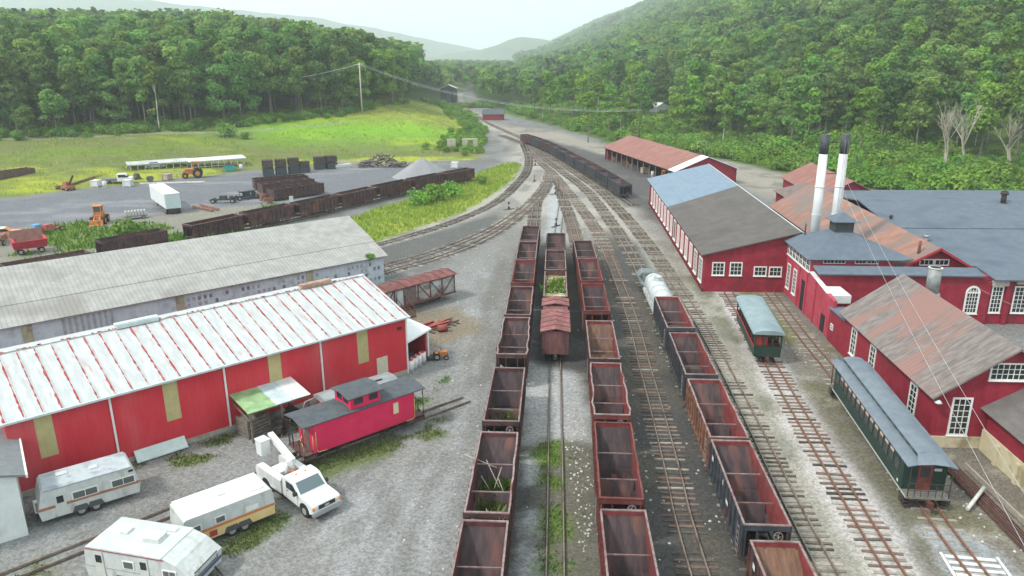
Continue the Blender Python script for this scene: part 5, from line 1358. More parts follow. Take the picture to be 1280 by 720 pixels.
for i, (x_, y_, lab) in enumerate(((.45, .15, 'white drum nearest the red building corner'), (1.0, .42, 'second white drum from the red building corner'), (1.6, .7, 'third white drum, paper stuck on its side'), (2.2, .95, 'white drum nearest the annex post'))):
    p = rwp(x_, y_); d_ = thing('drum', lab+' with red lid', 'drum', (*p, 0), 0, 'white drums under the annex')
    MB().tube((0, 0, 0), (0, 0, .95), .29, n=18).tube((0, 0, .3), (0, 0, .33), .305, n=18).tube((0, 0, .62), (0, 0, .65), .305, n=18).build('drum', M_bar, d_)
    MB().tube((0, 0, .95), (0, 0, 1.0), .2, n=14).build('lid', mat('lid_red', (.5, .05, .05), rough=.5, bump=0), d_)
# gutter sheet leaning on the wall behind the camper
p = rwp(-19.6, -.35)
o = MB().slab([(-1.6, -.35, .1), (1.6, -.35, .1), (1.6, .25, .72), (-1.6, .25, .72)], .03).bar((-1.6, -.36, .12), (1.6, -.36, .12), .05, .06).build('metal_sheet', mat('sheet_pale_green', (.45, .55, .52), (.55, .62, .6), scale=2, rough=.5), loc=(*p, 0), rotz=A41)
tag(o, 'long pale metal sheet leaning on the red wall behind the first camper', 'metal sheet')
# grey shed
A39 = rad(39.4)
M_asb = mat('fibre_cement_roof', (.30, .295, .28), (.36, .355, .335), scale=1.2, rough=.95, bump=.08, c3=(.25, .24, .22), s3=.25, stripe=('X', .36, 1.6, .30))
M_gbw = mat('patched_blue_wall', (.44, .51, .57), (.52, .58, .62), scale=1.4, rough=.7, bump=.05, c3=(.38, .41, .44), s3=1.2, lo3=.55, hi3=.66, stretch=(1, 1, 1), stripe=('X', .5, .4, .08))
gb = thing('metal_shed', 'long shed with weathered grey corrugated roof and patchy blue grey wall', 'building', (-13.1, 77.2, 0), A39)
MB().extr([(0.4, 0), (16.2, 0), (16.2, 4.75), (8.3, 7.75), (.4, 4.75)], 'x', -52, -.4, 0).build('wall', M_gbw, gb)
for s in (0, 1):
    y0, y1 = (0, 8.3) if s == 0 else (16.6, 8.3)
    rf = MB()
    for k in range(3):
        ta, tb = k/3, (k+1)/3
        rf.slab([(-52.5, y0+(y1-y0)*ta, 4.9+3.0*ta+.04*(k % 2)), (0, y0+(y1-y0)*ta, 4.9+3.0*ta+.04*(k % 2)), (0, y0+(y1-y0)*tb, 4.9+3.0*tb+.04*(k % 2)), (-52.5, y0+(y1-y0)*tb, 4.9+3.0*tb+.04*(k % 2))], .09)
    rf.build('roof', M_asb, gb)
for xx in (-33.0, -21.2, -8.8): MB().bx(xx-.35, xx+.35, .30, .4, 0, 4.7).build('translucent_panel', mat('tan_panel', (.33, .30, .2), (.4, .36, .25), scale=2, rough=.6, c3=(.12, .1, .09), s3=.8), gb)
mb = MB(); rr = random.Random(8)
for k in range(150):
    xx = rr.choice([rr.uniform(-20.5, -9.5), rr.uniform(-20.5, -9.5), rr.uniform(-8, -.6)]); zz_ = 2.0+.55*rr.randrange(5)
    xx = round(xx/.5)*.5
    mb.bx(xx-.12, xx+.12, .37, .4-.004*k/150, zz_-.16, zz_+.16)
o = mb.build('wall_stain', mat('stain_violet', (.27, .26, .31), (.38, .41, .47), scale=6, rough=.9), gb); o['kind'] = 'stuff'
mb = MB()
for k in range(9): mb.bx(-30.5+k*.45, -30.3+k*.45, .34, .4, 2.8, 4.6)
mb.build('wall_patch', mat('patch_grey', (.27, .29, .31), (.38, .41, .44), scale=3, rough=.8), gb)
# white building at the left edge, with unit and bush
wb = thing('white_building', 'white walled building with grey roof at the left edge', 'building', (-26.7, 35.6, 0), rad(125.5))
MB().extr([(0, 0), (12, 0), (12, 4.0), (6, 5.6), (0, 3.75)], 'x', 0, 7.0, 0).build('wall', mat('white_wall', (.60, .64, .63), (.68, .71, .70), scale=1.5, rough=.6, c3=(.5, .52, .5), s3=.6), wb)
MB().slab([(-.25, -.45, 3.72), (7.4, -.45, 3.72), (7.4, 6, 5.7), (-.25, 6, 5.7)], .12).slab([(-.25, 12.5, 3.72), (7.4, 12.5, 3.72), (7.4, 6, 5.7), (-.25, 6, 5.7)], .12).build('roof', mat('grey_shingle', (.17, .18, .19), (.2, .21, .22), scale=2, rough=.9, bump=.1), wb)
MB().bx(-.3, 7.4, -.55, -.45, 3.55, 3.74).build('gutter', M_trim, wb)
ac = thing('air_conditioner', 'white wall mounted cooling unit on a bracket beside the white building', 'air conditioner', (-26.75, 37.1, 0), rad(36))
MB().bx(-.35, .35, -.16, .16, .55, 1.25).build('casing', M_trim, ac)
MB().bx(-.28, .12, -.165, -.16, .62, 1.18).build('grille', mat('grille', (.3, .32, .32), rough=.5, stripe=('Z', .05, .8, .4)), ac)
mb = MB()
for xx in (-.3, .3): mb.bar((xx, 0, 0), (xx, 0, .55), .04, .04)
mb.bar((-.6, 0, .5), (.35, 0, .5), .04, .04); mb.build('bracket', M_iron, ac)
# dark roof corner at the lower left
dr = thing('dark_roof_shed', 'dark brown shed roof corner at the lower left edge', 'shed', (-22.3, 28.6, 0), rad(30))
MB().bx(-3.5, -.25, -3.5, -.25, 0, 2.5).build('wall', mat('shed_wall', (.2, .17, .15), rough=.8), dr)
mb = MB(); 
for q in ([(-4, -4), (0, -4)], [(0, -4), (0, 0)], [(0, 0), (-4, 0)], [(-4, 0), (-4, -4)]):
    mb.slab([(q[0][0], q[0][1], 2.5), (q[1][0], q[1][1], 2.5), (-2, -2, 3.3)], .1)
mb.build('roof', mat('roof_dark_brown', (.07, .055, .055), (.10, .08, .08), scale=2, rough=.9, bump=.1), dr)
# canopy with three coloured sheets
cp = thing('canopy', 'rickety lean-to canopy roofed with green, blue and white sheets beside the red wall', 'canopy', (*rwp(-12.25, -1.1), 0), A41)
M_wood = mat('grey_wood', (.14, .12, .10), (.22, .19, .16), scale=4, rough=.95, bump=.2)
for x0, x1, c1, c2, dz in ((-2.4, -.35, (.19, .33, .15), (.28, .42, .22), 0), (-.4, .95, (.38, .47, .50), (.50, .58, .60), .02), (.9, 2.15, (.58, .58, .56), (.66, .66, .63), .04)):
    MB().slab([(x0, -2.0, 2.3+dz), (x1, -2.0, 2.3+dz), (x1, 2.0, 2.72+dz), (x0, 2.0, 2.72+dz)], .04).build('roof_sheet', mat('sheet%d' % int(x0*10+50), c1, c2, scale=1.6, rough=.6, bump=.06, c3=tuple(v*1.2 for v in c2), s3=.9, stripe=('X', .16, 1.0, .12)), cp)
for x_ in (-2.2, 0, 2.0):
    for y_ in (-1.85, 1.85): MB().bx(x_-.06, x_+.06, y_-.06, y_+.06, 0, 2.24+(.34 if y_ > 0 else 0)).build('post', M_wood, cp)
MB().bar((-2.4, -1.9, 2.22), (2.1, -1.9, 2.22), .08, .12).bar((-2.3, -1.9, 1.7), (-2.3, 1.9, 2.1), .06, .1).build('beam', M_wood, cp)
for (x_, y_, lab, k) in ((-1.5, -.4, 'timber crate under the green sheet of the canopy', 'crate'), (-.2, -1.9, 'old engine with belt wheel in front of the canopy', 'engine'), (1.2, -.6, 'black compressor under the canopy beside the caboose', 'engine')):
    pw = rwp(-12.25+x_, -1.1+y_)
    if k == 'crate':
        q = thing('crate', lab, 'crate', (*pw, 0), A41+.2); mb = MB()
        for j in range(5): mb.bx(-.9, .9, -.6, .6, .1+j*.26, .3+j*.26)
        for a in (-.85, .85):
            for b_ in (-.6, .6): mb.bx(a-.06, a+.06, b_-.06, b_+.06, 0, 1.4)
        mb.build('slat_box', M_wood, q)
    else:
        q = thing('engine', lab, 'engine', (*pw, 0), A41+(.7 if x_ < 0 else .1))
        MB().bx(-.6, .6, -.3, .3, .35, .8).bx(-.3, .25, -.25, .25, .8, 1.15).tube((-.1, 0, 1.1), (-.1, 0, 1.5), .07).build('block', M_iron, q)
        MB().tube((.2, -.42, .65), (.2, -.34, .65), .38, n=18).build('flywheel', M_wheel, q)
        MB().bx(.65, 1.05, -.25, .2, .35, .6).build('toolbox', M_trim, q)
        mb = MB()
        for a in (-.5, .5):
            for b_ in (-.25, .25): mb.bx(a-.04, a+.04, b_-.04, b_+.04, 0, .36)
        mb.build('stand', M_wood, q)
# ------------------------------------------------------------------ campers and truck
M_cw = mat('camper_white', (.47, .50, .49), (.56, .58, .57), scale=1.6, rough=.5, bump=.03, c3=(.36, .36, .32), s3=1.3, lo3=.56, hi3=.72, stretch=(1.5, 1.5, .6), stripe=('Z', .16, .6, .10))
M_tyre = mat('tyre', (.025, .025, .025), rough=.9, bump=0); M_hub = mat('hub', (.35, .35, .34), rough=.5, metal=.3, bump=0)
def wheel(par, x, y, r_=.33, w_=.22, axis='y', mh=None):
    d = Vector((0, 1, 0)) if axis == 'y' else Vector((1, 0, 0)); c0 = Vector((x, y, r_))
    wh = MB().tube(c0-d*w_/2, c0+d*w_/2, r_, n=20).build('wheel', M_tyre, par)
    MB().tube(c0-d*(w_/2+.012), c0+d*(w_/2+.012), r_*.55, n=16).build('hub', mh or M_hub, wh)
def camper(name, label, loc, rz, L_, W_, H_, wallm, roofm, low=None, stripe=None, wins=(), doors=(), nose=0.0, rear=.12, vents=(), wheels=(), z0=.38, tongue=1, band=None):
    """side facing -y; x runs rear to front; nose = slanted front length"""
    t = thing(name, label, 'camper', (loc[0], loc[1], 0), rz, 'parked campers')
    prof = [(rear*.6, z0), (0, z0+.5), (rear, H_-.06), (rear+.12, H_), (L_-nose-.1, H_), (L_-nose*.55, H_-.28*(1 if nose else .2)), (L_, z0+.85), (L_-.12, z0)] if nose else [(.1, z0), (0, z0+.6), (rear, H_-.08), (rear+.15, H_), (L_-rear-.15, H_), (L_-rear, H_-.08), (L_, z0+.6), (L_-.15, z0)]
    MB().extr(prof, 'y', 0, W_, 0).build('body', wallm, t)
    MB().slab([(rear+.1, -.03, H_+.03), (L_-nose-.1-(0 if nose else rear), -.03, H_+.03), (L_-nose-.1-(0 if nose else rear), W_+.03, H_+.03), (rear+.1, W_+.03, H_+.03)], .07).build('roof', roofm, t)
    if low: 
        MB().bx(.03, L_-.05, -.012, W_+.012, z0+.01, z0+low[0]).build('lower_panel', low[1], t)
    if stripe:
        MB().bx(.02, L_-.04, -.02, W_+.02, stripe[0], stripe[1]).build('stripe', stripe[2], t)
    if band: MB().bx(rear, L_-nose, -.035, -.0, H_-.10, H_-.05).build('trim_line', band, t)
    for x0, x1, a, b_, n in wins:
        f = MB().bx(x0-.05, x1+.05, -.035, 0, a-.05, b_+.05).build('window', M_trim, t)
        w_ = (x1-x0)/n; mb = MB()
        for i in range(n): mb.bx(x0+i*w_+.02, x0+(i+1)*w_-.02, -.045, -.03, a, b_)
        mb.build('pane', glass('camper_glass', (.10, .115, .11), .15), f)
    for x0, x1, a, b_ in doors:
        f = MB().bx(x0, x1, -.04, 0, a, b_).build('door', mat('camper_door', (.50, .52, .48), (.56, .57, .53), scale=3, rough=.5), t)
        m_ = (x0+x1)/2; MB().bx(m_-.17, m_+.17, -.055, -.035, b_-.62, b_-.2).build('pane', glass('window_glass'), f)
    for x, y, a, b_, h in vents: MB().extr([(-a/2, 0), (a/2, 0), (a/2-.06, h), (-a/2+.06, h)], 'y', y-b_/2, y+b_/2).build('roof_vent', M_cw, t).location = (x, 0, H_+.02)
    for x in wheels:
        wheel(t, x, .12); wheel(t, x, W_-.12)
        MB().extr([(x-.45, z0), (x+.45, z0), (x+.3, z0+.34), (x-.3, z0+.34)], 'y', -.03, .1).build('wheel_arch', mat('arch_dark', (.08, .08, .08), rough=.8, bump=0), t)
    if tongue: MB().bar((L_-.2, W_*.2, .45), (L_+1.0, W_/2, .42), .07, .08).bar((L_-.2, W_*.8, .45), (L_+1.0, W_/2, .42), .07, .08).tube((L_+.75, W_/2, .0), (L_+.75, W_/2, .6), .035).build('tongue', M_iron, t)
    return t
M_br = mat('stripe_brown', (.30, .13, .08), (.36, .17, .11), scale=3, rough=.6, bump=0)
M_or = mat('stripe_orange', (.50, .17, .06), (.54, .2, .08), scale=3, rough=.6, bump=0)
M_ycream = mat('cream_yellow', (.62, .46, .20), (.68, .52, .26), scale=2, rough=.5, bump=0)
c1 = camper('camper_trailer', 'camper with brown stripe and dirty mottled roof parked along the red wall', (-26.35, 36.2), rad(36.6), 5.25, 2.15, 2.15, M_cw,
       mat('camper_roof_dirty', (.36, .40, .42), (.48, .52, .54), scale=1.2, rough=.6, c3=(.27, .30, .33), s3=1.2, lo3=.5, hi3=.65), stripe=(1.0, 1.16, M_br),
       wins=((1.75, 3.0, 1.2, 1.58, 2), (3.75, 4.95, 1.2, 1.58, 2)), doors=((.85, 1.4, .42, 1.85),), vents=((1.5, 1.5, .7, .4, .08), (3.1, 1.2, .5, .4, .08)), wheels=(2.05, 2.8), rear=.3, tongue=0)
MB().bx(4.7, 4.95, -.03, 0, 1.85, 1.97).build('vent_grille', M_dark, c1)
c2 = camper('camper_trailer', 'camper with orange and cream yellow lower band behind the utility truck', (-17.25, 33.75), rad(40.5), 5.0, 2.25, 2.0, M_cw, mat('camper_roof_clean', (.58, .60, .58), (.64, .66, .64), scale=1.5, rough=.6, c3=(.5, .52, .5), s3=1.0),
       low=(.55, M_ycream), stripe=(.93, 1.08, M_or), wins=((1.7, 2.2, 1.2, 1.5, 1), (.3, .9, 1.15, 1.45, 1)), vents=((2.5, 1.3, .5, .35, .07), (4.2, .5, .9, .3, .05)), wheels=(2.5, 3.2), rear=.1, tongue=0)
MB().bx(1.3, 1.7, -.03, 0, .5, .85).build('tail_panel', mat('panel_red', (.35, .06, .05), rough=.6, bump=0), c2)
MB().bx(3.35, 4.05, -.016, 0, 1.15, 1.45).build('hatch', M_trim, c2)
c3_ = camper('camper_trailer', 'camper with sloping nose, big roof vent and two doors at the bottom left', (-21.3, 31.7), rad(-13.5), 6.0, 2.5, 2.1, M_cw, mat('camper_roof_grey', (.44, .46, .45), (.52, .54, .53), scale=1.5, rough=.6, c3=(.6, .62, .6), s3=.8),
       stripe=(1.02, 1.05, mat('line_grey', (.3, .31, .3), rough=.6, bump=0)), wins=((2.3, 2.85, 1.25, 1.6, 1), (4.5, 5.2, 1.1, 1.45, 2)), doors=((.65, 1.15, .5, 1.95), (3.2, 3.7, .5, 1.95)), nose=1.4, vents=((1.4, 1.5, .5, .5, .12), (3.2, 1.3, .95, .7, .22), (3.6, 2.1, .6, .3, .08)), wheels=(2.1,), band=mat('line_maroon', (.3, .08, .1), rough=.6, bump=0))
f = MB()
for (ya, yb, za, zb, off) in ((.35, 2.15, 1.22, 1.28, .0), (.35, 2.15, .93, .98, 0), (.35, .41, .93, 1.28, 0), (2.09, 2.15, .93, 1.28, 0)):
    f.bx(5.78, 5.99, ya, yb, za, zb)
f.build('nose_frame', mat('frame_dark', (.08, .08, .08), rough=.6, bump=0), c3_)
for k in range(2): MB().bx(5.4, 6.02, .1, 2.4, .74+k*.09, .77+k*.09).build('nose_stripe', mat('line_blue', (.10, .11, .2), rough=.6, bump=0), c3_)
# utility truck with bucket lift
M_tw = mat('truck_white', (.62, .64, .63), (.66, .68, .67), scale=1.5, rough=.3, bump=0)
fx, fy = math.cos(rad(-43)), math.sin(rad(-43))
tk_ = thing('utility_truck', 'white utility pickup with service body and bucket lift parked by the caboose', 'truck', (-10.55, 37.15, 0), rad(-43))
# x forward, front bumper at x=0
prof = [(-.05, .55), (-.08, .98), (-.30, 1.06), (-1.35, 1.14), (-2.0, 1.72), (-2.35, 1.80), (-3.0, 1.80), (-3.12, 1.70), (-3.18, .5), (-1.9, .42), (-.4, .42)]
mb = MB().extr(prof, 'y', -.92, .92, 0); mb.build('cab', M_tw, tk_)
mb = MB().add([(-1.42, -.78, 1.20), (-1.42, .78, 1.20), (-1.95, .70, 1.69), (-1.95, -.70, 1.69)], [(0, 1, 2, 3)])
mb = MB().slab([(-1.40, -.80, 1.22), (-1.40, .80, 1.22), (-1.96, .74, 1.715), (-1.96, -.74, 1.715)], .01); mb.build('windscreen', glass('truck_glass', (.10, .14, .15), .05), tk_)
for s in (-1, 1):
    MB().extr([(-1.55, 1.17), (-2.02, 1.63), (-2.75, 1.63), (-2.75, 1.17)], 'y', *sorted((s*.92, s*.935))).build('side_window', glass('window_glass'), tk_)
    MB().bx(-1.7, -1.55, *sorted((s*.95, s*1.15)), 1.15, 1.38).build('mirror', M_iron, tk_)
    hl = MB().bx(-.10, -.03, *sorted((s*.55, s*.80)), .74, .92).build('headlight', mat('lamp_glass', (.6, .6, .58), rough=.2, bump=0), tk_)
    MB().bx(-.10, -.02, *sorted((s*.80, s*.93)), .74, .92).build('indicator', mat('lamp_amber', (.75, .25, .05), rough=.3, bump=0), tk_)
MB().bx(-.10, -.02, -.55, .55, .72, .93).build('grille', mat('grille_black', (.03, .03, .035), rough=.5, stripe=('Y', .08, .6, .4)), tk_)
MB().bx(-.14, .08, -.95, .95, .40, .60).build('bumper', mat('chrome', (.40, .42, .43), rough=.3, metal=.6, bump=0), tk_)
pts = [(.09*math.cos(2*math.pi*i/14)*1.9, .09*math.sin(2*math.pi*i/14)*.75) for i in range(14)]
MB().extr([(a, .825+b_) for a, b_ in pts], 'x', -.02, -.008).build('badge', mat('badge_silver', (.5, .52, .55), rough=.3, metal=.5, bump=0), tk_)
for s in (-1, 1):
    mb = MB().extr([(-3.3, .55), (-6.1, .55), (-6.1, 1.35), (-5.9, 1.42), (-3.3, 1.42)], 'y', *sorted((s*.55, s*.98)))
    mb.build('service_box', M_tw, tk_)
    for k in range(3): MB().bx(-5.8+k*.85, -5.1+k*.85, *sorted((s*.98, s*.99)), .8, 1.36).build('box_door', mat('truck_door_line', (.52, .54, .53), rough=.4, bump=0), tk_)
MB().bx(-3.3, -3.2, -.9, .9, .5, 1.55).build('bulkhead', mat('bulkhead_grey', (.28, .29, .3), rough=.5, bump=0, metal=.2), tk_)
MB().bx(-6.1, -3.3, -.55, .55, .6, .7).build('bed', mat('bed_dark', (.12, .12, .12), (.2, .19, .18), scale=4, rough=.8), tk_)
MB().bx(-5.2, -4.2, -.45, .3, .7, 1.35).tube((-4.3, 0, .7), (-4.3, 0, 1.7), .2, n=14).build('lift_base', M_tw, tk_)
bo = MB().bar((-4.0, .35, 1.85), (-7.0, .65, 2.45), .34, .34).bar((-4.2, .1, 1.75), (-4.0, .35, 1.85), .3, .3).build('boom', M_tw, tk_)
bk = MB()
bk.extr([(-.3, 0), (.3, 0), (.34, 1.0), (-.34, 1.0)], 'y', -.3, .3); bk.bx(-.37, .37, -.33, .33, .96, 1.02)
bk = bk.build('bucket', M_tw, tk_); bk.location = (-6.75, -.05, 1.5)
MB().bar((-6.95, .3, 1.7), (-6.95, .55, 2.5), .1, .1).bar((-7.0, .0, 1.5), (-6.9, .4, 1.6), .08, .08).build('bucket_joint', M_iron, tk_)
MB().tube((-3.55, -.2, 1.42), (-3.55, .25, 1.42), .2, n=14).build('cable_reel', mat('reel_orange', (.5, .18, .08), (.15, .08, .05), scale=6, rough=.7), tk_)
MB().bx(-6.0, -5.7, -.55, -.2, .7, .95).build('tool_bag', mat('reel_orange', (.5, .18, .08)), tk_)
MB().tube((-2.6, -.3, 1.8), (-2.6, -.3, 1.86), .06).tube((-2.6, .3, 1.8), (-2.6, .3, 1.86), .06).build('roof_marker', mat('lamp_amber', (.75, .25, .05)), tk_)
MB().bx(-6.3, -3.2, -.96, -.86, .38, .5).build('side_sill', M_iron, tk_)
for x in (-.95, -5.0):
    for s in (-.82, .82): wheel(tk_, x, s, .38, .24)
    for s in (-1, 1): MB().extr([(x+.5*math.cos(math.pi*i/10), .42+.47*math.sin(math.pi*i/10)) for i in range(11)], 'y', *sorted((s*.925 if x > -2 else s*.985, s*.93 if x > -2 else s*.992))).build('wheel_arch', M_dark, tk_)
for s in (-1, 1):
    MB().bx(-2.82, -2.805, *sorted((s*.92, s*.926)), .5, 1.15).bx(-1.62, -1.605, *sorted((s*.92, s*.926)), .5, 1.15).build('door_seam', M_iron, tk_)
    MB().bx(-2.7, -2.55, *sorted((s*.92, s*.95)), 1.02, 1.06).build('door_handle', M_iron, tk_)
MB().bx(-1.25, -.35, -.012, .012, 1.125, 1.13).build('hood_seam', mat('truck_door_line', (.5, .5, .5)), tk_)
# mower, tanks, pallets and short panel track near the annex
mw = thing('lawn_tractor', 'small orange and black garden tractor left of the first row', 'garden tractor', (-6.2, 60.5, 0), rad(10))
MB().bx(-.1, .55, -.25, .25, .3, .7).bx(-.5, -.2, -.22, .22, .5, .62).bx(-.55, -.48, -.22, .22, .6, .95).build('body', M_orange, mw)
MB().bx(-1.3, -.55, -.4, .4, .12, .3).tube((.1, 0, .7), (-.05, 0, 1.0), .02).build('deck', M_iron, mw)
for x, r_ in ((-.35, .3), (.45, .2)):
    for s in (-.35, .35): wheel(mw, x, s, r_, .15)
tn = thing('tank', 'small rusty red tank lying beside the short panel of track', 'tank', (-6.6, 67.2, 0), rad(15))
MB().tube((-.45, 0, .35), (.45, 0, .35), .32, n=18).tube((-.52, 0, .35), (-.45, 0, .35), .2, n=18, r2=.32).tube((0, 0, .6), (0, 0, .75), .08).build('shell', mat('tank_red', (.30, .06, .05), (.2, .08, .06), scale=3, rough=.8), tn)
pl_ = thing('pallet', 'broken yellowish pallet lying across the short panel of track', 'pallet', (-9.3, 63.2, 0), rad(42))
mb = MB(); rr = random.Random(2)
for k in range(9): mb.bx(-.95+k*.23, -.85+k*.23+.04, -.5+rr.uniform(-.12, .1), .5+rr.uniform(-.1, .12), .22, .25)
for y_ in (-.4, 0, .4): mb.bx(-1.0, 1.15, y_-.04, y_+.04, .12, .22)
mb.build('board', mat('fresh_wood', (.42, .27, .14), (.5, .34, .19), scale=4, rough=.8), pl_)
pt = thing('railway_track', 'short loose panel of track with red beams below the silver boxcar', 'railway track', (-8.7, 66.8, 0), rad(48))
for s in (-.46, .46): MB().bx(-4.2, 4.6, s-.035, s+.035, .1, .24).build('rail', M_railr, pt)
for k in range(13):
    o = bpy.data.objects.new('crosstie', tie_mesh('d', k % 4)); COL.objects.link(o); o.parent = pt; o.location = (-4+k*.68, 0, .05); o.rotation_euler = (0, 0, math.pi/2+.04*((k*7) % 3-1))
for k, (x_, y_, l_) in enumerate(((2.0, -.15, 3.0), (2.6, .2, 2.4), (1.4, .9, 2.2))):
    p = Vector((x_, y_, 0)); p.rotate(Matrix.Rotation(rad(48), 3, 'Z'))
    o = MB().bx(-l_/2, l_/2, -.14, .14, .0, .04).bx(-l_/2, l_/2, -.03, .03, .04, .24).bx(-l_/2, l_/2, -.14, .14, .24, .28).build('steel_beam', mat('beam_red', (.36, .07, .06), (.27, .08, .06), scale=3, rough=.7), loc=(-8.7+p.x, 66.8+p.y, .12), rotz=rad(48+(-6, 4, 0)[k]))
    tag(o, ('longest red beam laid on the short track panel', 'second red beam laid on the short track panel', 'red beam lying beside the short track panel')[k], 'steel beam')
# crossing planks painted white, long rail stack and pipe at lower right
wp = thing('crossing_planks', 'white painted plank crossing over the rusty track at lower right', 'plank crossing', (23.45, 32.0, 0), rad(-9))
M_wp = mat('white_planks', (.60, .60, .57), (.70, .70, .67), scale=3, rough=.8, c3=(.42, .40, .36), s3=1.5)
for k in range(5): MB().bx(-1.15, 1.3, 1.1-k*.5-.11, 1.1-k*.5+.11, .02, .07).build('plank', M_wp, wp)
for s in (-1.28, 1.45): MB().bx(s-.07, s+.07, -1.6, 1.35, .02, .08).build('edge_plank', M_wp, wp)
for k in range(9):
    a = Vector((28.05+.02*k-.3*(k % 3), 43.6-.25*k, .1+.11*(k % 3))); b_ = Vector((27.3-.33*(k % 3)+.05*k, 26.0-.2*k, .1+.11*(k % 3)))
    a.x = 27.75-.17*(k % 5)+.08; b_.x = 27.15-.17*(k % 5)
    a.z = b_.z = .12+.14*(k//5)
    o = MB().bar(a, b_, .13, .03).bar(a+Vector((0, 0, .07)), b_+Vector((0, 0, .07)), .03, .12).bar(a+Vector((0, 0, .13)), b_+Vector((0, 0, .13)), .07, .03).build('stacked_rail', mat('rail_dark_rust', (.085, .045, .04), (.14, .075, .06), scale=4, rough=.8))
    tag(o, 'long rusty rail in the stack between the green coach and the cream foundation', 'rail', 'rails stacked beside the green coach')
o = MB().bar((28.4, 41.8, .35), (27.75, 26, .4), .1, .35).build('timber_beam', mat('grey_beam', (.28, .24, .2), (.36, .31, .27), scale=3, rough=.9)); tag(o, 'grey weathered timber along the top of the rail stack', 'timber')
o = MB().tube((25.9, 37.2, .22), (27.6, 38.6, .75), .11, n=12).build('pipe', mat('pipe_pale', (.45, .45, .42), (.55, .55, .5), scale=3, rough=.7)); tag(o, 'pale pipe resting one end on the rail stack behind the green coach', 'pipe')
# ------------------------------------------------------------------ upper left yard
def box_trailer():
    t = thing('semi_trailer', 'white box trailer parked on the dark asphalt', 'semi trailer', (-59.9, 128.9, 0), math.atan2(133.5-123.7, -64.8+57.9)-math.pi/2)
    MB().bx(-1.2, 1.2, -6.2, 6.2, 1.0, 3.45).build('box', mat('trailer_white', (.62, .66, .65), (.68, .71, .70), scale=1, rough=.4, stripe=('Y', 1.0, .3, .06)), t)
    MB().bx(-1.23, 1.23, -6.25, 6.25, 3.45, 3.5).build('roof', mat('trailer_roof', (.68, .7, .69), rough=.5, bump=0), t)
    for x0 in (-1.12, .04): MB().bx(x0, x0+1.08, -6.24, -6.2, 1.1, 3.35).build('door', mat('trailer_door', (.48, .58, .60), (.54, .62, .64), scale=2, rough=.5), t)
    MB().bx(-1.0, 1.0, -6.1, 5, .8, 1.0).bx(-.9, .9, -6.25, -6.15, .45, .8).build('chassis', M_iron, t)
    for yy in (-5.2, -4.0):
        for s in (-1, 1): wheel(t, s*.98, yy, .48, .3, axis='x')
    for s in (-.7, .7): MB().bx(s-.06, s+.06, 3.6, 3.75, 0, 1.0).build('landing_leg', M_iron, t)
box_trailer()
# grader-like orange loader
lo = thing('front_loader', 'orange yard loader with cab and big black tyres on the dirt strip', 'loader', (-65.3, 117.2, 0), rad(-75), None)
MB().bx(-1.7, 1.2, -.55, .55, .7, 1.5).bx(-1.7, -.6, -.5, .5, 1.5, 1.9).build('body', M_orange, lo)
mb = MB()
for x_ in (-.5, .7):
    for y_ in (-.55, .55): mb.bx(x_-.06, x_+.06, y_-.06, y_+.06, 1.5, 2.9)
mb.bx(-.65, .85, -.7, .7, 2.9, 3.02); mb.bx(-.5, .7, -.55, .55, 1.5, 2.0); mb.build('cab', M_orange, lo)
MB().bx(-.46, .66, -.5, .5, 2.0, 2.88).build('cab_glass', glass('camper_glass'), lo)
MB().bar((.9, -.45, 1.3), (2.3, -.45, .6), .16, .25).bar((.9, .45, 1.3), (2.3, .45, .6), .16, .25).extr([(2.2, .15), (3.0, .1), (2.4, .25), (2.35, .9), (2.2, .95)], 'y', -1.0, 1.0).build('bucket_arm', M_orange, lo)
for x_ in (-1.2, 1.0):
    for s in (-.95, .95): wheel(lo, x_, s, .65, .4, mh=M_orange)
lo.scale = (.95,)*3
tractor(-69.3, 163.5, rad(20), 'orange machine parked between the two white frames', M_orange, s=1.5)
# wagon with upright pale pegs
pg = thing('flat_wagon', 'small flat wagon carrying a row of pale upright blocks left of the trailer', 'wagon', (-61.2, 120.6, 0), rad(30))
MB().bx(-1.7, 1.7, -.8, .8, .45, .6).build('deck', M_wood, pg)
for k in range(7): MB().extr([(-.17, 0), (.17, 0), (.12, .75), (-.12, .75)], 'y', -.5, .5).build('block', mat('pale_block', (.4, .4, .38), (.52, .52, .5), scale=3, rough=.8), pg).location = (-1.4+k*.46, 0, .6)
for x_ in (-1.1, 1.1):
    for s in (-.75, .75): wheel(pg, x_, s, .25, .15)
# white house frames
M_wf = mat('frame_white', (.55, .57, .52), (.64, .65, .60), scale=3, rough=.7)
for i, (a, b_, lab) in enumerate((((-84.5, 167.5), (-74.5, 173.6), 'left white skeletal carport frame at the field edge, grey roof'), ((-73.2, 172.8), (-63.3, 179.0), 'right white skeletal carport frame at the field edge, white roof'))):
    a = Vector((*a, tz(*a))); b_ = Vector((*b_, tz(*b_))); L_ = (b_-a).length; rz = math.atan2(b_.y-a.y, b_.x-a.x)
    t = thing('carport_frame', lab, 'carport', tuple(a), rz, 'white carport frames'); t.location.z = 0
    for k in range(9):
        for y_ in (0, 3.0): MB().bx(k*L_/8-.07, k*L_/8+.07, y_-.07, y_+.07, 0, 2.3+.2*(y_ > 0)).build('post', M_wf, t)
    MB().slab([(-.6, -.6, 2.35), (L_+.5, -.6, 2.35), (L_+.5, 3.5, 2.65), (-.6, 3.5, 2.65)], .18).build('roof', mat('frame_roof%d' % i, (.36+.24*i, .37+.24*i, .36+.24*i), (.5+.14*i, .5+.14*i, .5+.14*i), scale=.6, rough=.7), t)
    MB().bx(0, L_, -.04, .04, 0, .1).bx(0, L_, -.04, .04, .9, 1.0).build('rail', M_wf, t)
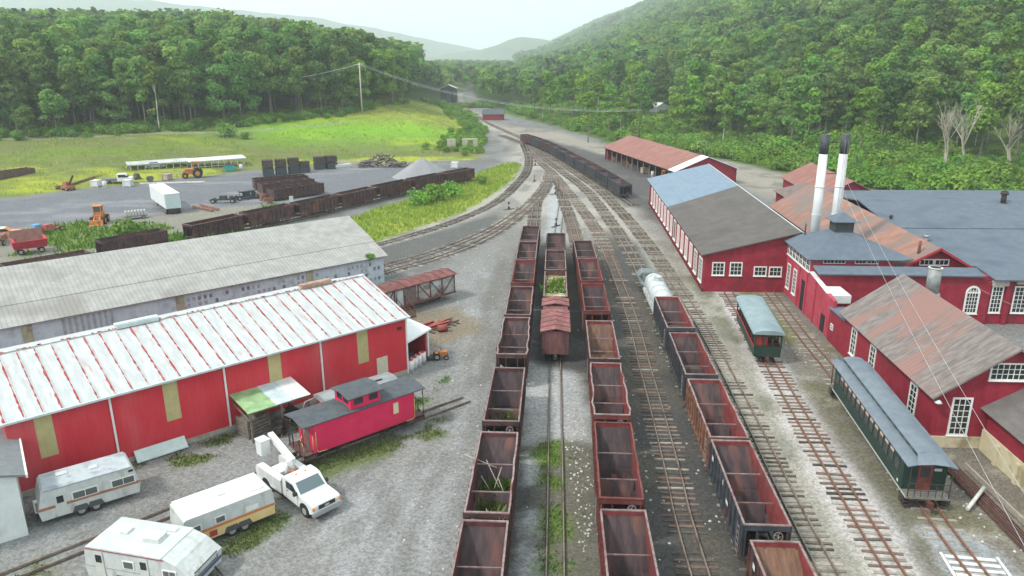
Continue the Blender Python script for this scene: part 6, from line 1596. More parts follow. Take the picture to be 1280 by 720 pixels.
cl_ = thing('stored_car', 'pale bluish old car body standing inside the left white frame', 'car', (-80.6, 170.6, tz(-80.6, 170.6)), rad(31))
MB().extr([(-2.0, .3), (2.0, .3), (2.0, .8), (1.1, .9), (.6, 1.45), (-1.0, 1.45), (-1.5, .9), (-2.0, .85)], 'y', -.8, .8).build('body', mat('car_pale_blue', (.35, .42, .42), (.42, .48, .47), scale=3, rough=.4), cl_)
MB().extr([(1.0, .92), (.58, 1.36), (-.95, 1.36), (-1.35, .92)], 'y', -.81, .81).build('window', glass('window_glass'), cl_)
for x_ in (-1.3, 1.3):
    for s in (-.75, .75): wheel(cl_, x_, s, .33, .2)
# stacks of old ties
M_stk = mat('stack_brown', (.05, .035, .03), (.11, .075, .065), scale=3, rough=.9, bump=.3)
M_stk2 = mat('stack_black', (.03, .03, .032), (.055, .05, .05), scale=3, rough=.9, bump=.3)
for i, (x_, y_, w_, h, lab) in enumerate(((-53.6, 166.0, 2.6, 3.6, 'leftmost and tallest'), (-51.2, 167.6, 2.3, 3.5, 'second from the left'), (-48.9, 169.4, 2.2, 3.6, 'third from the left'), (-46.9, 170.6, 2.1, 2.6, 'fourth and lowest'), (-44.6, 175.4, 2.2, 3.0, 'fifth, just right of the gap'), (-42.2, 176.6, 2.6, 3.1, 'rightmost'))):
    t = thing('tie_stack', lab+' block of banded dark ties at the asphalt edge', 'tie stack', (x_, y_, tz(x_, y_)), rad(20+i*3), 'blocks of banded railway ties')
    rr = random.Random(i)
    for half, (za, zb, m_) in enumerate(((0, h*.52, M_stk2), (h*.55, h, M_stk))):
        mb = MB(); nz_ = max(4, int((zb-za)/.19))
        for j in range(nz_):
            for k in range(int(w_/.25)):
                mb.bx(-1.1+rr.uniform(-.08, .08), 1.1+rr.uniform(-.08, .08), -w_/2+k*.25, -w_/2+k*.25+.22, za+j*.19, za+j*.19+.17)
        mb.build('tie_bundle', m_, t)
# logs and gravel pile
rr = random.Random(4)
for k in range(75):
    a = rr.uniform(0, math.pi); L_ = rr.uniform(1.8, 3.6); x_ = -30.6+rr.uniform(-5.0, 5.0); y_ = 178.6+rr.uniform(-1.6, 1.6)
    hh = max(.2, 3.3*(1-abs(x_+30.6)/5.8)*rr.uniform(.3, 1)); el = rr.uniform(-.5, .5)
    d = Vector((math.cos(a)*math.cos(el), math.sin(a)*math.cos(el)*.6, math.sin(el)))*L_/2; c0 = Vector((x_, y_, hh+tz(x_, y_)+abs(d.z)*.3))
    o = MB().tube(c0-d, c0+d, rr.uniform(.12, .22), n=7, r2=rr.uniform(.08, .15)).build('log', mat('log_bark', (.09, .075, .065), (.19, .165, .15), scale=2, rough=.95, bump=.2, objrand=.4))
    tag(o, 'weathered log in the tangled heap left of the gravel pile', 'log', 'logs in the heap by the gravel pile')
V = []; Q = []; nr, na = 14, 40
for i in range(nr+1):
    for j in range(na):
        r_ = i/nr; a = 2*math.pi*j/na; el = 1+.12*math.sin(a*2+.5)+.06*math.sin(a*5)
        x_ = r_*5.6*el*math.cos(a); y_ = r_*4.2*el*math.sin(a)
        V.append((x_, y_, 3.5*max(0, (1-r_)**1.02)*(1 if r_ > .12 else .96)-.05+.15*(fbm(np.array([x_]), np.array([y_]), 1.5, 3)[0]-.5)))
for i in range(nr):
    for j in range(na): Q.append((i*na+j, i*na+(j+1) % na, (i+1)*na+(j+1) % na, (i+1)*na+j))
o = bpy.data.objects.new('gravel_pile', rawmesh('gravel_pile', V, Q, mat('pile_gravel', (.22, .22, .23), (.29, .29, .30), scale=4, rough=1, bump=.3), smooth=True)); COL.objects.link(o); o.location = (-19.3, 163.3, 0); o.scale = (1.12, 1.12, 1.25)
tag(o, 'conical heap of pale grey gravel at the asphalt edge', 'gravel pile')
# group of derelict hopper bodies parked side by side
for i, (x_, y_, rz, L_, lab) in enumerate(((-46.2, 150.2, 120, 1.0, 'rearmost of the three derelict car bodies grounded on the asphalt'), (-43.6, 145.2, 120, 1.0, 'middle of the three derelict car bodies, weeds growing in it'), (-40.2, 139.4, 120, 1.0, 'front of the three derelict car bodies, nearest the curved siding'))):
    t = thing('derelict_car_body', lab, 'hopper body', (x_, y_, 0), rad(-60+8*i), 'derelict car bodies on the asphalt')
    mb = MB()
    for s in (-1, 1):
        mb.bx(*sorted((s*1.25, s*1.32)), -5.2, 5.2, .3, 2.1)
        for k in range(13): mb.bx(*sorted((s*1.32, s*1.42)), -5.15+k*.86-.05, -5.15+k*.86+.05, .2, 2.1)
        mb.bx(-1.3, 1.3, *sorted((s*5.15, s*5.22)), .3, 2.1)
    mb.bx(-1.25, 1.25, -5.2, 5.2, .9, 1.0)
    for k in range(4): mb.bx(-1.3, 1.3, -3.9+k*2.6, -3.8+k*2.6, 1.9, 2.05)
    mb.build('body', mat('derelict_brown', (.055, .035, .035), (.10, .055, .05), scale=2, rough=.9, objrand=.2), t)
    MB().bx(-1.45, -1.28, -5.25, 5.25, 2.1, 2.2).bx(1.28, 1.45, -5.25, 5.25, 2.1, 2.2).build('top_rail', M_hop_dark, t)
sgn = thing('white_board', 'small white board standing against the front derelict car body', 'board', (-39.2, 132.6, 0), rad(25)); MB().bx(-.35, .35, -.03, .03, .2, 1.4).bx(-.35, -.28, -.03, .03, 0, .2).bx(.28, .35, -.03, .03, 0, .2).build('board', M_white, sgn)
# red dump wagon, low cars, scrap
dw = thing('dump_wagon', 'bright red dump wagon with rusty tub behind the grey shed roof', 'dump wagon', (-64.8, 98.4, 0), rad(38))
MB().bx(-1.9, 1.9, -.9, .9, .8, 1.1).extr([(-1.0, 1.1), (1.0, 1.1), (1.5, 2.0), (-1.5, 2.0)], 'x', -2.0, -1.7).extr([(-1.0, 1.1), (1.0, 1.1), (1.5, 2.0), (-1.5, 2.0)], 'x', 1.7, 2.0).slab([(-1.9, -1.0, 1.1), (1.9, -1.0, 1.1), (1.9, -1.5, 2.0), (-1.9, -1.5, 2.0)], .08).build('tub', mat('dump_red', (.42, .02, .05), (.48, .05, .07), scale=2, rough=.6), dw)
MB().slab([(-1.9, 1.0, 1.1), (1.9, 1.0, 1.1), (1.9, 2.0, 2.9), (-1.9, 2.0, 2.9)], .1).build('tailboard', mat('tub_brown', (.14, .07, .06), (.2, .1, .08), scale=2, rough=.8), dw)
for x_ in (-1.2, 1.2):
    for s in (-.7, .7): wheel(dw, x_, s, .4, .2)
lc_ = thing('gondola_car', 'low brown gondola among weeds on the siding behind the grey roof', 'gondola car', (-60.0, 90.6, 0), 0)
x_, y_, rz = along(SM['siding'], 84.6); lc_.location = (x_, y_, 0); lc_.rotation_euler = (0, 0, rz)
MB().bx(-1.1, 1.1, -4.6, 4.6, .7, .9).bx(-1.15, -1.05, -4.6, 4.6, .7, 1.7).bx(1.05, 1.15, -4.6, 4.6, .7, 1.7).bx(-1.1, 1.1, -4.65, -4.55, .7, 1.7).bx(-1.1, 1.1, 4.55, 4.65, .7, 1.7).build('body', mat('gondola_brown', (.09, .05, .045), (.14, .08, .07), scale=2, rough=.85), lc_)
add_trucks(lc_, (-3, 3), False)
x_, y_, rz = along(SM['siding'], 95.5)
hopper('black', y_, x_, rz, 'black low sided car just left of the red dump wagon', 'brown hoppers on the curved siding', 0, seed=99, wheels=False, scale=.8)
far_junk = [(-74.5, 107.8, 'orange and white old car wreck at the left edge', 'car', (.50, .22, .12)), (-69.6, 110.6, 'reddish truck chassis with blue box near the left edge', 'chassis', (.32, .09, .07)),
            (-72.2, 104.0, 'rusty chassis frame with green tarp left of the dump wagon', 'chassis', (.2, .1, .07)), (-88.0, 148.5, 'rusty crane base with slanted arm by the field', 'crane', (.25, .09, .05)), (-52.0, 127.5, 'black machinery frame right of the white trailer', 'chassis', (.04, .04, .045)), (-48.8, 137.5, 'dark steel frame with pipes lying on the asphalt', 'chassis', (.03, .035, .04)), (-44.5, 138.5, 'black axle and frame at the right of the dark frame', 'chassis', (.035, .035, .04))]
far_junk[4] = (-51.8, 134.0, 'black machinery frame right of the white trailer', 'chassis', (.04, .04, .045))
for i, (x_, y_, lab, k, c0) in enumerate(far_junk):
    m_ = mat('junkpaint%d' % i, c0, tuple(min(1, v*1.5+.01) for v in c0), scale=3, rough=.8)
    t = thing({'car': 'wrecked_car', 'chassis': 'vehicle_chassis', 'crane': 'crane_wreck'}[k], lab, {'car': 'car', 'chassis': 'machine frame', 'crane': 'crane'}[k], (x_, y_, tz(x_, y_)), rad(25+40*i))
    if k == 'car':
        MB().extr([(-2.1, .35), (2.1, .35), (2.1, .85), (1.0, .95), (.5, 1.4), (-1.1, 1.4), (-1.6, .95), (-2.1, .9)], 'y', -.85, .85).build('body', m_, t)
        MB().bx(-.9, .3, -.7, .7, 1.4, 1.45).build('roof', M_trim, t); MB().extr([(.9, .97), (.48, 1.33), (-1.05, 1.33), (-1.5, .97)], 'y', -.86, .86).build('window', glass('window_glass'), t)
        for xx in (-1.3, 1.3):
            for s in (-.8, .8): wheel(t, xx, s, .33, .2)
    elif k == 'chassis':
        mb = MB().bx(-2.4, 2.4, -.5, -.4, .5, .65).bx(-2.4, 2.4, .4, .5, .5, .65)
        for xx in (-2.3, -1, .3, 1.6, 2.3): mb.bx(xx-.06, xx+.06, -.5, .5, .5, .62)
        mb.build('frame', m_, t)
        MB().bx(-.6, .6, -.4, .4, .65, 1.3).tube((-1.4, -.5, .95), (-1.4, .5, .95), .3, n=12).build('engine', m_, t)
        if i == 1: MB().bx(-2.2, -1.2, -.5, .5, .65, 1.6).build('box', mat('box_blue', (.15, .30, .5), rough=.6, bump=0), t)
        if i in (5, 6): MB().bx(-2.0, 1.5, .55, .9, .2, .5).bx(-1.6, 1.2, -.35, .35, 1.3, 1.5).tube((1.4, 0, .6), (1.5, .2, 1.9), .05).build('pipe_rack', m_, t)
        for xx in (-1.7, 1.7):
            for s in (-.65, .65): wheel(t, xx, s, .4, .22)
    else:
        MB().bx(-1.4, 1.4, -.8, .8, .4, .9).bx(-.6, .8, -.5, .5, .9, 1.7).build('carriage', m_, t)
        MB().bar((-.8, 0, 1.2), (-3.6, .3, 3.2), .25, .3).build('jib', M_iron, t)
        for xx in (-1.0, 1.0):
            for s in (-.7, .7): wheel(t, xx, s, .4, .2)
# heaps of rails, white car and tarps at the field edge
rr = random.Random(9)
for k in range(11):
    a = Vector((-90+rr.uniform(-.7, .7), 149+rr.uniform(-.6, .6), .25+rr.uniform(0, .6))); b_ = Vector((-87.5+rr.uniform(-1, 1), 167+rr.uniform(-1.5, .5), .5+rr.uniform(0, .7)))
    o = MB().bar(a, b_, .18, .2).build('scrap_rail', mat('scrap_rust', (.12, .055, .05), (.19, .09, .075), scale=2, rough=.9)); tag(o, 'long rusty beam in the heap between crane wreck and field', 'steel beam', 'rusty beams heaped by the field')
wt = thing('covered_truck', 'white cab truck half buried in scrap at the field edge', 'truck', (-80.8, 156.8, .1), rad(15))
MB().extr([(-1.2, .5), (1.6, .5), (1.6, 1.1), (.8, 1.2), (.4, 1.9), (-1.2, 1.9)], 'y', -.95, .95).build('cab', M_trim, wt)
MB().extr([(.82, 1.22), (.42, 1.8), (-.9, 1.8), (-.9, 1.22)], 'y', -.96, .96).build('window', glass('window_glass'), wt)
MB().bx(-4.2, -1.3, -1, 1, .6, 1.0).build('bed', mat('bed_dark', (.1, .1, .1)), wt)
for xx in (-3.2, .9):
    for s in (-.85, .85): wheel(wt, xx, s, .42, .25)
for i, (x_, y_, k, col, lab) in enumerate(((-78.0, 152.6, 1, 2, 'white crate beside the long plank on the asphalt'), (-82.5, 152.0, 4, 2, 'white drum in front of the white cab truck'), (-84.4, 152.5, 1, 2, 'leftmost white crate in front of the field'), (-76.0, 158.0, 2, 3, 'dark casting in front of the left white frame'), (-73.5, 160.5, 1, 0, 'tan crate left of the orange machine'), (-62.5, 174.5, 4, 2, 'white drum right of the right white frame'), (-80.0, 160.6, 2, 3, 'dark casting behind the white cab truck'), (-43.2, 133.2, 3, 4, 'rusty wheel pair nearest the siding'), (-45.0, 135.6, 2, 4, 'rusty casting in the heap before the derelict bodies'), (-46.5, 138.0, 3, 4, 'left rusty wheel pair before the derelict bodies'), (-39.6, 177.2, 0, 2, 'pale board pile right of the tie blocks'), (-13.2, 176.5, 1, 2, 'white crate in the grass behind the gravel pile'))):
    junk(x_, y_, k, z=tz(x_, y_), col=col, lab=lab, rz=i*.7, grp='scrap around the asphalt yard', sc=1.4)
tl = thing('dumpster', 'teal open dumpster between the right white frame and tie blocks', 'dumpster', (-64.6, 172.8, 0), rad(25))
MB().extr([(-1.0, .15), (1.0, .15), (1.3, 1.5), (-1.3, 1.5)], 'y', -.9, .9).build('tub', mat('teal', (.04, .28, .26), (.06, .33, .3), scale=2, rough=.6), tl); MB().bx(-1.35, 1.35, -.95, .95, 1.5, 1.56).build('lid', M_iron, tl)
o = MB().bar((-76.5, 154.5, .25), (-64.0, 156.4, .25), .35, .25).build('plank', M_wp); tag(o, 'long whitish beam lying on the asphalt left of the trailer', 'beam')
for i, (a, b_) in enumerate((((-55.5, 129.5), (-50.5, 125.5)), ((-54.8, 130.8), (-50.0, 126.6)))):
    o = MB().bar((*a, .3), (*b_, .3), .3, .3).build('steel_beam', mat('beam_rust', (.2, .09, .07), (.3, .16, .12), scale=3, rough=.8)); tag(o, ('left of two rusty beams on the grass right of the trailer', 'right of two rusty beams on the grass right of the trailer')[i], 'steel beam')
rg = thing('gondola_car', 'derelict rusty gondola body at the far left before the field', 'gondola car', (-106.3, 152.8, 0), rad(65)-math.pi/2)
MB().bx(-1.3, 1.3, -9, 9, .5, .7).bx(-1.35, -1.25, -9, 9, .5, 2.8).bx(1.25, 1.35, -9, 9, .5, 2.8).extr([(-1.3, .5), (1.3, .5), (1.3, 2.8), (-1.3, 2.8)], 'y', 8.9, 9).build('body', mat('gondola_brown', (.09, .05, .045)), rg)
for k in range(12): MB().bx(1.35, 1.45, -8.8+k*1.55, -8.65+k*1.55, .5, 2.8).build('rib', mat('gondola_brown', (.09, .05, .045)), rg)
add_trucks(rg, (-6, 6), False)
# ------------------------------------------------------------------ beyond: red shed, coal tipple, pole and wires, piers, houses
def place(px, py): p = at(px, py); return p
p = at(617, 150); fs = thing('red_shed', 'small far red shed with dark roof beside the converging tracks', 'shed', (p.x, p.y, p.z), rad(88)); fs['o'] = (0, 0)
gable(fs, -2.8, 2.8, -4.2, 4.2, (2.5, 2.5), 0, 4.3, M_redw, mat('dark_slate', (.07, .075, .09), (.10, .105, .12), scale=1, rough=.8), over=.3)
tp = thing('coal_tipple', 'tall dark boarded tower with pale roof over a track on the embankment', 'tower', (-33.0, 430, 0), 0)
p = at(564, 126); tp.location = (-34.5, 432, 1.2); tp.scale = (1.05, 1, 1.25)
mb = MB().bx(-4.2, -1.3, -3.5, 3.5, -6, 5.2).bx(1.3, 4.2, -3.5, 3.5, -6, 5.2).bx(-1.3, 1.3, -3.3, 3.5, 3.6, 5.2); mb.build('wall', mat('tipple_black', (.035, .038, .04), (.06, .06, .065), scale=1, rough=.9, stripe=('X', .4, .8, .2)), tp)
MB().slab([(0, -4, 6.9), (-4.6, -4, 5.3), (-4.6, 4, 5.3), (0, 4, 6.9)], .2).slab([(0, -4, 6.9), (4.6, -4, 5.3), (4.6, 4, 5.3), (0, 4, 6.9)], .2).build('roof', mat('tipple_roof', (.40, .44, .46), rough=.6), tp)
MB().extr([(-4.2, 5.2), (4.2, 5.2), (0, 6.65)], 'y', -3.4, 3.4).build('gable_wall', mat('tipple_black', (.04, .04, .04)), tp)
MB().bx(-1.3, 1.3, -1, 3.5, -6, 3.6).build('passage', mat('tipple_grey', (.16, .17, .18), (.22, .23, .24), scale=1, rough=.9), tp)
M_pole = mat('pole_wood', (.42, .41, .38), (.50, .49, .45), scale=2, rough=.9)
def pole(x_, y_, h, lab, rz=0, arm=2.4):
    z_ = tz(x_, y_); t = thing('utility_pole', lab, 'utility pole', (x_, y_, z_), rz, None)
    MB().tube((0, 0, -.3), (0, 0, h), .26, n=10, r2=.18).build('pole', M_pole, t)
    MB().bx(-arm/2, arm/2, -.08, .08, h-.7, h-.55).build('crossarm', M_pole, t)
    for s in (-1, -.4, .4, 1): MB().tube((s*arm/2*.9, 0, h-.55), (s*arm/2*.9, 0, h-.35), .05, n=6).build('insulator', M_white, t)
    return Vector((x_, y_, z_+h-.4))
pt_ = at(453, 143); p1 = pole(pt_.x, pt_.y, (pt_.y/940)*58*1.04, 'tall wooden utility pole standing on the grassy rise', rad(20))
p2 = pole(8.5, 210, 6, 'short utility pole beside the far end of the hopper string', 0, 1.2) if False else None
e1 = at(98, 94, None); d0 = (_R*(98-640)+_U*(360-95)+_F*CAM_F).normalized(); e1 = Vector((0, 0, CAM_H))+d0*(215/d0.y)
p0 = pole(e1.x, e1.y, max(6, e1.z-tz(e1.x, e1.y)+.4), 'pole among the trees at the end of the left power line', rad(20))
d1 = (_R*(800-640)+_U*(360-137)+_F*CAM_F).normalized(); e2 = Vector((0, 0, CAM_H))+d1*(212/d1.y)
_mp = M_pole; M_pole = mat('pole_dark', (.06, .07, .04), (.09, .09, .06), scale=3)
p3 = pole(e2.x, e2.y, max(6, e2.z-tz(e2.x, e2.y)+.2), 'dark pole in the shrubs right of the yard where the power line ends', rad(-20), 1.0)
M_w2 = mat('wire_bright', (.5, .52, .52), rough=.4, bump=0)
for k, off in enumerate((-.6, .6)):
    hang(('upper', 'lower')[k]+' wire of the power line above the field', p1+Vector((off*.3, off, off*.2)), p0+Vector((off*.3, off, off*.2)), 4.5, .032, M_w2)
    hang(('upper', 'lower')[k]+' wire of the power line crossing the yard throat', p1+Vector((off*.3, off, off*.2)), p3+Vector((off*.3, off, off*.2)), 4.5, .032, M_w2)
for k, px in enumerate((564, 591)):
    o_ = at(px, 188); pr = thing('concrete_pier', ('left', 'right')[k]+' pale concrete pier in the brush beside the tracks', 'concrete pier', (o_.x, o_.y, o_.z), rad(8), 'old concrete piers in the brush')
    mp_ = mat('pier_concrete', (.36, .33, .26), (.44, .41, .34), scale=1, rough=.9)
    w_ = 2.2 if k == 0 else 1.6
    if k == 0: MB().bx(-1.0, 1.2, -.6, .6, -.5, 3.0).build('pier', mp_, pr)
    else: MB().extr([(-2.9, 0), (-1.5, 0), (-1.5, 2.9), (.0, 2.9), (.0, 0), (1.3, 0), (1.3, 3.2), (-2.9, 3.2)], 'y', -.7, .7).build('pier', mp_, pr)
for i, (px, py, lab) in enumerate(((824, 131, 'upper white roofed house among the trees beyond the yard'), (816, 146, 'lower white house glimpsed among the trees beyond the yard'))):
    d = (_R*(px-640)+_U*(360-py)+_F*CAM_F).normalized(); q = Vector((0, 0, CAM_H))+d*(330/d.y)
    h = thing('white_house', lab, 'house', (q.x, q.y, 0), rad(30-i*50)); h['o'] = (0, 0); h.scale = (.8, .8, .8); h.location.z = q.z-3.8
    gable(h, -4.0, 4.0, -3, 3, (4.0, 4.0), 0, 6.0, M_trim, mat('house_roof_white', (.55, .58, .6), rough=.6, bump=0), over=.3)
    win(h, 'S', -3, -1.5, 1.2, 2.4, .9, 2, 2); win(h, 'S', -3, 1.5, 1.2, 2.4, .9, 2, 2); MB().bx(-.45, .45, -3.04, -3, 0, 2.1).build('door', M_dark, h)
# switch stands between the ladder tracks
for i, (px, py, lab) in enumerate(((694, 243, 'black switch stand right of the blue grey strip'), (669, 207, 'small black switch stand at the ladder top'), (636, 262, 'dark switch stand by the inner curves'), (695, 283, 'black switch stand behind the middle row'), (668, 227, 'switch stand left of the red fan of points'), (698, 240, 'switch stand next to the red points'))):
    q = at(px, py, 0); t = thing('switch_stand', lab, 'switch stand', (q.x, q.y, 0), rad(i*17), 'switch stands in the yard throat')
    MB().bx(-1.1, 1.1, -.12, .12, .0, .1).build('head_block', M_tie, t)
    MB().extr([(-.2, .1), (.2, .1), (.1, .5), (-.1, .5)], 'y', -.15, .15).tube((0, 0, .5), (0, 0, 1.1), .04).bx(-.2, .2, -.02, .02, 1.0, 1.3).build('stand', M_iron, t)
# red painted points and loose stones
rr = random.Random(12)
# ------------------------------------------------------------------ vegetation
def crown_arrays(seed, lumps, leaf, n, size, squash=.8, gap=.0, vertical=False):
    """lumps: list of (centre, radii). n leaf clusters on and in the lumps, as bent quads"""
    r = np.random.RandomState(seed); C_ = np.array([l[0] for l in lumps]); Rr = np.array([l[1] for l in lumps])
    wt = (Rr[:, 0]*Rr[:, 1]+Rr[:, 0]*Rr[:, 2]); wt = wt/wt.sum()
    k = r.choice(len(lumps), n, p=wt)
    d = r.normal(size=(n, 3)); d /= np.linalg.norm(d, axis=1)[:, None]
    d[:, 2] = np.where(d[:, 2] < -.45, -d[:, 2]*.5, d[:, 2]); d /= np.linalg.norm(d, axis=1)[:, None]
    rad_ = r.uniform(.72, 1.08, n)
    P = C_[k]+d*Rr[k]*rad_[:, None]
    nr = d+r.normal(size=(n, 3))*.55; nr[:, 2] += .35; nr /= np.linalg.norm(nr, axis=1)[:, None]
    a = np.cross(nr, r.normal(size=(n, 3))); a /= np.linalg.norm(a, axis=1)[:, None]; b = np.cross(nr, a)
    s = size*r.uniform(.6, 1.35, n)[:, None]
    bend = nr*s*.25
    V = np.stack([P-a*s, P-b*s*.62+bend, P+a*s, P+b*s*.62+bend], 1).reshape(-1, 3)
    Q = np.arange(4*n).reshape(n, 4)
    lt = r.uniform(0, 1, len(lumps))
    tone = np.clip(.55*lt[k]+.5*r.uniform(0, 1, n), 0, 1); tone = np.repeat(tone, 4)
    return V, Q, tone
def lumps_for(kind, r):
    L = []
    if kind == 'tall':      # forest tree 21 m
        for i in range(20):
            z = r.uniform(8.5, 20); w_ = 3.9*math.sin(min(1, max(.15, (z-6)/15))*math.pi*.93)**.6
            a = r.uniform(0, 6.28); q = w_*r.uniform(.1, .72); s = r.uniform(1.3, 2.2)
            L.append(((q*math.cos(a), q*math.sin(a), z), (s, s, s*r.uniform(.6, .85))))
        return L
    if kind == 'round':
        for i in range(22):
            z = r.uniform(3.5, 15.5); w_ = 5.4*math.sin(min(1, (z-1)/15.5)*math.pi)**.6
            a = r.uniform(0, 6.28); q = w_*r.uniform(.2, .75); s = r.uniform(1.5, 2.5)
            L.append(((q*math.cos(a), q*math.sin(a), z), (s, s, s*r.uniform(.6, .85))))
        return L
    if kind == 'slim':
        for i in range(16):
            z = r.uniform(3.5, 13); w_ = 2.3*(1-(z-3)/13)
            a = r.uniform(0, 6.28); q = (w_+.4)*r.uniform(.2, .9); s = r.uniform(.8, 1.4)
            L.append(((q*math.cos(a), q*math.sin(a), z), (s, s, s*.8)))
        return L
    if kind == 'pine':
        for i in range(30):
            t = i/29; z = 9+t*14; w_ = 3.6*(1-t)**.8+.4
            for j in range(2):
                a = r.uniform(0, 6.28); q = w_*r.uniform(.3, .9); L.append(((q*math.cos(a), q*math.sin(a), z), (1.3*(1-t*.6), 1.3*(1-t*.6), .35)))
        return L
    if kind == 'bush':
        for i in range(9):
            a = r.uniform(0, 6.28); q = r.uniform(0, 1.3); s = r.uniform(.6, 1.1)
            L.append(((q*math.cos(a), q*math.sin(a), r.uniform(.4, 1.5)), (s, s, s*.85)))
        return L
    if kind == 'far':
        for i in range(7):
            a = r.uniform(0, 6.28); q = r.uniform(0, 2.6); s = r.uniform(1.8, 3.0)
            L.append(((q*math.cos(a), q*math.sin(a), r.uniform(7, 13)), (s, s, s*.85)))
        L.append(((0, 0, 11), (3.2, 3.2, 3.4))); return L
M_leaf = leafmat('foliage_green', (.072, .160, .036), (.205, .335, .075), .42, .42, .026)
M_leafl = leafmat('foliage_light', (.10, .20, .018), (.22, .34, .04), .2, .36, .012)
M_leafp = leafmat('foliage_pine', (.022, .055, .018), (.045, .10, .03), .2, .2, .01)
M_bushm = leafmat('foliage_bush', (.09, .20, .022), (.20, .36, .045), .25, .3, .02)
M_grassm = leafmat('grass_blades', (.15, .25, .03), (.33, .40, .075), .2, .3, .01)
M_bark = mat('bark', (.10, .09, .075), (.20, .18, .155), scale=2, rough=.95, bump=.2, objrand=.3)
M_barkp = mat('bark_pale', (.42, .39, .33), (.55, .52, .46), scale=2, rough=.9, bump=.1)
def trunk_mb(kind, r, L):
    mb = MB(); H_ = {'tall': 17, 'round': 11, 'slim': 10, 'pine': 21, 'bush': .8, 'far': 9}[kind]; rb = {'tall': .28, 'round': .35, 'slim': .15, 'pine': .3, 'bush': .06, 'far': .3}[kind]
    pts = [Vector((r.uniform(-.3, .3)*i/4, r.uniform(-.3, .3)*i/4, H_*i/5-.3*(i == 0))) for i in range(6)]
    for i in range(5): mb.tube(pts[i], pts[i+1], rb*(1-i*.17), n=7, r2=rb*(1-(i+1)*.17), caps=False)
    for l in L[::2]:
        c0 = Vector(l[0]); z = max(.3, c0.z-r.uniform(1, 3) if kind != 'bush' else .2)
        i = min(4, int(z/H_*5)); base = pts[i].lerp(pts[i+1], min(1, z/H_*5-i))
        mb.tube(base, base.lerp(c0, .85), rb*.3, n=5, r2=rb*.1, caps=False)
    return mb
TREE = {}
def tree_meshes(kind, i):
    key = (kind, i)
    if key not in TREE:
        r = random.Random(hash_((kind, i))); L = lumps_for(kind, r)
        n, s = {'tall': (1500, .50), 'round': (2000, .52), 'slim': (700, .36), 'pine': (1300, .42), 'bush': (420, .19), 'far': (230, .95)}[kind]
        V, Q, T = crown_arrays(i*31+len(kind), L, None, n, s)
        m_ = {'tall': M_leaf, 'round': M_leaf, 'slim': M_leafl, 'pine': M_leafp, 'bush': M_bushm, 'far': M_leaf}[kind]
        cm = rawmesh('crown', V, Q, m_, tone=T)
        t = trunk_mb(kind, r, L).build('trunk', M_barkp if kind == 'slim' else M_bark); tm = t.data; bpy.data.objects.remove(t)
        TREE[key] = (cm, tm)
    return TREE[key]
def hash_(k): return sum(ord(c)*7 for c in str(k))
def tree(kind, i, x, y, label, group, s=1.0, sz=None, nm=None, cat='tree', rz=None, mcrown=None):
    cm, tm = tree_meshes(kind, i)
    root = thing(nm or {'pine': 'pine_tree', 'bush': 'bush'}.get(kind, 'leafy_tree'), label, cat, (x, y, tz(x, y)-.1), rz if rz is not None else random.uniform(0, 6.28), group)
    root.scale = (s, s, sz or s)
    for nme, me in (('crown', cm), ('trunk', tm)):
        o = bpy.data.objects.new(nme if not (kind == 'bush' and nme == 'trunk') else 'stem', me); COL.objects.link(o); o.parent = root
        if nme == 'crown' and mcrown: o.material_slots[0].link = 'OBJECT'; o.material_slots[0].material = mcrown
    return root
# instanced mass: one object driven by geometry nodes
def scatter(name, label, cat, pts, scl, srcs, seed=0):
    """pts (n,3), scl (n,) ; srcs list of mesh data"""
    c = bpy.data.collections.new(name+'_sources')
    for k, me_list in enumerate(srcs):
        o = bpy.data.objects.new('%s_source_%02d' % (name, k), me_list); c.objects.link(o)
    me = bpy.data.meshes.new(name); me.vertices.add(len(pts)); me.vertices.foreach_set('co', np.asarray(pts, np.float32).ravel())
    r = np.random.RandomState(seed)
    a = me.attributes.new('sc', 'FLOAT', 'POINT'); a.data.foreach_set('value', np.asarray(scl, np.float32))
    a = me.attributes.new('rz', 'FLOAT', 'POINT'); a.data.foreach_set('value', r.uniform(0, 6.28, len(pts)).astype(np.float32))
    a = me.attributes.new('ix', 'INT', 'POINT'); a.data.foreach_set('value', r.randint(0, len(srcs), len(pts)).astype(np.int32))
    o = bpy.data.objects.new(name, me); COL.objects.link(o); tag(o, label, cat, kind='stuff')
    g = bpy.data.node_groups.new(name+'_nodes', 'GeometryNodeTree')
    g.interface.new_socket('Geometry', in_out='INPUT', socket_type='NodeSocketGeometry'); g.interface.new_socket('Geometry', in_out='OUTPUT', socket_type='NodeSocketGeometry')
    gi = g.nodes.new('NodeGroupInput'); gout = g.nodes.new('NodeGroupOutput')
    ip = g.nodes.new('GeometryNodeInstanceOnPoints'); ci = g.nodes.new('GeometryNodeCollectionInfo')
    ci.inputs['Collection'].default_value = c; ci.inputs['Separate Children'].default_value = True; ci.inputs['Reset Children'].default_value = True
    ip.inputs['Pick Instance'].default_value = True
    def attr(n_, t):
        q = g.nodes.new('GeometryNodeInputNamedAttribute'); q.data_type = t; q.inputs['Name'].default_value = n_; return q.outputs['Attribute']
    cx = g.nodes.new('ShaderNodeCombineXYZ'); g.links.new(attr('rz', 'FLOAT'), cx.inputs[2])
    g.links.new(gi.outputs[0], ip.inputs['Points']); g.links.new(ci.outputs[0], ip.inputs['Instance'])
    g.links.new(cx.outputs[0], ip.inputs['Rotation']); g.links.new(attr('sc', 'FLOAT'), ip.inputs['Scale']); g.links.new(attr('ix', 'INT'), ip.inputs['Instance Index'])
    g.links.new(ip.outputs[0], gout.inputs[0])
    md = o.modifiers.new('scatter', 'NODES'); md.node_group = g
    return o
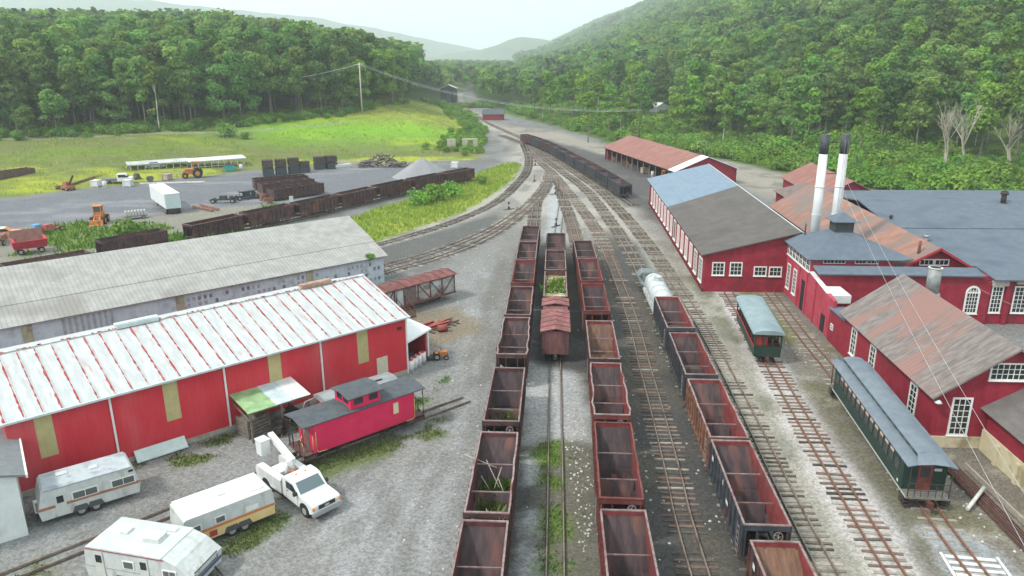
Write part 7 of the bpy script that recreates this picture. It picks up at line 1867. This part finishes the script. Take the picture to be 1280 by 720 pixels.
def visible(x, y, mr=60, ymax=760):
    """numpy: inside the wedge seen by the camera, with margin"""
    zc = x*_F.x+y*_F.y-CAM_H*_F.z*1.0
    zc = y*_F.y+CAM_H*(-_F.z)
    px = 640+CAM_F*(x*_R.x+y*_R.y)/np.maximum(zc, 1)
    return (zc > 5) & (px > -mr) & (px < 1280+mr)
def jgrid(x0, x1, y0, y1, sp, seed):
    r = np.random.RandomState(seed); gx_ = np.arange(x0, x1, sp); gy_ = np.arange(y0, y1, sp)
    a, b = np.meshgrid(gx_, gy_); a = a.ravel()+r.uniform(-.42, .42, a.size)*sp; b = b.ravel()+r.uniform(-.42, .42, b.size)*sp
    return a, b, r
# forest edge on the left (world line) found from the photograph's tree feet
fe = [(-60, 172), (0, 170), (60, 168), (130, 166), (200, 163), (260, 158), (320, 153), (380, 148), (430, 143), (470, 134), (505, 130), (530, 127)]
FE = [at(px, py) for px, py in fe]; FE = [(p.x, p.y) for p in FE]
FEx = np.array([p[0] for p in FE]); FEy = np.array([p[1] for p in FE])
o_ = np.argsort(FEx); FEx = FEx[o_]; FEy = FEy[o_]
def left_in(x, y):     # metres behind the forest edge
    return y-np.interp(x, FEx, FEy)
def rightfoot(y): return np.interp(y, [0, 150, 200, 250, 330, 450, 700, 7000], [150, 128, 98, 64, 42, 27, 16, 8])
# individual trees -------------------------------------------------
random.seed(21)
cands = []
a, b, r = jgrid(-290, -20, 180, 420, 5.4, 1)
d = left_in(a, b); k = (d > 0) & (d < 60) & visible(a, b, 20) & (a < -np.interp(b, EY, EX)-4) & (a < -.128*b)
for x_, y_, dd in zip(a[k], b[k], d[k]): cands.append((math.hypot(x_, y_)+dd*1.5, x_, y_, dd, 'L'))
nL = sorted([c for c in cands])[:170]
def where(x_, y_, dd, base, sd):
    zc = y_*_F.y+CAM_H*(-_F.z); px = 640+CAM_F*x_/zc
    base = base.split(' in the wood')[0].split(' at the')[0].split(' in the scrub')[0]
    if sd == 'L':
        w_ = ['near the left picture edge', 'beyond the wide dark tree', 'beyond the white carport frames', 'beyond the tie blocks', 'left of the utility pole', 'at the right end of the wood'][int(np.clip(np.searchsorted([60, 160, 300, 380, 450], px), 0, 5))]
        return base+', '+('first row' if dd < 9 else 'second row' if dd < 20 else 'deep')+' '+w_
    w_ = ['beyond the far red shed', 'beyond the far dark hoppers', 'around the white houses', 'left of the smokestacks', 'behind the smokestacks', 'right of the smokestacks', 'at the right picture edge'][int(np.clip(np.searchsorted([680, 780, 880, 990, 1070, 1190], px), 0, 6))]
    return base+', '+('hill foot' if dd < 6 else 'lower slope' if dd < 20 else 'upper slope')+' '+w_
LBL = {'L': {'tall': 'tall leafy tree with bare lower trunk in the wood behind the field', 'round': 'full round crowned tree in the wood behind the field', 'slim': 'slender light green tree at the edge of the wood behind the field', 'pine': 'dark pine rising above the wood behind the field'},
       'R': {'tall': 'tall green tree at the foot of the wooded hillside', 'round': 'broad crowned tree at the foot of the wooded hillside', 'slim': 'slender pale green tree in the scrub below the hillside', 'pine': 'dark pine at the foot of the wooded hillside'}}
GRP = {'L': 'trees of the wood behind the field', 'R': 'trees at the foot of the hillside'}
used = []
for (_, x_, y_, dd, sd) in nL:
    if abs(x_/y_-pt_.x/pt_.y) < .016 and y_ < pt_.y+16: continue
    q = random.random(); kind = 'tall' if q < .62 else ('round' if q < .86 else ('slim' if q < .91 and dd < 12 else 'tall'))
    s = random.uniform(.82, 1.12)*(1.0 if dd > 8 else .9)*(1.12 if dd > 20 else 1)
    if kind == 'round': s *= 1.0
    tree(kind, random.randrange(4), x_, y_, where(x_, y_, dd, LBL['L'][kind], 'L'), GRP['L'], s); used.append((x_, y_))
for px, py in ((255, 95), (318, 95), (430, 128), (441, 126), (405, 140)):
    p = at(px, 150 if px > 400 else 152); y_ = p.y+(30 if px < 400 else 38); x_ = p.x*(y_/p.y); tree('pine', px % 3, x_, y_, LBL['L']['pine'], GRP['L'], 1.12 if px < 400 else 1.0)
# named ones in front
for px, py, kind, s, lab in ((72, 170, 'round', .72, 'wide dark rounded tree standing in front of the wood at left'), (115, 158, 'slim', 1.25, 'tall tree with pale straight trunk right of the wide dark tree'), (200, 165, 'slim', 1.3, 'pale green tree with leaning pale trunks at the wood edge'), (35, 172, 'round', .5, 'low bushy tree left of the wide dark tree')):
    p = at(px, py); tree(kind, 1, p.x, p.y, lab, None, s)
a, b, r = jgrid(10, 190, 140, 560, 7.0, 2)
rf = a-rightfoot(b); k = (rf > -6) & (rf < 42) & visible(a, b, 20) & (b < 560)
cR = sorted([(math.hypot(x_, y_), x_, y_, dd) for x_, y_, dd in zip(a[k], b[k], rf[k])])[:112]
for (_, x_, y_, dd) in cR:
    if abs(x_/y_-.198) < .022 and y_ < 335: continue
    q = random.random(); kind = 'tall' if q < .5 else ('round' if q < .88 else 'slim')
    tree(kind, random.randrange(4), x_, y_, where(x_, y_, dd, LBL['R'][kind], 'R'), GRP['R'], random.uniform(.7, 1.0), mcrown=(M_bushm if random.random() < .28 else None))
for px, py, kind, s, lab, mc in ((735, 178, 'tall', .72, 'light green tree above the far end of the open shed', M_leafl), (785, 152, 'slim', 1.5, 'bright slender tree left of the white houses', M_leafl), (870, 168, 'tall', 1.12, 'tall light tree with bare pale trunk right of the white houses', M_bushm), (965, 172, 'slim', 1.45, 'pale green slender tree behind the storehouse', M_leafl), (1074, 203, 'tall', .85, 'bright yellow green tree just right of the smokestacks', M_leafl), (1020, 168, 'round', 1.05, 'round dark green tree behind the smokestacks', None), (655, 150, 'slim', .5, 'small conical light green tree by the far red shed', M_leafl), (905, 160, 'round', 1.0, 'green tree with rounded light crown above the roofs', M_bushm)):
    p = at(px, py); tree(kind, 2, p.x, p.y, lab, None, s, mcrown=mc)
rq = random.Random(77)
for i in range(26):
    px = 665+i*13.5+rq.uniform(-5, 5); p = at(px, np.interp(px, [660, 760, 880, 960, 1040], [150, 162, 172, 186, 206])+rq.uniform(-10, 4))
    if abs(px-822) < 16: continue
    kind = rq.choice(['tall', 'tall', 'slim', 'round', 'slim']); s = {'tall': .82, 'slim': 1.1, 'round': .75}[kind]*rq.uniform(.75, 1.25)
    tree(kind, rq.randrange(4), p.x, p.y, {'tall': 'light green leafy tree standing forward in the scrub', 'slim': 'slender light tree standing forward in the scrub', 'round': 'bushy light tree standing forward in the scrub'}[kind]+[' behind the far hoppers', ' behind the open shed', ' beyond the storehouse road'][min(2, int((px-660)/115))], 'young trees in the scrub by the yard', s, mcrown=rq.choice([M_bushm, M_leafl, None, M_bushm]))
# dead trees
def deadtree(px, py, h, lab, seed, lean=0):
    p = at(px, py); r = random.Random(seed); t = thing('dead_tree', lab, 'dead tree', (p.x, p.y, p.z-.2), r.uniform(0, 6), None)
    mb = MB()
    def grow(p0, d, L_, r0, dep):
        p1 = p0+d*L_; mb.tube(p0, p1, r0*.8, n=6, r2=r0*.5, caps=False)
        if dep == 0: return
        for k in range(3 if dep > 1 else 2):
            nd = (d+Vector((r.uniform(-.6, .6), r.uniform(-.6, .6), r.uniform(-.05, .35)))).normalized(); grow(p0.lerp(p1, r.uniform(.6, 1)), nd, L_*r.uniform(.5, .8), r0*.55, dep-1)
    for k in range(2 if h > 12 else 1):
        grow(Vector((k*.3, 0, 0)), Vector((r.uniform(-.2, .2)+lean, r.uniform(-.1, .1), 1)).normalized(), h*.42, .34, 4)
    mb.build('trunk', mat('deadwood', (.30, .27, .21), (.40, .36, .29), scale=2, rough=.9), t)
deadtree(1178, 224, 16, 'leafless pale tree nearest the big blue grey roof', 3); deadtree(1208, 212, 17, 'leafless pale forked tree leaning right behind the first dead tree', 9, .3); deadtree(1196, 180, 12, 'small leafless tree in the scrub beyond the dead pair', 14); deadtree(1262, 212, 14, 'thin leafless tree at the right edge', 22, -.1)
# masses ------------------------------------------------------------
cloud = [tree_meshes('far', i)[0] for i in range(5)]
mids = [tree_meshes('tall', i)[0] for i in range(4)]+[tree_meshes('round', i)[0] for i in range(3)]
# a few lighter crowns
def recolor(me, m_): n_ = me.copy(); n_.materials[0] = m_; return n_
far_src = cloud+[recolor(cloud[0], M_bushm), recolor(cloud[3], M_bushm), recolor(cloud[1], M_leafp)]
mid_src = mids+[recolor(mids[0], M_bushm), recolor(mids[5], M_bushm), recolor(mids[4], M_leafl)]
# left wood behind the individual trees
U = np.array(used)
a, b, r = jgrid(-420, -20, 180, 900, 6.2, 3)
d = left_in(a, b); k = (d > 3) & visible(a, b, 80) & (a < -np.interp(b, EY, EX)-6) & (a < -.124*b)
a, b = a[k], b[k]
near = np.array([((U[:, 0]-x_)**2+(U[:, 1]-y_)**2).min() for x_, y_ in zip(a, b)])
k = near > 16; a, b = a[k], b[k]
s = r.uniform(.85, 1.2, len(a))
k = np.hypot(a, b) < 420
scatter('woodland', 'deep green wood behind the front trees of the left hill', 'wood', np.stack([a[k], b[k], terrain(a[k], b[k])-.3], 1), s[k]*1.05, mid_src, 5)
scatter('far_woodland', 'hazy wood along the far end of the left hill', 'wood', np.stack([a[~k], b[~k], terrain(a[~k], b[~k])-.3], 1), s[~k]*1.5, far_src, 6)
# hillside on the right
UR = np.array([(c[1], c[2]) for c in cR])
a, b, r = jgrid(20, 700, 140, 420, 7.0, 4)
rf = a-rightfoot(b); k = (rf > 0) & visible(a, b, 60); a, b = a[k], b[k]
near = np.array([((UR[:, 0]-x_)**2+(UR[:, 1]-y_)**2).min() for x_, y_ in zip(a, b)]); k = (near > 18) & ~((np.abs(a/b-.198) < .02) & (b < 335)); a, b = a[k], b[k]
k = np.hypot(a, b) < 400
s = r.uniform(.62, 1.18, len(a))
scatter('hillside_wood', 'dense green trees covering the near hillside on the right', 'wood', np.stack([a[k], b[k], terrain(a[k], b[k])-.3], 1), s[k], mid_src, 7)
a1, b1, s1 = a[~k], b[~k], s[~k]*1.25
a, b, r = jgrid(10, 800, 420, 1700, 9.2, 5)
rf = a-rightfoot(b); k = (rf > 0) & (rf < 480) & visible(a, b, 60); a, b = a[k], b[k]
a2, b2, r2 = jgrid(10, 800, 1700, 4200, 17, 6)
rf = a2-rightfoot(b2); k = (rf > 0) & (rf < 470) & visible(a2, b2, 60); a2, b2 = a2[k], b2[k]
# valley floor beyond the yard, leaving the railway open
a3, b3, r3 = jgrid(-120, 60, 395, 1500, 9, 8)
trk = np.interp(b3, [386, 440, 520, 1500], [-21.5, -28, -34, -80])
k = (a3 < rightfoot(b3)) & ((np.abs(a3-trk) > 7.5+r3.uniform(0, 3, len(a3))) | (b3 > 560)) & visible(a3, b3, 60) & ~((b3 < 470) & (a3 < -24) & (a3 > -62)); a3, b3 = a3[k], b3[k]
A_ = np.r_[a1, a, a3]; B_ = np.r_[b1, b, b3]; S_ = np.r_[s1, r.uniform(.85, 1.65, len(a)), r3.uniform(.7, 1.2, len(a3))]
scatter('far_hillside_wood', 'continuous hazy forest over the far hillside and valley', 'wood', np.stack([A_, B_, terrain(A_, B_)-.5], 1), S_, far_src, 9)
scatter('distant_ridge_wood', 'pale forest on the most distant part of the right ridge', 'wood', np.stack([a2, b2, terrain(a2, b2)-1], 1), r2.uniform(1.6, 2.4, len(a2)), far_src, 10)
# undergrowth
bushes = [tree_meshes('bush', i)[0] for i in range(4)]; bush_src = bushes+[recolor(bushes[0], M_leaf), recolor(bushes[1], M_leafl)]
a, b, r = jgrid(0, 175, 118, 380, 1.9, 11)
re_ = np.interp(b, [120, 141, 170, 188, 224, 275, 330, 400], [90, 71.5, 60, 54, 31, 20, 6, -8])
rf = a-rightfoot(b); k = (a > re_+r.uniform(0, 1.2, len(a))) & (rf < 6) & visible(a, b, 40); a, b = a[k], b[k]
hh = fbm(a, b, 16, 50); k = r.uniform(0, 1, len(a)) < np.where(hh > .5, .95, .55); a, b = a[k], b[k]; hh = hh[k]
s = .55+2.4*np.clip(hh-.38, 0, .4)*r.uniform(.8, 2.4, len(a))+r.uniform(0, .25, len(a))
scatter('undergrowth', 'dense bright green shrubs and brambles between yard and hillside', 'undergrowth', np.stack([a, b, terrain(a, b)-.15], 1), s, bush_src, 12)
# shrubs along the wood edge on the left and on the mound by the tracks
a, b, r = jgrid(-290, -8, 180, 420, 2.6, 13); d = left_in(a, b)
trkl = -np.interp(b, EY, EX)
k1 = (d > -4-r.uniform(0, 4, len(a))) & (d < 9); k2 = (a > trkl-6-np.where(b < 225, 5, 0)+r.uniform(-3, 3, len(a))) & (a < trkl+3) & (b > 196) & (b < 400) & (r.uniform(0, 1, len(a)) < .55); k = (k1 | k2) & visible(a, b, 40)
k &= ~((np.abs(a/b-pt_.x/pt_.y) < .01) & (b < pt_.y+2)); a, b = a[k], b[k]; s = r.uniform(.5, 1.35, len(a))
scatter('edge_shrubs', 'shrubs along the foot of the wood and beside the tracks', 'shrubs', np.stack([a, b, terrain(a, b)-.15], 1), s, bush_src[:5], 14)
# individual bushes
for px, py, s, lab, m_ in ((528, 257, 1.05, 'rounded bright green bush on the bank, leftmost of three', None), (546, 254, 1.2, 'biggest rounded green bush on the bank by the brown hoppers', None), (563, 247, 1.0, 'rounded green bush on the bank, rightmost of three', None), (602, 230, .7, 'small low bush near the end of the green bank', None), (288, 172, 1.6, 'lone dark bush in the middle of the field', M_leaf), (306, 174, .9, 'small dark bush right of the lone field bush', M_leaf), (163, 302, 1.3, 'tall weedy bush between the hoppers behind the grey roof', M_bushm), (176, 299, 1.0, 'weedy bush beside the brown hopper behind the grey roof', M_bushm), (436, 137, 1.5, 'bush with reddish earth at the pole foot', M_leaf), (1085, 225, 1.5, 'bright rounded shrub right of the storehouse gable', M_leafl), (1140, 232, 1.7, 'bright rounded shrub above the big blue grey roof', M_leafl)):
    p = at(px, py); tree('bush', px % 4, p.x, p.y, lab, None, s*(1.35 if 'bank' in lab else 1.15), mcrown=m_, nm='bush', cat='bush')
vn = tree('bush', 2, -14.9, 76.2, 'green creeper growing over the grey shed roof edge', None, .42, nm='climbing_plant', cat='plant'); vn.location.z = 4.6
# grass ---------------------------------------------------------------
def tufts(name, label, pts, hgt, m_, seed, nb=5, spread=.25, parent=None, lean=.35):
    r = np.random.RandomState(seed); n = len(pts)*nb; P = np.repeat(np.asarray(pts), nb, 0)+np.c_[r.normal(0, spread, n), r.normal(0, spread, n), np.zeros(n)]
    h = np.repeat(hgt, nb)*r.uniform(.5, 1.2, n); a = r.uniform(0, 6.28, n); w_ = h*.16+.02
    dx = np.c_[np.cos(a)*w_, np.sin(a)*w_, np.zeros(n)]; ln = np.c_[r.normal(0, lean, n)*h, r.normal(0, lean, n)*h, h]
    V = np.stack([P-dx, P+dx, P+ln+dx*.25, P+ln-dx*.25], 1).reshape(-1, 3); Q = np.arange(4*n).reshape(n, 4)
    o = bpy.data.objects.new(name, rawmesh(name, V, Q, m_, tone=np.repeat(r.uniform(0, 1, n), 4))); COL.objects.link(o)
    if parent is None: tag(o, label, 'grass', kind='stuff')
    else: o.parent = parent; o['kind'] = 'stuff'
    return o
a, b, r = jgrid(-32, 5, 98, 186, .62, 15); k = soft(a, b, GRN, 1.5, .9, 4, 41) > .5; a, b = a[k], b[k]
tufts('bank_grass', 'long yellow green grass on the bank between siding and outer curve', np.c_[a, b, terrain(a, b)-.03], r.uniform(.18, .6, len(a)), M_grassm, 16, nb=6, spread=.22)
M_weed = leafmat('weed_green', (.05, .13, .01), (.12, .24, .02), .2, .3, .01); M_moss = leafmat('weed_yellow', (.09, .13, .03), (.18, .21, .06), .2, .3, .01)
a, b, r = jgrid(-120, -28, 60, 140, .9, 17); k = (soft(a, b, STR, 2.5, 2, 5, 15) > .5) & (fbm(a, b, 7, 16) > .52) & visible(a, b); a, b = a[k], b[k]
tufts('yard_weeds', 'weeds between the dark asphalt and the curved siding', np.c_[a, b, terrain(a, b)-.03], r.uniform(.3, .8, len(a)), M_weed, 18, nb=6, spread=.35)
a, b, r = jgrid(-200, -10, 140, 330, 1.7, 91); k = (np.minimum(b-np.interp(a, LX, LY), (-a-np.interp(b, EY, EX))) > 1) & (left_in(a, b) < 3) & visible(a, b, 20) & (fbm(a, b, 5, 92) > .42); a, b = a[k], b[k]
tufts('field_grass', 'rough meadow grass on the field and knoll', np.c_[a, b, terrain(a, b)-.05], r.uniform(.2, .6, len(a)), M_grassm, 93, nb=6, spread=.5)
# weeds along the siding
sp_ = [along(SM['siding'], r.uniform(60, 100)) for _ in range(700)]; P_ = np.array([(q[0]+random.gauss(0, 1.8), q[1]+random.gauss(0, 1.8), 0) for q in sp_])
tufts('siding_weeds', 'tall weeds swallowing the siding behind the grey roof', P_, np.random.RandomState(3).uniform(.4, 1.2, len(P_)), M_weed, 19, nb=7, spread=.3)
# low plants by the middle row, caboose and campers
patches = [([(1.2, 20), (1.5, 46), (3.4, 46), (2.6, 20)], .42, 35, 2, .44, .12, M_weed), ([(-27, 41.5), (-16, 50), (-15, 47.6), (-26, 38.8)], .38, 37, 2, .45, .16, M_moss), ([(-17, 33), (-14, 38), (-12.8, 37), (-16, 30)], .35, 38, 2, .48, .14, M_moss), ([(-15.5, 40), (-15, 42), (-5, 49.5), (-4.5, 47)], .38, 4, 3, .5, .14, M_moss), ([(-7.5, 50), (-4.5, 56), (-5.5, 57), (-8, 53)], .35, 39, 2, .45, .14, M_weed), ([(3.6, 20), (3.8, 45), (5.2, 45), (4.6, 20)], .6, 61, 2, .6, .10, M_moss), ([(-25, 22), (-25, 33.5), (-21, 30), (-21, 22)], .5, 40, 2, .5, .15, M_moss)]
for i, (poly, sp, sd, sc_, th, h, m_) in enumerate(patches):
    P0 = np.array(poly); a, b, r = jgrid(P0[:, 0].min()-1, P0[:, 0].max()+1, P0[:, 1].min()-1, P0[:, 1].max()+1, sp*.6, 30+i)
    k = (soft(a, b, poly, .9, .6, sc_, sd) > .5) & (fbm(a, b, 3, 4) > th-.04); a, b = a[k], b[k]
    if len(a) == 0: continue
    tufts('ground_weeds', ['green weeds between the rails of the middle row', 'mossy weeds along the foot of the red wall', 'weeds behind the orange banded camper', 'weeds along the caboose wheels', 'grass patch by the white drums', 'brown weeds beside the nearest red hoppers', 'weeds at the bottom left camper'][i], np.c_[a, b, np.zeros(len(a))-.01], r.uniform(.5, 1.5, len(a))*h, m_, 60+i, nb=5, spread=.12)
# weeds in cars
a, b, r = jgrid(-1, 1, -4.3, 4.3, .3, 77); tufts('weeds', '', np.c_[a, b, np.full(len(a), 2.35)], r.uniform(.1, .4, len(a))*np.where((b > -2.2) & (b < 2.6), 1.2, .35), M_weed, 78, nb=4, parent=wc)
hops = [o for o in bpy.data.objects if o.name.startswith('hopper_car') and o.get('group') == 'hoppers in the leftmost long row']
hops.sort(key=lambda o: o.location.y)
def car_weeds(h, y0, y1, z, hg, m_, sd, n=60):
    r = np.random.RandomState(sd); a = r.uniform(-.8, .8, n); b = r.uniform(y0, y1, n); tufts('weeds', '', np.c_[a, b, np.full(n, z)], r.uniform(.5, 1.2, n)*hg, m_, sd, nb=6, spread=.12, parent=h)
car_weeds(hops[1], -1.9, -.6, 1.0, .35, M_moss, 1); car_weeds(hops[1], .0, 1.4, 1.0, .55, M_weed, 2, 50); car_weeds(hops[2], -2.4, .2, 1.0, .45, M_moss, 3, 90)
car_weeds(hops[1], -4.2, -4.0, 2.6, .5, mat('dry_grass', (.38, .33, .2), (.46, .41, .28), scale=3), 4, 3)
mb = MB(); r_ = random.Random(5)
for (p0, p1) in (((-1.9, 1.9, 2.7), (.1, 1.0, 2.4)), ((-.6, 2.0, 2.3), (.3, .2, 1.6)), ((-.8, .9, 1.9), (-.1, .0, 1.3)), ((.35, 1.4, 2.2), (.0, .2, 1.5)), ((.2, .8, 1.8), (.6, -.1, 1.4))):
    mb.tube(p0, p1, .035, n=6, r2=.02)
mb.build('branch', mat('bare_branch', (.34, .27, .23), (.42, .36, .32), scale=5, rough=.9), hops[1])
# scattered pale stones and wood bits on the ground
r = np.random.RandomState(90); n = 900
zone = [((3.5, 5.0), (22, 50), 260), ((5.6, 9), (22, 70), 90), ((7.5, 12), (30, 110), 160), ((13, 14.2), (25, 70), 60), ((-6, 1), (24, 100), 120), ((24.5, 28), (30, 64), 110), ((15, 22), (95, 125), 60)]
V = []; Q = []
for (xa, xb), (ya, yb), k in zone:
    for i in range(k):
        x_ = r.uniform(xa, xb); y_ = r.uniform(ya, yb); 
        if zone[0][0] == (xa, xb) and fbm(np.array([x_]), np.array([y_]), 3, 70)[0] < .48: continue
        s_ = r.uniform(.03, .11); h_ = s_*.6; an_ = r.uniform(0, 3); o0 = len(V)
        for zz_ in (0, h_):
            for j in range(4):
                t = an_+j*math.pi/2+r.uniform(-.3, .3); q = s_*(1 if zz_ == 0 else .7)*r.uniform(.7, 1.2); V.append((x_+q*math.cos(t), y_+q*math.sin(t), zz_))
        Q += [(o0+4, o0+5, o0+6, o0+7)]+[(o0+j, o0+(j+1) % 4, o0+4+(j+1) % 4, o0+4+j) for j in range(4)]
o = bpy.data.objects.new('loose_stones', rawmesh('loose_stones', V, Q, mat('stone_pale', (.42, .41, .37), (.55, .54, .5), scale=2, rough=.9))); COL.objects.link(o); tag(o, 'pale stones and wood chips scattered between the tracks', 'stones', kind='stuff')
